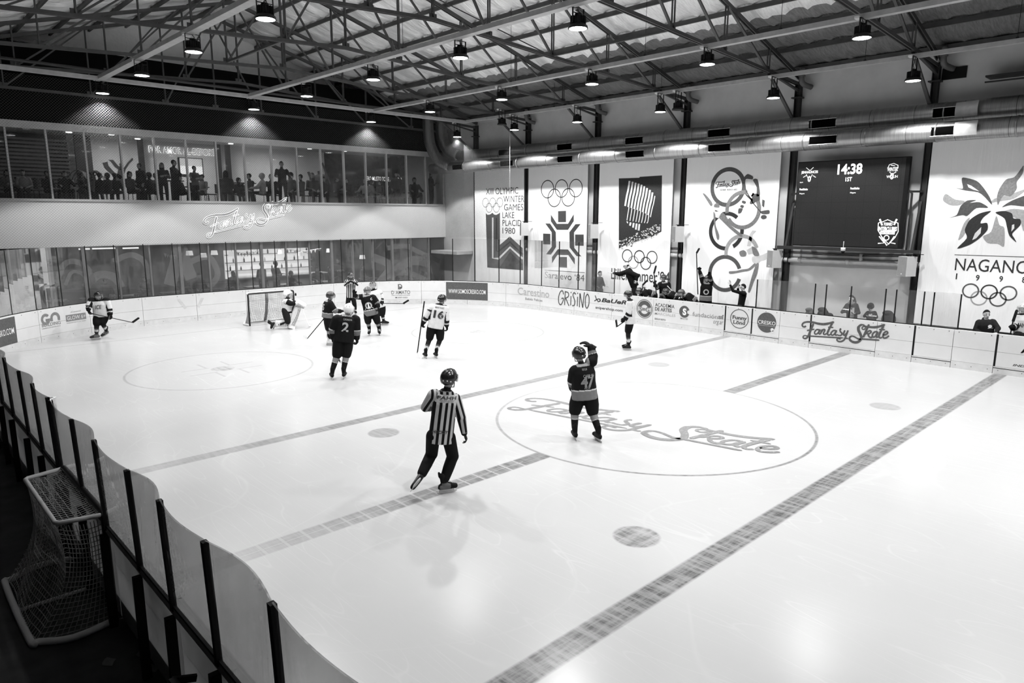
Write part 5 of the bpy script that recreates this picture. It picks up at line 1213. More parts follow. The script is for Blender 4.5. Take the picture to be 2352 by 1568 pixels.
# ------------------------------------------------------------------ clothed people who are not players
def casual(F, P, label, face, k=1.0, jacket=.02, trousers=.02, hair='short', hands=None, skin=.42, vox=.013, coat=1.0, legs=True, hood=False, cap=None, group=None, hair_mat=None, puffy=0.0):
    if not legs:
        for s in 'LR': P.setdefault('an'+s, P['kn'+s]+vec(0, 0, -.4))
    root, hc, hf, hu = person_body(F, P, face, k, skin, hands or {}, label, min(vox, .009) if hands else vox, group=group)
    mb = MB()
    torso_loft(mb, P, np.array([.16, .15, .09, .05, .04, .03])*k, np.array([.12, .11, .07, .05, .04, .03])*k, .05)
    for s in 'LR': mb.caps([P['hp'+s], P['kn'+s], lerp(P['kn'+s], P['an'+s], .92)], [.098*k, .078*k, .062*k], 10)
    part('trousers', finish(mb, vox, trousers), M_TONE, root, None, True)
    mb = MB(); torso_loft(mb, P, (np.array([.175, .17, .172, .19, .155, .062])+puffy)*k, (np.array([.13, .125, .128, .13, .1, .062])+puffy)*k, .06*coat)
    for s in 'LR': mb.caps([lerp(P['sh'+s], P['neck'], .1), P['sh'+s], P['el'+s], lerp(P['el'+s], P['wr'+s], .94)], [(.072+puffy)*k, (.072+puffy)*k, (.06+puffy)*k, .045*k], 10)
    if hood: mb.ball(P['neck']-hf*.06+vec(0, 0, .02), (.1*k, .08*k, .07*k), 12)
    j = part('jacket', finish(mb, vox, jacket, 4), M_TONE, root, None, True)
    for s in 'LR':
        an = P['an'+s]; t = unit(vec(hf[0], hf[1], 0)); m = MB(); m.caps([an-t*.02+vec(0, 0, -.03), an+t*.1+vec(0, 0, -.05), an+t*.15+vec(0, 0, -.055)], [.045, .042, .036], 8)
        if legs: part('shoe', finish(m, .014, .03), M_TONE, root, None, True)
    if hair: part('hair', hair_cap(hc, hf, hu, k, hair == 'long'), hair_mat or M_HAIR, root, None, True)
    if cap is not None:
        hr = np.cross(hf, hu); m = MB(); rows = []
        for i in range(7):
            v = math.radians(88)*i/6; rows.append([hc+hu*.03*k+(hr*math.sin(a)*.092+hf*math.cos(a)*.113)*math.sin(v)*k*1.04+hu*.108*k*math.cos(v) for a in np.linspace(0, 2*math.pi, 21)])
        m.grid(rows); rows = [[hc+hu*.035*k+hr*.075*s*k+hf*(.085+q*.09*(1-.35*s*s))*k-hu*.012*q*k for s in np.linspace(-1, 1, 9)] for q in (0, .5, 1)]; m.grid(rows); m.grid([[p-hu*.006 for p in reversed(r)] for r in rows])
        part('cap', m, plain('cap_%02d' % int(cap*100), cap, .7), root, None, True)
    return root, j
# ================================================================== rooms behind the end wall
def E_(px, py, y): return on(px, py, 1, y)
# --- upstairs
YB = 34.99
t = thing('wall_lettering', 'outlined glowing capitals on the back wall upstairs', 'neon sign', (12, YB, 7)); fn = lambda u, v: (u, YB-.03, v); fn2 = lambda u, v: (u, YB-.045, v)
m = MB(); write(m, 'POR AMOR AL DEPORTE', fn, 10.5, 6.93, 3.12, .3, .035); part('letter_glow', m, glow('neon_letters', 1.0, 1.5), t); m = MB(); write(m, 'POR AMOR AL DEPORTE', fn2, 10.515, 6.945, 3.09, .27, -.005); part('letter_core', m, plain('letter_core_grey', .35, .7), t)
t = thing('television', 'flat screen on the back wall upstairs below the glowing capitals', 'television', (12.27, YB, 6.0)); m = MB(); m.box((11.74, YB-.08, 5.98), (12.84, YB-.02, 6.78)); part('frame', m, M_BLACK, t)
m = MB(); m.add([(11.78, YB-.085, 6.4), (12.8, YB-.085, 6.4), (12.8, YB-.085, 6.75), (11.78, YB-.085, 6.75)], [(0, 1, 2, 3)]); part('screen_upper', m, glow('tv_dim', 1, .07), t); m = MB(); m.add([(11.78, YB-.085, 6.02), (12.8, YB-.085, 6.02), (12.8, YB-.085, 6.4), (11.78, YB-.085, 6.4)], [(0, 1, 2, 3)]); part('screen_lower', m, glow('tv_bright', 1, .5), t)
for i, (px, w) in enumerate([(328, .1), (504, .1), (526, .1), (196, .3), (905, .2)]):
    p = E_(px, 400, 34.6); m = MB(); m.box((p[0]-w, 34.5, 4.6), (p[0]+w, 34.7, 7.45)); struct('pillar_%d' % (i+1), m, M_COL)
fnm = lambda a, b: tuple(E_(a, b, YB-.02)[[0]])+(YB-.02,)+tuple(E_(a, b, YB-.02)[[2]])
def mural(lab, qs, mat):
    m = MB()
    for q in qs: poly(m, [tuple(p) for p in q], lambda a, b: fnm(a, b))
    t = solo('wall_mural', m, mat, lab, 'mural', fnm(*qs[0][0])); return t
mural('grey painted figure skater with raised arms on the upstairs wall', [[(236, 374), (247, 371), (249, 380), (263, 396), (283, 404), (276, 412), (256, 400), (241, 386)], [(249, 367), (260, 367), (272, 381), (280, 385), (276, 391), (264, 383), (255, 370)], [(274, 376), (280, 373), (282, 384), (276, 388)], [(304, 362), (306, 367), (297, 375), (289, 388), (285, 401), (283, 388), (292, 374)], [(272, 388), (284, 388), (288, 425), (262, 425)]], plain('mural_grey', .06, .8))
mural('grey painted hockey player with a stick on the upstairs wall', [[(705, 395), (711, 394), (716, 405), (722, 403), (735, 398), (751, 402), (757, 408), (748, 412), (744, 440), (722, 440), (722, 414), (712, 410)], [(738, 374), (742, 373), (750, 395), (760, 421), (758, 423), (747, 398)], [(729, 393), (735, 392), (737, 399), (730, 400)]], plain('mural_grey2', .14, .8))
t = thing('wall_lettering', 'lit lettering and outlined frame on the dark wall upstairs at the right', 'neon sign', (20.6, YB, 6.2)); fn = lambda u, v: (u, YB+.22, v); a = E_(842, 408, YB); b = E_(928, 406, YB)
m = MB(); write(m, 'VERO MUSTO TO BE A MEMBER', fn, a[0], a[2]-.14, b[0]-a[0], .24, .03); m.tube([(b[0]+.25, YB+.2, 5.3), (b[0]+.25, YB+.2, 6.85), (b[0]+.95, YB+.2, 6.85)], .02, 5); m.tube([(b[0]+1.2, YB+.2, 5.4), (b[0]+1.2, YB+.2, 7.1)], .02, 5); part('neon_tube', m, glow('neon_dim', 1, .9), t)
LIGHTS = [(208, 331), (316, 319), (163, 349), (125, 357), (712, 358), (792, 347), (75, 306), (258, 331), (530, 330), (560, 352)]
for i, (px, py) in enumerate(LIGHTS):
    d = ray(px, py); tt = (7.43-4.2)/d[2]; p = EYE+d*tt
    if not 31 < p[1] < 34.8: p = E_(px, py, 33.0 + .3*(i % 3)); p[2] = 7.43
    m = MB(); m.tube([(p[0], p[1], 7.445), (p[0], p[1], 7.415)], .11, 16)
    solo('downlight', m, glow('downlight_glow', 1, 3.0), 'small round ceiling light upstairs, %s of the row from the left' % ORD[sorted(q[0] for q in LIGHTS).index(px)], 'ceiling light', p, 'upstairs ceiling lights')
# --- people and furniture behind the windows: prototypes with their own clothes, then copies
def proto(pose, coat, legs, hair='short', skin=.28, k=1.0):
    V3 = lambda *a: vec(*a)*k
    sit = pose.startswith('sit'); zb = .47 if sit else .92
    P = dict(hpL=V3(.1, 0, zb), hpR=V3(-.1, 0, zb), neck=V3(0, .02, zb+.53), head=V3(0, -.02, zb+.72), shL=V3(.19, .02, zb+.47), shR=V3(-.19, .02, zb+.47))
    if sit: P.update(knL=V3(.14, -.44, .5), knR=V3(-.14, -.44, .5), anL=V3(.14, -.42, .09), anR=V3(-.14, -.4, .09))
    else: P.update(knL=V3(.11, -.03, .5), knR=V3(-.11, 0, .5), anL=V3(.12, 0, .09), anR=V3(-.12, .02, .09))
    arms = {'down': ((.25, .05, zb+.2), (.24, -.06, zb-.04)), 'lap': ((.26, -.05, zb+.2), (.12, -.3, zb+.13)), 'fold': ((.26, -.06, zb+.2), (-.03, -.24, zb+.26)), 'up': ((.3, -.1, zb+.3), (.2, -.24, zb+.62)), 'reach': ((.28, -.15, zb+.25), (.3, -.42, zb+.2))}
    kind = pose.split('_')[1]; e, w = arms[kind]; P['elL'], P['wrL'] = V3(*e), V3(*w); e, w = arms['down' if kind == 'up' else kind]; P['elR'], P['wrR'] = V3(-e[0], e[1], e[2]), V3(-w[0], w[1]-.03, w[2]+.02)
    mb = MB(); torso_loft(mb, P, np.array([.18, .17, .175, .19, .15, .06])*k, np.array([.135, .125, .13, .13, .1, .06])*k, .06)
    for s in 'LR': mb.caps([P['sh'+s], P['el'+s], P['wr'+s]], [.075*k, .062*k, .042*k], 10); mb.caps([P['hp'+s], P['kn'+s], P['an'+s]], [.1*k, .078*k, .058*k], 10); mb.caps([P['an'+s]+V3(0, .03, -.05), P['an'+s]+V3(0, -.13, -.055)], [.04*k, .036*k], 8); hand_mesh(mb, P['wr'+s], unit(P['wr'+s]-P['el'+s]), vec(0, -.2, -.6), 1 if s == 'R' else -1, k*1.05, .5, False)
    hf, hu = vec(0, -1, 0), vec(0, 0, 1); mb.caps([P['neck'], P['head']-V3(0, 0, .05)], [.06*k, .055*k]); head_mesh(mb, P['head'], hf, hu, k)
    hc = hair_cap(P['head'], hf, hu, k, hair == 'long'); hood = hair == 'hood'
    mb.ball(P['head']+V3(0, .035, .035), (.088*k, .09*k, .1*k), 12)
    if hair == 'long':
        for s in (-1, 0, 1): mb.caps([P['head']+V3(s*.06, .05, .03), P['head']+V3(s*.075, .07, -.2)], [.045*k, .035*k], 8)
    if hood: mb.ball(P['head']+V3(0, .05, .0), (.105*k, .1*k, .13*k), 12)
    zb2 = zb*k
    def tn(V):
        t = np.full(len(V), coat); q = V-P['head']; hd = (q[:, 2] > -.14*k) & (np.linalg.norm(q[:, :2], axis=1) < .16*k); t[hd] = head_tones(V[hd], P['head'], hf, hu, k, skin)
        hr = hd & ((q[:, 2] > .055*k) | (q[:, 1] > .02*k) | ((np.abs(q[:, 0]) > .075*k) & (q[:, 2] > -.02))); t[hr] = .015 if not hood else coat
        if sit: low = ((V[:, 2] < .6*k) & (V[:, 1] < -.1*k)) | (V[:, 2] < .46*k)
        else: low = V[:, 2] < zb2-.05
        t[low & ~hd] = legs; t[V[:, 2] < .1*k] = .02
        for s in 'LR':
            d = np.linalg.norm(V-(P['wr'+s]+unit(P['wr'+s]-P['el'+s])*.09*k), axis=1); t[d < .1*k] = skin
        return t
    o = finish(mb, .02, tn, 2); me = o.mesh('spectator', (0, 0, 0), True); me.materials.append(M_TONE); return me
PRO = {'s1': proto('stand_down', .02, .015), 's2': proto('stand_fold', .03, .02, 'long'), 's3': proto('stand_reach', .012, .012), 's4': proto('stand_up', .05, .02), 's5': proto('stand_fold', .10, .03),
       'a': proto('sit_lap', .02, .02), 'b': proto('sit_lap', .045, .02, 'long'), 'c': proto('sit_reach', .015, .02, 'hood'), 'd': proto('sit_fold', .09, .03, 'long'), 'e': proto('sit_lap', .25, .04), 'f': proto('sit_reach', .3, .05, 'hood')}
def spectator(kind, x, y, zf, rz, label, group, sc=1.0, hi=0.0):
    o = bpy.data.objects.new('person', PRO[kind]); COL.objects.link(o); o.location = (x, y, zf+hi); o.rotation_euler = (0, 0, rz); o.scale = (sc, sc, sc); return _tag(o, label, 'person', group)
UPS = [(18, 'd', 420), (55, 'e', 425), (110, 'a', 428), (150, 'c', 425), (186, 'b', 415), (205, 'd', 412), (228, 'a', 404), (246, 'c', 408), (262, 'a', 402), (297, 'b', 398), (320, 's1', 385), (341, 'c', 400), (357, 'b', 401), (371, 's2', 378), (398, 's3', 372), (412, 'a', 410), (446, 's5', 394), (464, 'e', 405), (518, 'b', 396), (548, 'c', 418), (572, 'a', 403), (601, 'f', 402), (622, 'c', 404), (646, 's3', 375), (668, 'd', 400), (690, 'a', 405), (717, 'b', 401), (743, 'a', 410), (772, 'd', 411), (796, 'c', 413), (838, 'f', 416), (853, 'e', 417), (872, 'd', 419), (893, 'a', 424), (910, 's4', 400), (952, 'c', 412), (990, 's2', 400)]
rr = random.Random(11)
PW = {'d': 'dark coat and long hair', 'e': 'pale top', 'a': 'black top', 'c': 'dark hood', 'b': 'dark top and long hair', 'f': 'pale hooded top'}
for i, (px, kd, py) in enumerate(UPS):
    st = kd.startswith('s'); y = 31.2+ (.1 if i % 2 else .5)*(0 if st else 1)+ .2*rr.random(); top = E_(px, py-3, y); h = top[2]-4.6
    base = 1.73 if st else 1.28; sc = min(1.2, max(.9, h/base)); hi = 0 if st else max(0, h-base*sc); hi = min(hi, .3)
    w = ('standing person in dark clothes' if st else 'seated person in '+PW[kd])+' behind the upper windows, %s from the left' % (ORD[i] if i < 24 else ORD[len(UPS)-1-i]+' from the right, counted') if False else ('standing person' if st else 'seated person')+' behind the upper windows, '+('%s from the left' % ORD[i] if i < 20 else '%s from the right' % ORD[len(UPS)-1-i])
    spectator(kd, top[0], y, 4.6, rr.uniform(-2.6, 2.6) if not st else rr.uniform(-1.2, 1.2), w, 'people behind the upper windows', sc, hi)
def table(x, y, zf, r, h, lab, grp, mat=M_BLACK):
    t = thing('cafe_table', lab, 'table', (x, y, zf), grp); m = MB(); m.box((x-r, y-r*.7, zf+h-.04), (x+r, y+r*.7, zf+h)); part('table_top', m, mat, t); m = MB(); m.tube([(x, y, zf+.02), (x, y, zf+h-.04)], .035, 8); part('leg', m, M_BLACK, t); m = MB(); m.box((x-r*.5, y-r*.4, zf), (x+r*.5, y+r*.4, zf+.03)); part('foot', m, M_BLACK, t); return t
for i, (px, w) in enumerate([(165, .5), (400, .45), (455, .5), (565, .5), (705, .55), (850, .5), (955, .45)]):
    p = E_(px, 440, 32.6); table(p[0], 32.9, 4.6, w, 1.02 if i % 2 else .78, 'dark cafe table upstairs behind the windows, %s from the left' % ORD[i], 'upstairs tables')
    m = MB(); m.tube([(p[0]+.1, 32.8, 4.6+(1.02 if i % 2 else .78)), (p[0]+.1, 32.8, 4.6+(1.14 if i % 2 else .9))], [.035, .045], 10); solo('paper_cup', m, M_WHITE, 'pale cup on a cafe table upstairs, %s from the left' % ORD[i], 'cup', (p[0]+.1, 32.8, 5.5), 'upstairs cups')
CH = thing('cafe_chair', 'dark cafe chair upstairs behind the windows, first from the left', 'chair', (0, 0, 0), 'upstairs chairs')
m = MB(); m.box((-.21, -.2, .43), (.21, .2, .47)); part('seat', m, M_BLACK, CH); m = MB(); m.grid([[(x, .2+.05*(1-(x/.21)**2), z) for x in np.linspace(-.21, .21, 6)] for z in (.5, .72, .92)]); m.grid([[(x, .22+.05*(1-(x/.21)**2), z) for x in np.linspace(.21, -.21, 6)] for z in (.5, .72, .92)]); part('backrest', m, M_BLACK, CH)
for x, y in ((-.18, -.17), (.18, -.17), (-.18, .18), (.18, .18)): m = MB(); m.tube([(x*1.1, y*1.1, 0), (x, y, .45)], .014, 6); part('leg', m, M_BLACK, CH)
CHX = [25, 75, 140, 190, 232, 268, 305, 352, 384, 425, 470, 500, 540, 560, 590, 612, 640, 682, 705, 735, 760, 800, 830, 865, 905, 945]
for i, px in enumerate(CHX):
    p = E_(px, 440, 32.0); q = (p[0], 31.75+.5*(i % 3), 4.6); lab = 'dark cafe chair upstairs behind the windows, '+('%s from the left' % ORD[i] if i < 15 else '%s from the right' % ORD[len(CHX)-1-i])
    if i == 0: CH.location = q; CH['label'] = lab
    else: dup(CH, q, lab, None, rr.uniform(-3, 3))
p = E_(205, 400, 33.2); t = thing('potted_plant', 'leafy plant behind the upper windows in front of the pale wall edge', 'plant', (p[0], 33.2, 4.6)); m = MB(); m.tube([(p[0], 33.2, 4.6), (p[0], 33.2, 5.1)], [.16, .2], 12); part('pot', m, M_BLACK, t); m = MB()
for i in range(26):
    a = i*2.4; l = rr.uniform(.35, .75); e = vec(math.cos(a), math.sin(a), 0); b = vec(p[0], 33.2, 5.1); q = smooth_line([b, b+e*l*.4+vec(0, 0, l*1.1), b+e*l*.9+vec(0, 0, l*1.0), b+e*l*1.2+vec(0, 0, l*.6)], 3); s = np.cross(e, (0, 0, 1)); n = len(q)
    m.add([x+s*.05*math.sin(math.pi*(k+.3)/n) for k, x in enumerate(q)]+[x-s*.05*math.sin(math.pi*(k+.3)/n) for k, x in enumerate(q)], [(k, k+1, n+k+1, n+k) for k in range(n-1)])
part('leaves', m, plain('leaf_dark', .03, .5), t)
m = MB()
for k in range(15): m.box((-.9, 34.4, 5.0+.15*k), (7.2, 34.45, 5.08+.15*k))
solo('slatted_screen', m, plain('slat_grey', .1, .5), 'dark slatted screen upstairs at the far left', 'screen', (3, 34.4, 5))
# --- cafe downstairs
def tube_light(px0, px1, py, y, lab):
    a, b = E_(px0, py, y), E_(px1, py, y); m = MB(); m.box((a[0], y-.05, a[2]-.03), (b[0], y+.05, a[2]+.03)); solo('strip_light', m, glow('strip_light_glow', 1, 1.4), lab, 'ceiling light', a, 'cafe strip lights')
tube_light(181, 206, 572, 33.5, 'left strip light on the cafe ceiling'); tube_light(212, 268, 571, 34.0, 'middle strip light on the cafe ceiling'); tube_light(282, 318, 570, 34.4, 'right strip light on the cafe ceiling')
t = thing('pendant_lamp', 'glowing drum shade lamp hanging in the cafe, first from the left', 'lamp', (0, 0, 0), 'cafe pendant lamps'); m = MB(); m.tube([(0, 0, -.1), (0, 0, .1)], [.16, .13], 16); part('shade', m, glow('shade_glow', 1, .85), t); m = MB(); m.tube([(0, 0, .1), (0, 0, .55)], .008, 5); part('cord', m, M_BLACK, t)
PD = [(435, 581, 33.0), (467, 586, 34.2), (492, 580, 33.4), (532, 582, 32.8), (645, 578, 33.6), (690, 583, 33.0), (756, 575, 34.0), (832, 590, 33.0)]
for i, (px, py, y) in enumerate(PD):
    p = E_(px, py, y); lab = 'glowing drum shade lamp hanging in the cafe, %s from the left' % ORD[i]
    if i == 0: t.location = p; ORG[t.name] = p
    else: dup(t, p, lab)
# counter with a lit back shelf
t = thing('cafe_counter', 'bright serving counter behind the lower windows at the middle', 'counter', (16.2, 34.4, 0)); m = MB(); m.box((13.8, 34.2, 0), (18.6, 34.7, 1.05)); part('front', m, plain('counter_front', .25, .5), t); m = MB(); m.box((13.7, 34.1, 1.05), (18.7, 34.8, 1.1)); part('counter_top', m, M_WHITE, t)
t = thing('lit_shelf', 'lit white back shelf behind the cafe counter', 'shelf', (16.2, 35.8, 0)); m = MB(); m.box((13.9, 35.85, .9), (18.6, 35.95, 2.35)); part('back_panel', m, glow('back_panel_glow', 1, .75), t)
for z in (1.3, 1.7, 2.1): m = MB(); m.box((13.9, 35.6, z), (18.6, 35.85, z+.03)); part('shelf', m, M_FRAME, t)
for i in range(24):
    x = 14.1+.185*i; z = (1.33, 1.73, 2.13)[i % 3]; m = MB(); h = rr.uniform(.18, .3); m.tube([(x, 35.7, z), (x, 35.7, z+h*.6), (x, 35.7, z+h*.75), (x, 35.7, z+h)], [.04, .04, .015, .015], 8)
    solo('bottle', m, [M_BLACK, M_INKM, M_WHITE, M_INKD][i % 4], 'bottle on the lit cafe shelf, %s from the left' % ORD[i], 'bottle', (x, 35.7, z), 'bottles on the cafe shelf')
for i, (x0, x1, y) in enumerate([(13.4, 14.6, 33.4), (16.2, 18.0, 33.4), (10.4, 11.2, 33.8)]):
    m = MB(); n = 8
    for k in range(n):
        x = x0+(x1-x0)*(k+.5)/n; z = 2.42-.12*math.sin(math.pi*(k+.5)/n); m.add([(x-.06, y, z), (x+.06, y, z), (x, y, z-.16), (x-.06, y+.01, z), (x+.06, y+.01, z), (x, y+.01, z-.16)], [(0, 1, 2), (5, 4, 3), (0, 3, 4, 1), (1, 4, 5, 2), (2, 5, 3, 0)])
    m.tube([(x0, y, 2.42), ((x0+x1)/2, y, 2.31), (x1, y, 2.42)], .008, 4); solo('bunting', m, M_WHITE, ['string of white flags in the cafe left of the counter lamps', 'string of white flags in the cafe right of the counter lamps', 'string of white flags in the cafe at the far left'][i], 'bunting', (x0, y, 2.4), 'cafe bunting')
LOW = [(22, 'e', 655), (66, 'b', 648), (90, 's5', 660), (240, 'a', 625), (330, 'd', 628), (418, 'd', 612), (455, 'a', 618), (534, 'b', 616), (600, 's1', 598), (632, 's5', 600), (668, 'c', 622), (728, 'b', 606), (757, 'd', 604), (776, 's2', 590), (832, 'e', 602), (905, 'a', 615), (973, 's1', 560), (935, 'c', 618)]
for i, (px, kd, py) in enumerate(sorted(LOW)):
    st = kd.startswith('s'); y = 31.9+.9*rr.random()
    if px < 130: y = 31.2
    top = E_(px, py, y); h = top[2]; base = 1.73 if st else 1.28; sc = min(1.1, max(.6, h/base)) if st else 1.0
    spectator(kd, top[0], y, -.02, rr.uniform(-1, 1), ('standing' if st else 'seated')+' person behind the lower windows, %s from the left' % ORD[i], 'people behind the lower windows', sc, 0 if st else max(0, min(.25, h-base)))
for i, px in enumerate([120, 210, 300, 395, 490, 585, 655, 745, 850, 920]): p = E_(px, 640, 32.8); table(p[0], 32.9, -.02, .45, .76, 'pale cafe table behind the lower windows, %s from the left' % ORD[i], 'cafe tables', plain('cafe_table_top', .45, .4))
# translucent grey curves just in front of the lower panes
def curve_grey():
    t = NT('window_curve_grey'); tr = t.n.new('ShaderNodeBsdfTransparent'); mx = t.n.new('ShaderNodeMixShader'); t.set(base=.3, rough=.5); mx.inputs[0].default_value = .4; t.l.new(tr.outputs[0], mx.inputs[1]); t.l.new(t.b.outputs[0], mx.inputs[2]); t.l.new(mx.outputs[0], t.out.inputs[0]); return t.m
M_CURVE = curve_grey(); wf = lambda a, b: (E_(a, b, 30.64)[0], 30.64, E_(a, b, 30.64)[2])
def pane_curves(k, strokes, lab):
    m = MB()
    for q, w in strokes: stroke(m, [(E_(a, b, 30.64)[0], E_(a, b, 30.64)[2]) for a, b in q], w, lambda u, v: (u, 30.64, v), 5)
    part('window_curves', m, M_CURVE, bpy.data.objects['window_%d' % k], lab)
pane_curves(34, [([(130, 650), (145, 610), (170, 600), (200, 615), (215, 650)], .2), ([(150, 655), (165, 625), (190, 630), (200, 655)], .12)], 'translucent grey curves'); pane_curves(37, [([(195, 660), (225, 632), (260, 635), (280, 660)], .3), ([(260, 600), (300, 585), (330, 600), (345, 640)], .22)], 'translucent grey curves')
pane_curves(41, [([(390, 655), (405, 600), (412, 565), (425, 600), (440, 640)], .5), ([(440, 600), (480, 590), (500, 630), (480, 660)], .25)], 'translucent grey tree shaped curves'); pane_curves(47, [([(855, 590), (895, 610), (870, 650)], .4), ([(890, 570), (930, 565), (965, 580), (1010, 600)], .25)], 'translucent grey angular curves'); pane_curves(49, [([(900, 630), (940, 600), (985, 605), (1012, 640)], .5), ([(870, 645), (930, 625), (1010, 660)], .3)], 'translucent grey mountain shaped curves')
# ------------------------------------------------------------------ skaters on the ice
UP = (0, 0, 1)
# referee skating away
Z = (930, 840, 4.48); F = Fig(Z, (430, 1308)); 
P = {k: F.J(*v) for k, v in dict(head=(452, 140), neck=(425, 262), shL=(290, 300, -.02), shR=(528, 350, .06), elL=(212, 425, .12), wrL=(255, 440, .36), elR=(583, 535, -.03), wrR=(612, 700, .06), hpL=(290, 720, -.03), hpR=(450, 735, .03), knL=(275, 905, .12), knR=(492, 930, .10)).items()}
bl = F.J(105, 1235, -.30); tl, ul = F.dir(-.5, .35, -.75), F.dir(.4, .75, .45); tl = unit(tl); ul = unit(ul-tl*(ul@tl)); P['anL'] = bl+ul*.2-tl*.045
br = F.J(432, 1310, 0); br[2] = 0; tr, ur = F.dir(.93, .25, 0), F.dir(0, 0, 1); P['anR'] = br+ur*.2-tr*.045
def refbody(F, P, face, label, hands, feet, vox, texts=True, k=1.0):
    root, hc, hf, hu = person_body(F, P, face, k, .34, hands, label, .0085)
    mb = MB(); torso_loft(mb, P, np.array([.165, .155, .09, .05, .04, .03])*k, np.array([.125, .12, .07, .05, .04, .03])*k, .08)
    for s in 'LR': mb.caps([P['hp'+s], P['kn'+s], lerp(P['kn'+s], P['an'+s], .45), lerp(P['kn'+s], P['an'+s], .86)], [.108*k, .096*k, .088*k, .076*k], 14)
    part('trousers', finish(mb, vox, .005, 4), M_TONE, root, None, True)
    for bot, t, u in feet: skate(root, bot, t, u, k, .008, .12, vox)
    mb = MB(); torso_loft(mb, P, np.array([.19, .185, .182, .2, .17, .066])*k, np.array([.14, .135, .132, .135, .105, .066])*k, .10)
    for s in 'LR': mb.caps([lerp(P['sh'+s], P['neck'], .12), P['sh'+s], P['el'+s], lerp(P['el'+s], P['wr'+s], .93)], [.088*k, .086*k, .074*k, .05*k], 14)
    j = part('striped_shirt', finish(mb, vox*.55, jersey_tone(P, 'ref', k), 4), stripe_mat(), root, 'black and white striped shirt', True)
    helmet(root, hc, hf, hu, k, .012, 'shield', [(2.6, 1.7), (3.1, 1.75), (2.2, 1.75)] if texts else False); return root, j, hc, hf, hu
root, j, hc, hf, hu = refbody(F, P, F.dir(.6, .8, 0), 'referee in striped shirt skating away, seen from behind, nearest the camera', {'R': (F.dir(.35, .1, -1), F.dir(-.9, .3, -.1), .75), 'L': (F.dir(.3, 1, 0), F.dir(.6, 0, -.6), .6)}, [(bl, tl, ul), (br, tr, ur)], .012)
L_ = np.linalg.norm(P['neck']-lerp(P['hpL'], P['hpR'], .5))
cloth_text(j, P, 'FAHH', .0, L_*.90, .30, .048, M_INK, -1, .02, .1, label='black letters across the yoke'); cloth_text(j, P, 'FEDERACION ARGENTINA', .0, L_*.845, .23, .013, M_INK); cloth_text(j, P, 'HOCKEY SOBRE HIELO', .0, L_*.82, .2, .013, M_INK)
cloth_text(j, P, 'HOCKEY', -.05, L_*.16, .24, .05, M_INK, -1, .03, .3, .009, label='black outlined word low on the back')
m = MB(); part('hair', hair_cap(hc-hu*.03, hf, hu, 1.02), M_HAIR, root, None, True)
# player 47 with a raised glove
F, P, root, j = hockey_player((1270, 760, 5.807), (440, 1448), dict(head=(350, 322), neck=(388, 452), shL=(285, 540, -.05), shR=(520, 405, .06), elL=(255, 675, .02), wrL=(262, 770, .12), elR=(535, 335, .12), wrR=(505, 208, .16), hpL=(335, 860, 0), hpR=(505, 850, 0), knL=(290, 1075, .05), knR=(530, 1085, .05)),
    'player in dark jersey 47 raising one glove inside the centre circle', 'dark', 1.0, (-.55, .8, .1), [(292, 1446, 0, (-.25, .9, 0), (-.08, 0, 1)), (600, 1455, -.05, (-.45, .85, 0), (-.12, 0, 1))], {'L': ((.1, .3, -1), (.7, .3, 0), .8), 'R': ((-.75, .15, .55), (-.4, .2, -.8), .45)}, .012, 'shield', [(2.7, 1.6), (3.3, 1.7)], .011, 'grey')
L_ = np.linalg.norm(P['neck']-lerp(P['hpL'], P['hpR'], .5))
cloth_text(j, P, '47', .04, L_*.5, .27, .22, plain('number_grey', .2, .6), -1, .04, .1, .008, label='large grey number'); cloth_text(j, P, 'CARB-W', .06, L_*.69, .2, .05, M_INKL); cloth_text(j, P, 'ICE CLUB', .0, L_*.9, .09, .035, M_INKL); cloth_text(j, P, 'ICE', .02, L_*.3, .12, .03, M_INKL, shear=.3)
# player 2 with a white helmet
F, P, root, j = hockey_player((690, 660, 6.82), (590, 1432), dict(head=(755, 352), neck=(725, 440), shL=(560, 500, -.02), shR=(872, 505, .03), elL=(505, 650, .03), wrL=(505, 790, .06), elR=(885, 690, .0), wrR=(885, 800, .08), hpL=(605, 800, 0), hpR=(750, 800, 0), knL=(570, 1075, .05), knR=(718, 1070, .05)),
    'player in dark jersey 2 with a white helmet standing with back to the camera', 'dark_tucked', 1.06, (.2, 1, -.1), [(482, 1435, 0, (-.15, .95, 0), (.15, 0, 1)), (690, 1418, 0, (.2, .95, 0), (.0, 0, 1))], {'L': ((.1, .2, -1), (.7, .3, 0), .9), 'R': ((.05, .25, -1), (-.7, .3, 0), .9)}, .7, 'cage', False, .013, 'grey')
cloth_text(j, P, '2', -.02, .33, .17, .24, plain('number_pale', .35, .6), -1, .03, 0, .007, label='large pale number'); cloth_text(j, P, 'CASANOVA', .02, .52, .22, .05, M_INKL); cloth_text(j, P, 'ICE CLUB', .03, .62, .14, .03, M_INKL)
hockey_stick(F, 'stick held low behind the legs of player 2', [(500, 735, .05), (615, 1160, .35), (700, 1190, .5)], M_WHITE)
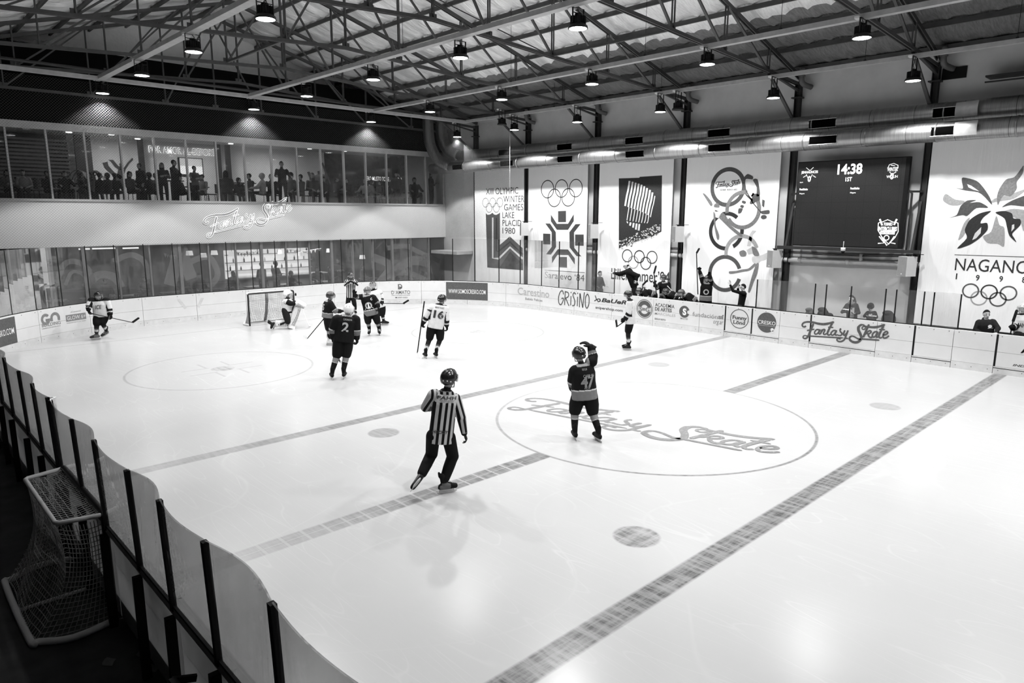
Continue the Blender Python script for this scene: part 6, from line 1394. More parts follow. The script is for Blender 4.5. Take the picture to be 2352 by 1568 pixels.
# player 16
F, P, root, j = hockey_player((940, 665, 9.225), (450, 1448), dict(head=(690, 215), neck=(640, 318), shL=(470, 380, -.02), shR=(775, 410, .05), elL=(375, 560, 0), wrL=(300, 700, .05), elR=(790, 620, 0), wrR=(795, 770, .06), hpL=(475, 760, 0), hpR=(650, 765, 0), knL=(430, 1040, .04), knR=(655, 1045, .04)),
    'player in white jersey 16 with back to the camera holding a stick upright', 'white', .97, (.8, .6, 0), [(340, 1462, 0, (-.35, .9, 0), (0, 0, 1)), (560, 1432, 0, (-.3, .9, 0), (.05, 0, 1))], {'L': ((-.3, .1, -.9), (.6, .5, 0), .95), 'R': ((.1, .1, -1), (-.7, .3, 0), .8)}, .012, 'shield', [(2.9, 1.7)], .014, 'white')
cloth_text(j, P, '16', .0, .36, .3, .24, M_INK, -1, .04, 0, .008, label='large black number'); cloth_text(j, P, 'MARTINEZ', .0, .56, .27, .05, M_INKD, -1, .01)
hockey_stick(F, 'stick held upright in the left glove of player 16', [(320, 245, -.02), (172, 1340, .1), (278, 1458, -.05)], M_WHITE)
# player 11, seen from the side near the right boards
F, P, root, j = hockey_player((1400, 650, 9.5), (400, 1452), dict(head=(408, 262), neck=(450, 372), shL=(440, 425, -.17), shR=(455, 425, .17), elL=(425, 640, -.2), wrL=(340, 770, -.18), elR=(420, 640, .2), wrR=(330, 780, .12), hpL=(450, 830, -.1), hpR=(445, 830, .1), knL=(410, 1060, -.09), knR=(400, 1060, .1)),
    'player in white jersey 11 standing sideways by the right boards', 'white', .9, (-1, .1, 0), [(385, 1455, -.1, (-1, .02, 0), (.08, 0, 1)), (370, 1440, .12, (-1, .1, 0), (.08, 0, 1))], {'L': ((-.6, 0, -.8), (-.3, .7, -.3), .9), 'R': ((-.6, 0, -.8), (-.3, -.7, -.3), .9)}, .012, 'shield', False, .014, 'white')
cloth_text(j, P, '1', .03, .3, .06, .24, M_INK, -1, .04, label='black number'); 
hockey_stick(F, 'stick crossing in front of player 11', [(330, 830, -.12), (158, 952, -.35), (153, 815, -.62)], M_BLACK)
# player 9 near the far left corner
F, P, root, j = hockey_player((180, 650, 10.456), (420, 1350), dict(head=(478, 318), neck=(500, 425), shR=(310, 415, .02), shL=(680, 420, -.05), elR=(255, 545, -.05), wrR=(240, 645, -.12), elL=(745, 610, -.1), wrL=(775, 750, -.15), hpR=(470, 760, .05), hpL=(640, 760, 0), knR=(440, 985, -.12), knL=(580, 960, -.1)),
    'player in white jersey skating along the far left boards with stick held across', 'white', 1.02, (.25, -1, -.05), [(650, 1262, .05, (-.75, -.5, -.35), (.35, -.25, .9)), (415, 1348, -.1, (-.95, -.3, 0), (0, 0, 1))], {'R': ((.1, -.1, -1), (.7, .2, 0), .9), 'L': ((.2, -.1, -1), (-.7, .2, 0), .9)}, .012, 'shield', False, .015, 'white', skate_tone=(.03, .12))
cloth_text(j, P, 'ICE', -.03, .3, .2, .14, M_INKD, 1, .02, .3, label='dark emblem on the chest')
hockey_stick(F, 'stick held across the body of the skater by the far left boards', [(245, 715, -.2), (1300, 945, -.25), (1462, 825, -.3)], M_BLACK)
# captain with a raised glove in front of the goal group
Zc = (780, 610, 8.711)
F, P, root, j = hockey_player(Zc, (690, 1392), dict(head=(553, 512), neck=(545, 600), shR=(455, 625, .02), shL=(680, 640, -.02), elR=(345, 625, -.1), wrR=(295, 575, -.2), elL=(755, 740, -.06), wrL=(775, 820, -.16), hpR=(555, 950, 0), hpL=(705, 950, 0), knR=(570, 1130, -.05), knL=(760, 1130, -.05)),
    'player in dark jersey with a letter C facing the camera and raising a glove', 'dark', 1.0, (-.1, -1, 0), [(795, 1388, 0, (.15, -.95, 0), (0, 0, 1)), (595, 1402, 0, (-.15, -.95, 0), (0, 0, 1))], {'R': ((-.15, -.2, 1), (.2, -.9, 0), .5), 'L': ((.05, -.3, -1), (-.7, -.2, 0), .9)}, .12, 'shield', False, .015, 'grey')
m = MB(); fn = on_cloth(j, P, 0, 1, off=.008); disc(m, (0.0, .30), .12, fn, 24, .07); part('crest', m, M_INKL, j, 'grey crest ring'); m = MB(); poly(m, [(-.03, .2), (.03, .2), (.015, .40), (-.015, .40)], fn); poly(m, [(-.15, .18), (.15, .18), (.12, .22), (-.12, .22)], fn); part('crest', m, M_WHITE, j, 'pale flame of the crest')
cloth_text(j, P, 'C', .14, .50, .055, .08, M_WHITE, 1, .03, label='white captain letter')
hockey_stick(F, 'stick hanging from the left glove of the player with the letter C', [(775, 800, -.18), (822, 1270, -.3), (845, 1300, -.55)], M_BLACK)
# white player half hidden behind the captain
F, P, root, j = hockey_player(Zc, (890, 1190), dict(head=(665, 398), neck=(690, 490), shR=(600, 530, .05), shL=(800, 530, -.05), elR=(590, 680, 0), wrR=(640, 770, -.1), elL=(835, 650, -.05), wrL=(835, 735, -.1), hpR=(740, 800, .05), hpL=(845, 800, -.03), knR=(770, 985, 0), knL=(855, 970, -.06)),
    'player in white jersey partly hidden behind the player with the letter C', 'white', 1.02, (-.3, -.9, 0), [(905, 1185, 0, (.9, -.3, 0), (-.1, 0, 1)), (770, 1200, .1, (.6, -.6, 0), (0, 0, 1))], {'L': ((.4, -.1, -.8), (-.5, -.2, -.3), .9), 'R': ((.3, -.1, -.8), (.5, -.2, 0), .9)}, .015, 'cage', False, .016, 'white')
hockey_stick(F, 'long dark stick lying level in front of the estate agent board', [(800, 752, -.15), (1275, 758, -.25), (1388, 684, -.3)], M_BLACK)
# second referee by the far boards
F = Fig(Zc, (320, 975)); P = {k: F.J(*v) for k, v in dict(head=(220, 205), neck=(225, 285), shR=(150, 310, 0), shL=(305, 312, 0), elR=(112, 380, -.1), wrR=(185, 335, -.28), elL=(352, 372, -.1), wrL=(275, 340, -.28), hpR=(185, 600, 0), hpL=(265, 600, 0), knR=(165, 760, -.05), knL=(295, 760, -.05)).items()}
b1 = F.J(318, 972, 0); b1[2] = 0; b2 = F.J(175, 955, .1); b2[2] = 0; t1, t2 = F.dir(.2, -.9), F.dir(-.4, -.8); P['anL'] = b1+vec(0, 0, .2)-t1*.045; P['anR'] = b2+vec(0, 0, .2)-t2*.045
refbody(F, P, F.dir(.1, -1), 'referee in striped shirt facing the camera at the far boards', {'R': (F.dir(.8, -.2, .5), F.dir(0, .9, 0), .9), 'L': (F.dir(-.8, -.2, .5), F.dir(0, .9, 0), .9)}, [(b1, t1, vec(0, 0, 1)), (b2, t2, vec(0, 0, 1))], .015, False)
# dark player reaching right, left of player 2
F, P, root, j = hockey_player((690, 660, 6.82), (470, 900), dict(head=(470, 138), neck=(440, 215), shR=(470, 255, -.15), shL=(425, 245, .15), elR=(545, 365, -.22), wrR=(630, 372, -.15), elL=(385, 340, .2), wrL=(372, 440, .1), hpR=(430, 445, -.08), hpL=(420, 440, .08), knR=(455, 660, -.1), knL=(445, 660, .1)),
    'player in dark jersey turned right with one arm out, left of player 2', 'dark', .98, (1, .05, 0), [(480, 898, .1, (.95, .1, 0), (0, 0, 1)), (478, 903, -.1, (.95, -.1, 0), (0, 0, 1))], {'R': ((1, 0, .05), (0, .3, -.9), .4), 'L': ((-.1, 0, -1), (.6, 0, 0), .9)}, .03, 'shield', False, .015, 'grey', skate_tone=(.5, .6))
cloth_text(j, P, '15', .0, .28, .22, .2, M_INKL, -1, .04, label='pale number')
hockey_stick(F, 'stick slanting down to the left of the player with one arm out', [(375, 480, .08), (108, 800, -.1), (52, 752, -.2)], M_WHITE)
# goalkeeper kneeling by the far post
Zg = (540, 650, 12.379); F = Fig(Zg, (1560, 1290)); P = {k: F.J(*v) for k, v in dict(head=(1490, 325), neck=(1490, 440), shR=(1455, 520, -.16), shL=(1545, 500, .18), elR=(1590, 580, -.22), wrR=(1760, 590, -.15), elL=(1680, 560, .15), wrL=(1830, 600, .05), hpR=(1420, 770, -.1), hpL=(1540, 760, .12), knR=(1500, 1090, -.18), knL=(1755, 740, .05), anR=(1260, 1180, -.1), anL=(1600, 1210, .0)).items()}
root, hc, hf, hu = person_body(F, P, F.dir(1, .1, -.05), 1.0, .38, {}, 'goalkeeper in white mask kneeling at the far goal', .015)
mb = MB(); torso_loft(mb, P, np.array([.19, .18, .1, .05, .04, .03]), np.array([.16, .15, .08, .05, .04, .03]), .05)
for s in 'LR': mb.caps([P['hp'+s], lerp(P['hp'+s], P['kn'+s], .6), P['kn'+s]], [.13, .13, .105], 10)
part('padded_pants', finish(mb, .016, .012), M_TONE, root, None, True)
mb = MB(); torso_loft(mb, P, np.array([.23, .22, .22, .24, .2, .075]), np.array([.18, .175, .175, .17, .13, .075]), .06)
for s in 'LR': mb.caps([lerp(P['sh'+s], P['neck'], .12), P['sh'+s], P['el'+s], lerp(P['el'+s], P['wr'+s], .85)], [.11, .105, .095, .075], 10)
_jt = jersey_tone(P, 'white', 1.05)
def goalie_tone(V):
    t = _jt(V); arm, ins = arm_tones(P, V, 1.05); t[(arm > .08) & (arm < .8)] = .006; t[arm > .8] = .5; return t
j = part('jersey', finish(mb, .015, goalie_tone, 4), M_TONE, root, None, True)
cloth_text(j, P, '30', -.05, .33, .25, .22, M_INK, -1, .04, label='black number')
h = helmet(root, hc, hf, hu, 1.1, .75, 'cage', False, 'goalkeeper_mask'); mb = MB(); mb.ball(hc-hu*.07+hf*.06, (.075, .07, .07), 12); part('mask_chin', mb, plain('mask_white', .72, .3), h, 'white chin of the mask', True)
def leg_pad(a, b, front, w, thick, lab):
    ax = unit(a-b); front = unit(front-ax*(front@ax)); sd = np.cross(ax, front); L = np.linalg.norm(a-b); cs, xs, ys, rx, ry = [], [], [], [], []
    for q, ww, off in ((1.12, .8, .02), (1.0, 1, .03), (.6, 1, .02), (.25, .95, 0), (.05, 1.05, .02), (-.06, .95, .06)): cs.append(b+ax*L*q+front*off); xs.append(sd); ys.append(front); rx.append(w*ww); ry.append(thick)
    mb = MB(); mb.loft(cs, xs, ys, rx, ry, 20, 3.4); o = remesh(mb, .014, 2); V = np.array(o.v); t = np.full(len(V), .68); u = (V-b)@sd/w; v = (V-b)@ax/L; fr = (V-b)@front
    for c0 in (-.1, .28, .62): t[(fr > 0) & (np.abs(u-(c0+.45*np.sin((v-.25)*3.6)*.8)) < .07) & (v > .1) & (v < .95)] = .012
    o.t = list(t); return part('leg_pad', o, M_TONE, root, lab, True)
leg_pad(F.J(1760, 700, -.02), F.J(1590, 1250, -.06), F.dir(.55, -.75, .2), .145, .06, 'white leg pad with three black waves')
leg_pad(F.J(1450, 1140, -.1), F.J(1150, 1150, -.02), F.dir(0, .95, -.2), .125, .05, 'white leg pad lying on the ice')
mb = MB()
for a in (1180, 1270, 1420): mb.tube([F.J(a, 1075, -.1), F.J(a-8, 1110, -.17), F.J(a-8, 1190, -.17), F.J(a-4, 1235, -.1)], .013, 6)
part('pad_strap', mb, M_WHITE, root, 'pale straps at the back of the pad')
skate(root, F.J(1150, 1225, -.02), F.dir(-.35, .3, -.6), F.dir(-.9, 0, .2), 1.0, .02, .03, .016); skate(root, F.J(1570, 1296, .1), F.dir(.6, -.6, 0), UP, 1.0, .02, .03, .016)
mb = MB(); p = F.J(1870, 590, -.05); a = F.dir(.75, 0, -.5); q = F.dir(.35, -.5, .7); q = unit(q-a*(q@a)); mb.loft([p+q*.0, p+q*.06], [a, a], [np.cross(q, a)]*2, [.2, .19], [.11, .1], 16, 5); part('blocker', mb, plain('blocker_white', .7, .5), root, 'white blocker board')
mb = MB(); hand_mesh(mb, F.J(1830, 640, -.12), F.dir(.9, 0, -.3), F.dir(.2, .8, -.4), 1, 1.2, .8, True); part('glove', finish(mb, .012, .3), M_TONE, root, None, True)
mb = MB(); hand_mesh(mb, P['wrL'], F.dir(.9, 0, -.3), F.dir(.2, -.8, -.4), -1, 1.3, .6, True); part('glove', finish(mb, .012, .5), M_TONE, root, None, True)
r = hockey_stick(F, 'goalkeeper stick leaning on the ice right of the goal', [(1880, 660, -.1), (2095, 1190, -.25), (2120, 1215, .3)], M_WHITE, M_WHITE)
# ================================================================== people behind the right boards
def DX(z, q, x): p = on(z[0]+q[0]/z[2], z[1]+q[1]/z[2], 0, x); return np.hypot(p[0], p[1])
Zb = (1350, 580, 9.408); GB = 0.12
m = MB(); m.box((22.15, -4, -.02), (23.99, 21.5, GB)); struct('floor_bench', m, M_RUBBER)
# coach with a white cap stretching one arm
F = Fig(Zb, (1010, 900), GB, DX(Zb, (1010, 700), 22.9)); P = {k: F.J(*v) for k, v in dict(head=(828, 285), neck=(870, 360), shR=(905, 395, .2), shL=(870, 410, -.2), elR=(690, 465, .15), wrR=(560, 455, .05), elL=(1075, 500, -.25), wrL=(1060, 600, -.3), hpL=(1000, 700, -.1), hpR=(1010, 700, .1), knL=(985, 950, -.1), knR=(1030, 950, .1)).items()}
P['wrR'] = F.J(545, 440, .05)
casual(F, P, 'person in black jacket and white cap stretching an arm over the bench', F.dir(-1, -.05), 1.05, .008, .02, 'short', {'R': (F.dir(-1, 0, .25), F.dir(0, .2, -1), .25), 'L': (F.dir(-.5, -.3, -.9), F.dir(-.3, .8, 0), .9)}, .5, .014, 1.2, False, cap=.75, puffy=.03)
# man in a dark jacket with a bag
F = Fig(Zb, (240, 850), GB, DX(Zb, (240, 700), 23.2)); P = {k: F.J(*v) for k, v in dict(head=(262, 460), neck=(240, 530), shR=(165, 560, -.02), shL=(300, 560, .05), elR=(150, 690, .05), wrR=(240, 760, -.12), elL=(345, 690, .05), wrL=(370, 715, -.15), hpL=(290, 800, .03), hpR=(190, 800, 0), knL=(290, 1000, .02), knR=(190, 1000, 0)).items()}
casual(F, P, 'person in dark grey jacket behind the first low glass of the bench', F.dir(.8, -.5), .95, .05, .03, 'short', {'L': (F.dir(1, -.1, -.1), F.dir(0, 0, -1), .4)}, .42, .016, 1.1, False)
m = MB(); m.ball(F.J(150, 610, .2), (.13, .12, .2), 14); m.ball(F.J(160, 690, .2), (.12, .11, .12), 14); solo('backpack', finish(m, .02, .01), M_TONE, 'black bag on the back of the person in the dark grey jacket', 'bag', F.J(115, 590, .12), None, True)
def bench(J, label, D, face, gl, base, hel=.02, k=.95, visor='shield'):
    return hockey_player(Zb, base, J, label, 'dark', k, face, (), gl, hel, visor, False, .016, None, D, GB, False, group='players on the bench')
F, P, r, j = bench(dict(head=(1118, 840), neck=(1190, 830), shR=(1215, 800, .18), shL=(1225, 870, -.2), elR=(1130, 960, .2), wrR=(1120, 1020, .25), elL=(1300, 980, -.28), wrL=(1310, 1060, -.34), hpR=(1430, 910, .12), hpL=(1430, 930, -.12), knR=(1440, 1150, .1), knL=(1440, 1150, -.1)),
      'player in dark jersey leaning forward over the boards, leftmost at the bench', DX(Zb, (1250, 900), 22.45), (-.9, -.3, -.35), {'L': ((-.6, -.2, -.7), (-.3, .7, 0), .7)}, (1400, 1100))
fn_ = None; cloth_text(j, P, '41', .0, .34, .2, .15, M_WHITE, -1, .05, label='white number'); cloth_text(j, P, 'GUSO', 0, .12, .2, .05, M_INKL)
hockey_stick(F, 'stick resting upright beside the leftmost bench player', [(1180, 1000, 0), (1185, 700, 0), (1295, 590, 0)], M_BLACK)
F, P, r, j = bench(dict(head=(1640, 560), neck=(1655, 650), shR=(1560, 690, -.05), shL=(1740, 690, .05), elR=(1500, 760, -.15), wrR=(1450, 690, -.25), elL=(1760, 830, 0), wrL=(1690, 900, -.2), hpR=(1620, 940, 0), hpL=(1740, 940, 0), knR=(1610, 1150, 0), knL=(1740, 1150, 0)),
      'player in dark jersey standing at the bench with a stick upright', DX(Zb, (1660, 900), 22.7), (-.7, -.6, -.3), {'R': ((0, -.2, 1), (.3, .6, 0), .95), 'L': ((-.5, -.3, -.6), (0, .6, -.3), .8)}, (1680, 1150), .03)
hockey_stick(F, 'stick held upright by the standing bench player', [(1488, 930, -.3), (1430, 450, -.3), (1475, 280, -.3)], M_BLACK)
F, P, r, j = bench(dict(head=(1690, 855), neck=(1760, 880), shR=(1770, 880, .16), shL=(1800, 930, -.18), elR=(1640, 960, .1), wrR=(1560, 990, .0), elL=(1900, 1000, -.2), wrL=(1930, 990, -.25), hpR=(1890, 960, .1), hpL=(1900, 960, -.1), knR=(1890, 1150, .1), knL=(1900, 1150, -.1)),
      'player in dark jersey bent low over the boards between two others', DX(Zb, (1780, 960), 22.5), (-.9, -.4, -.3), {'R': ((-.6, -.3, -.6), (0, .6, 0), .8), 'L': ((.2, -.4, -.7), (0, .7, 0), .8)}, (1880, 1150), .025)
hockey_stick(F, 'stick slanting behind the helmets of the bench players', [(1720, 720, .1), (1950, 960, -.15), (2010, 1010, -.2)], M_WHITE, M_FRAME)
F, P, r, j = bench(dict(head=(2030, 880), neck=(2120, 910), shR=(2110, 920, .15), shL=(2170, 960, -.18), elR=(2060, 1040, .1), wrR=(1990, 1020, -.05), elL=(2250, 1120, -.3), wrL=(2215, 1230, -.38), hpR=(2290, 1040, .1), hpL=(2300, 1040, -.1), knR=(2300, 1250, .1), knL=(2300, 1250, -.1)),
      'player in dark jersey hanging one arm down the front of the boards', DX(Zb, (2160, 1000), 22.4), (-.9, -.35, -.4), {'L': ((-.25, -.1, -1), (-.3, .7, 0), .6), 'R': ((-.7, -.2, -.5), (0, .6, 0), .8)}, (2280, 1250), .05)
# celebrating player
Zc2 = (1540, 560, 8.71)
F, P, r, j = hockey_player(Zc2, (705, 1250), dict(head=(735, 705), neck=(725, 790), shR=(650, 760, 0), shL=(800, 800, 0), elR=(615, 650, -.05), wrR=(580, 540, -.12), elL=(810, 730, -.1), wrL=(790, 640, -.2), hpR=(645, 1100, 0), hpL=(760, 1110, 0), knR=(640, 1350, 0), knL=(760, 1350, 0)),
      'player in dark jersey cheering behind the boards with both gloves raised', 'dark', .92, (-.5, -.8, .25), (), {'R': ((-.3, -.1, 1), (.3, -.8, 0), .9), 'L': ((-.25, -.2, .9), (.2, -.8, 0), .5)}, .02, 'shield', False, .016, None, DX(Zc2, (705, 1100), 22.6), GB, False, group='players on the bench')
m = MB(); fn = on_cloth(j, P, 0, 1, off=.008); disc(m, (0.0, .28), .1, fn, 20, .06); part('crest', m, M_INKL, j, 'grey crest ring')
hockey_stick(F, 'stick held high by the cheering player', [(548, 1010, -.15), (520, 185, -.15), (578, 85, -.15)], M_BLACK)
# man clapping / shouting in a black shirt
F = Fig(Zc2, (1410, 1270), GB, DX(Zc2, (1410, 1150), 23.0)); P = {k: F.J(*v) for k, v in dict(head=(1455, 870), neck=(1460, 950), shR=(1400, 985, .17), shL=(1490, 1000, -.17), elR=(1350, 950, .1), wrR=(1350, 885, -.05), elL=(1250, 935, -.3), wrL=(1195, 820, -.32), hpL=(1400, 1250, -.1), hpR=(1410, 1250, .1), knL=(1400, 1450, -.1), knR=(1410, 1450, .1)).items()}
casual(F, P, 'person in black shirt shouting behind the boards with one hand raised', F.dir(-1, -.05, .1), .95, .008, .02, 'short', {'L': (F.dir(-.05, -.1, 1), F.dir(-.5, -.6, 0), .15), 'R': (F.dir(.25, -.1, .9), F.dir(0, -.6, 0), .5)}, .5, .014, 1.0, False)
# woman with papers and child with a tablet, seated
Zw = (1880, 650, 11.76); D = DX(Zw, (950, 850), 23.3)
F = Fig(Zw, (900, 1000), GB, D); P = {k: F.J(*v) for k, v in dict(head=(890, 430), neck=(900, 545), shR=(770, 600, .05), shL=(1020, 600, .05), elR=(640, 780, 0), wrR=(770, 770, -.2), elL=(1090, 800, 0), wrL=(990, 830, -.15), hpR=(820, 1000, 0), hpL=(980, 1000, 0), knR=(780, 1060, -.42), knL=(960, 1070, -.42)).items()}
r, j = casual(F, P, 'person with long dark hair in an open dark coat holding papers below the scoreboard', F.dir(-.6, -.8, 0), .95, .03, .02, 'long', {'R': (F.dir(.2, -.7, .2), F.dir(.2, .2, 1), .5), 'L': (F.dir(-.6, -.6, .1), F.dir(0, .2, 1), .5)}, .5, .014, 1.0, False)
m = MB(); fn = on_cloth(j, P, 0, 1, off=.012); poly(m, [(-.07, .1), (.06, .1), (.08, .42), (-.09, .42)], fn); part('shirt_front', m, plain('shirt_pale', .45, .8), j, 'pale shirt between the open coat')
m = MB(); m.caps([F.J(830, 540, -.06), F.J(900, 560, -.14), F.J(960, 540, -.04)], [.05, .055, .05], 10); part('scarf', m, plain('scarf_grey', .14, .9), r, 'grey scarf', True)
m = MB(); a, b = F.J(665, 700, -.28), F.J(860, 728, -.34); m.bar(a, b, .16, .012); solo('notebook', m, M_WHITE, 'open white notebook in the hand of the person below the scoreboard', 'notebook', a)
F = Fig(Zw, (1430, 1040), GB, D); P = {k: F.J(*v) for k, v in dict(head=(1405, 670), neck=(1420, 770), shR=(1325, 800, .03), shL=(1520, 800, .03), elR=(1240, 890, -.05), wrR=(1300, 890, -.2), elL=(1570, 920, -.05), wrL=(1500, 890, -.22), hpR=(1370, 1080, 0), hpL=(1490, 1080, 0), knR=(1350, 1130, -.35), knL=(1480, 1130, -.35)).items()}
r, j = casual(F, P, 'child in dark coat and knitted hat beside the person with papers', F.dir(-.35, -.85, -.4), .84, .012, .02, None, {'R': (F.dir(.5, -.6, .1), F.dir(0, .2, 1), .6), 'L': (F.dir(-.5, -.6, .1), F.dir(0, .2, 1), .6)}, .5, .014, 1.0, False, cap=.014)
hc = P['head']; m = MB(); m.ball(hc+vec(0, 0, .06), (.1, .105, .11), 14); m.tube([hc+vec(0, 0, .02), hc+vec(0, 0, .06)], .105, 16); part('knitted_hat', m, plain('wool_black', .012, .9), r, None, True)
m = MB(); m.bar(F.J(1360, 880, -.26), F.J(1570, 895, -.26), .13, .012); solo('tablet', m, M_WHITE, 'thin pale tablet held by the child in the knitted hat', 'tablet', F.J(1360, 880, -.26))
for i, (q, w) in enumerate([((130, 800), .2), ((-230, 800), .17), ((1900, 900), .22), ((300, 950), .2)]):
    p = F.J(*q); m = MB(); m.ball(p-vec(0, 0, .1), (w*.8, w, w*1.2), 12); m.ball(p+vec(.02, .05, .1), (w*.9, w*.7, w*.4), 10)
    solo('bundle', finish(m, .02, .02 if i != 1 else .1), M_TONE, ['dark bag on the timekeeper bench left of the person with papers', 'grey bag on the timekeeper bench farthest left', 'dark bag on the timekeeper bench right of the child', 'low dark bag at the knees of the person with papers'][i], 'bag', p, None, True)
m = MB(); m.box((22.9, 4.9, GB), (23.9, 11.0, .55)); solo('long_bench', m, M_RUBBER, 'long dark bench behind the low glass below the scoreboard', 'bench', (23.4, 8, GB))
# man in a hooded jacket at the open gate, and the goalkeeper next to him
Zr = (2200, 640, 4.072); F = Fig(Zr, (265, 540), GB, DX(Zr, (265, 480), 22.75)); P = {k: F.J(*v) for k, v in dict(head=(268, 335), neck=(262, 388), shR=(195, 410, .05), shL=(330, 405, -.02), elR=(165, 480, -.02), wrR=(220, 515, -.15), elL=(375, 465, -.12), wrL=(362, 505, -.30), hpR=(225, 560, 0), hpL=(315, 560, 0), knR=(225, 700, 0), knL=(315, 700, 0)).items()}
r, j = casual(F, P, 'person in dark hooded jacket resting a hand on the boards below the flower banner', F.dir(.35, -.9, -.35), 1.0, .014, .02, 'short', {'L': (F.dir(-.2, -.9, -.1), F.dir(0, 0, -1), .35)}, .42, .012, 1.0, False, True, puffy=.015)
m = MB(); fn = on_cloth(j, P, 0, 1, off=.01); disc(m, (.12, .36), .045, fn, 12); poly(m, [(.07, .30), (.18, .30), (.18, .315), (.07, .315)], fn); part('badge', m, M_WHITE, j, 'white badge on the jacket')
F, P, r, j = hockey_player(Zr, (610, 540), dict(head=(615, 285), neck=(618, 335), shR=(560, 365, 0), shL=(690, 365, 0), elR=(545, 440, -.1), wrR=(505, 455, -.2), elL=(720, 440, 0), wrL=(690, 490, -.15), hpR=(570, 530, 0), hpL=(660, 530, 0), knR=(560, 545, -.4), knL=(660, 545, -.4)),
      'player in white jersey with a face cage, cut by the right edge', 'white', 1.0, (-.3, -.95, 0), (), {'R': ((-.2, -.5, .3), (.3, .5, -.4), .95)}, .5, 'cage', False, .014, None, DX(Zr, (610, 480), 22.75), GB, False)
cloth_text(j, P, 'AND', 0, .3, .2, .12, M_INKD, 1, .03); hockey_stick(F, 'stick standing in the glove of the player cut by the right edge', [(487, 545, -.22), (515, 400, -.22), (553, 290, -.22)], M_BLACK)
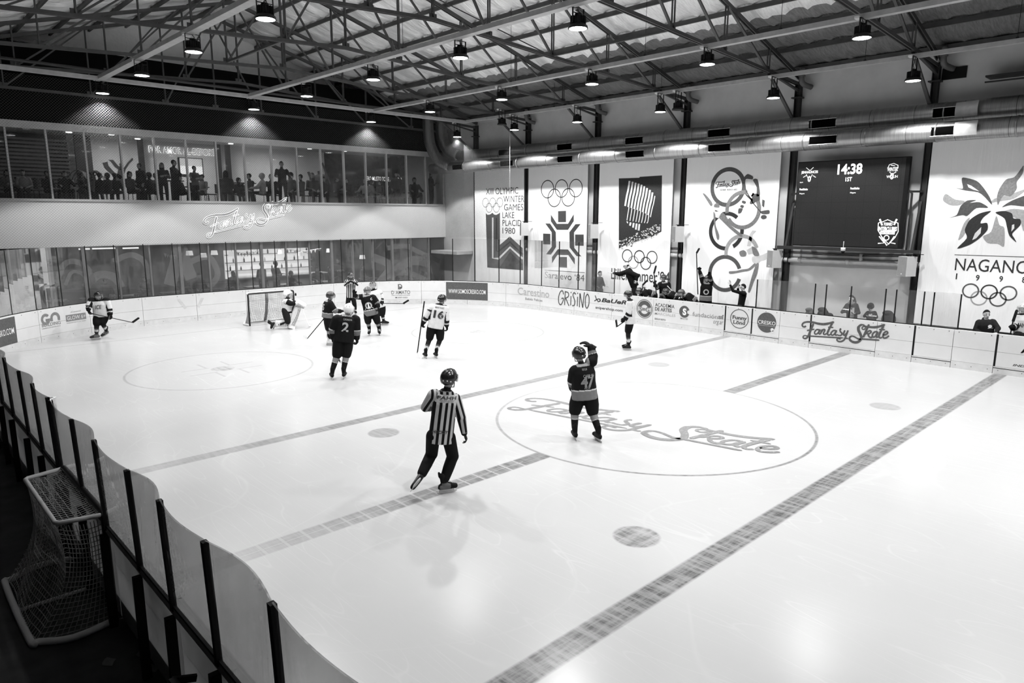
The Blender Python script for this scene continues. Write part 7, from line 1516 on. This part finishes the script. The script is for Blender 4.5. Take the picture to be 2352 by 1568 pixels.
# ================================================================== goals
def make_goal(fn, org, label, net_mat, padv):
    """fn(u across, v back, z up) -> place"""
    t = thing('hockey_goal', label, 'goal', org); W2, H, DT, DB = .915, 1.22, .40, .72; r = .032
    m = MB(); m.tube([fn(-W2, 0, 0), fn(-W2, 0, H-.06), fn(-W2+.02, 0, H-.015), fn(-W2+.06, 0, H), fn(W2-.06, 0, H), fn(W2-.02, 0, H-.015), fn(W2, 0, H-.06), fn(W2, 0, 0)], r, 12); part('front_frame', m, M_DARKMETAL if not padv else plain('goal_frame_dark', .014, .4), t, 'dark posts and crossbar', True)
    m = MB(); m.tube([fn(-W2+.02, .02, H-.02), fn(-W2+.1, DT-.03, H-.02), fn(-W2+.14, DT, H-.02), fn(W2-.14, DT, H-.02), fn(W2-.1, DT-.03, H-.02), fn(W2-.02, .02, H-.02)], .024, 10); part('top_frame', m, M_WHITE, t, 'white top frame', True)
    m = MB(); base = [fn(-W2, 0, .035), fn(-W2-.06, DB*.55, .035), fn(-W2+.1, DB-.06, .035), fn(-W2+.2, DB, .035), fn(W2-.2, DB, .035), fn(W2-.1, DB-.06, .035), fn(W2+.06, DB*.55, .035), fn(W2, 0, .035)]; m.tube(smooth_line(base, 4), .035, 10); part('base_frame', m, M_WHITE, t, 'white base frame', True)
    m = MB(); m.tube([fn(0, .03, .03), fn(0, DB, .03)], .02, 8); part('base_bar', m, M_WHITE, t)
    if padv: m = MB(); m.tube([fn(0, DT+.02, H-.03), fn(0, DT+.03, .8), fn(0, DT+.12, .4), fn(0, DB-.03, .05)], .055, 12); part('centre_pad', m, plain('net_pad_grey', .16, .7), t, 'grey padded centre post', True)
    # netting: strings as thin tubes; back, top and two sides
    def back(k, z):
        q = 1-z/H; d = DT+(DB-DT)*q**1.6-.11*math.sin(math.pi*q)*(1-.2*math.cos(k*3)); s = (W2-.12)+(.0)*q; return d, s
    m = MB(); sp = .062 if padv else .055; sr = .0065 if padv else .0042
    nu = int(2*(W2-.12)/sp); nz = int(H/sp)
    for i in range(nu+1):
        u = -(W2-.12)+2*(W2-.12)*i/nu; pts = [fn(u, 0, H-.02+.01), fn(u, DT*.5, H-.05), ]+[fn(u+.012*math.sin(z*7+i), back(u, z)[0]+.02*math.sin(u*4+z*5), z) for z in np.linspace(H-.03, .04, 12)]; m.tube(pts, sr, 4, False)
    for j in range(nz):
        z = .05+(H-.1)*j/nz
        pts = []
        for s in (-1,):
            for q in np.linspace(0, 1, 6): d, w = back(s, z); pts.append(fn(-W2-.03*math.sin(math.pi*q)*(1-z/H)+q*.12, q*d, z-.05*math.sin(math.pi*q)*(z/H)))
        for u in np.linspace(-(W2-.12), W2-.12, 22): d, w = back(u, z); pts.append(fn(u, d+.02*math.sin(u*4+z*5), z+.012*math.sin(u*9+j)))
        for q in np.linspace(1, 0, 6): d, w = back(1, z); pts.append(fn(W2+.03*math.sin(math.pi*q)*(1-z/H)-q*.12, q*d, z-.05*math.sin(math.pi*q)*(z/H)))
        m.tube(pts, sr, 4, False)
    for s in (-1, 1):
        for q in np.linspace(.08, .92, 12):
            m.tube([fn(s*(W2+.03*math.sin(math.pi*q)*(1-z/H)-q*.12), q*back(s, z)[0], z-.05*math.sin(math.pi*q)*(z/H)) for z in np.linspace(H-.03, .04, 9)], sr, 4, False)
    for q in np.linspace(.1, .95, 7): m.tube([fn(u, DT*q, H-.02-.03*math.sin(math.pi*q)) for u in np.linspace(-W2+.05+.08*q, W2-.05-.08*q, 20)], sr, 4, False)
    part('netting', m, net_mat, t, 'white string netting'); return t
M_STRING = plain('net_string', .3, .8)
gx = 11.66
make_goal(lambda u, v, z: (gx+u, 25.72+v, z), (gx, 25.72, 0), 'goal with white netting on the ice at the far end', M_STRING, True)
g0 = 8.57
make_goal(lambda u, v, z: (1.565-v, g0-u, z-.02), (1.565, g0, -.02), 'spare goal stored in the dark aisle behind the near left boards', plain('net_string_dull', .45, .8), False)
# water bottle on the far goal, and tape on the aisle floor
m = MB(); p = ice_pt(679, 676, 1.0); p = on(679, 676, 1, 25.75); m.tube([p-(0, 0, .05), p+(0, 0, .03), p+(0, 0, .06)], [.035, .035, .012], 10); solo('water_bottle', m, M_BLACK, 'small dark bottle at the right post of the far goal', 'bottle', p, None, True)
for i, (px, py) in enumerate([(330, 1500), (345, 1462), (350, 1535), (250, 1520)]):
    p = on(px, py, 2, -.018); m = MB(); n = 9; m.add([(p[0]+.07*math.cos(2*math.pi*k/n)*rr.uniform(.5, 1), p[1]+.1*math.sin(2*math.pi*k/n)*rr.uniform(.5, 1), -.014) for k in range(n)]+[(p[0], p[1], -.006)], [(k, (k+1) % n, n) for k in range(n)])
    solo('paper_scrap', m, plain('scrap_grey', .12, .8), ['crumpled scrap on the dark aisle floor nearest the boards', 'crumpled scrap on the dark aisle floor, farthest of the four', 'crumpled scrap on the dark aisle floor, nearest the camera', 'crumpled scrap on the dark aisle floor beside the spare goal'][i], 'scrap', p, 'floor scraps')
bpy.data.scenes.remove(TMP)
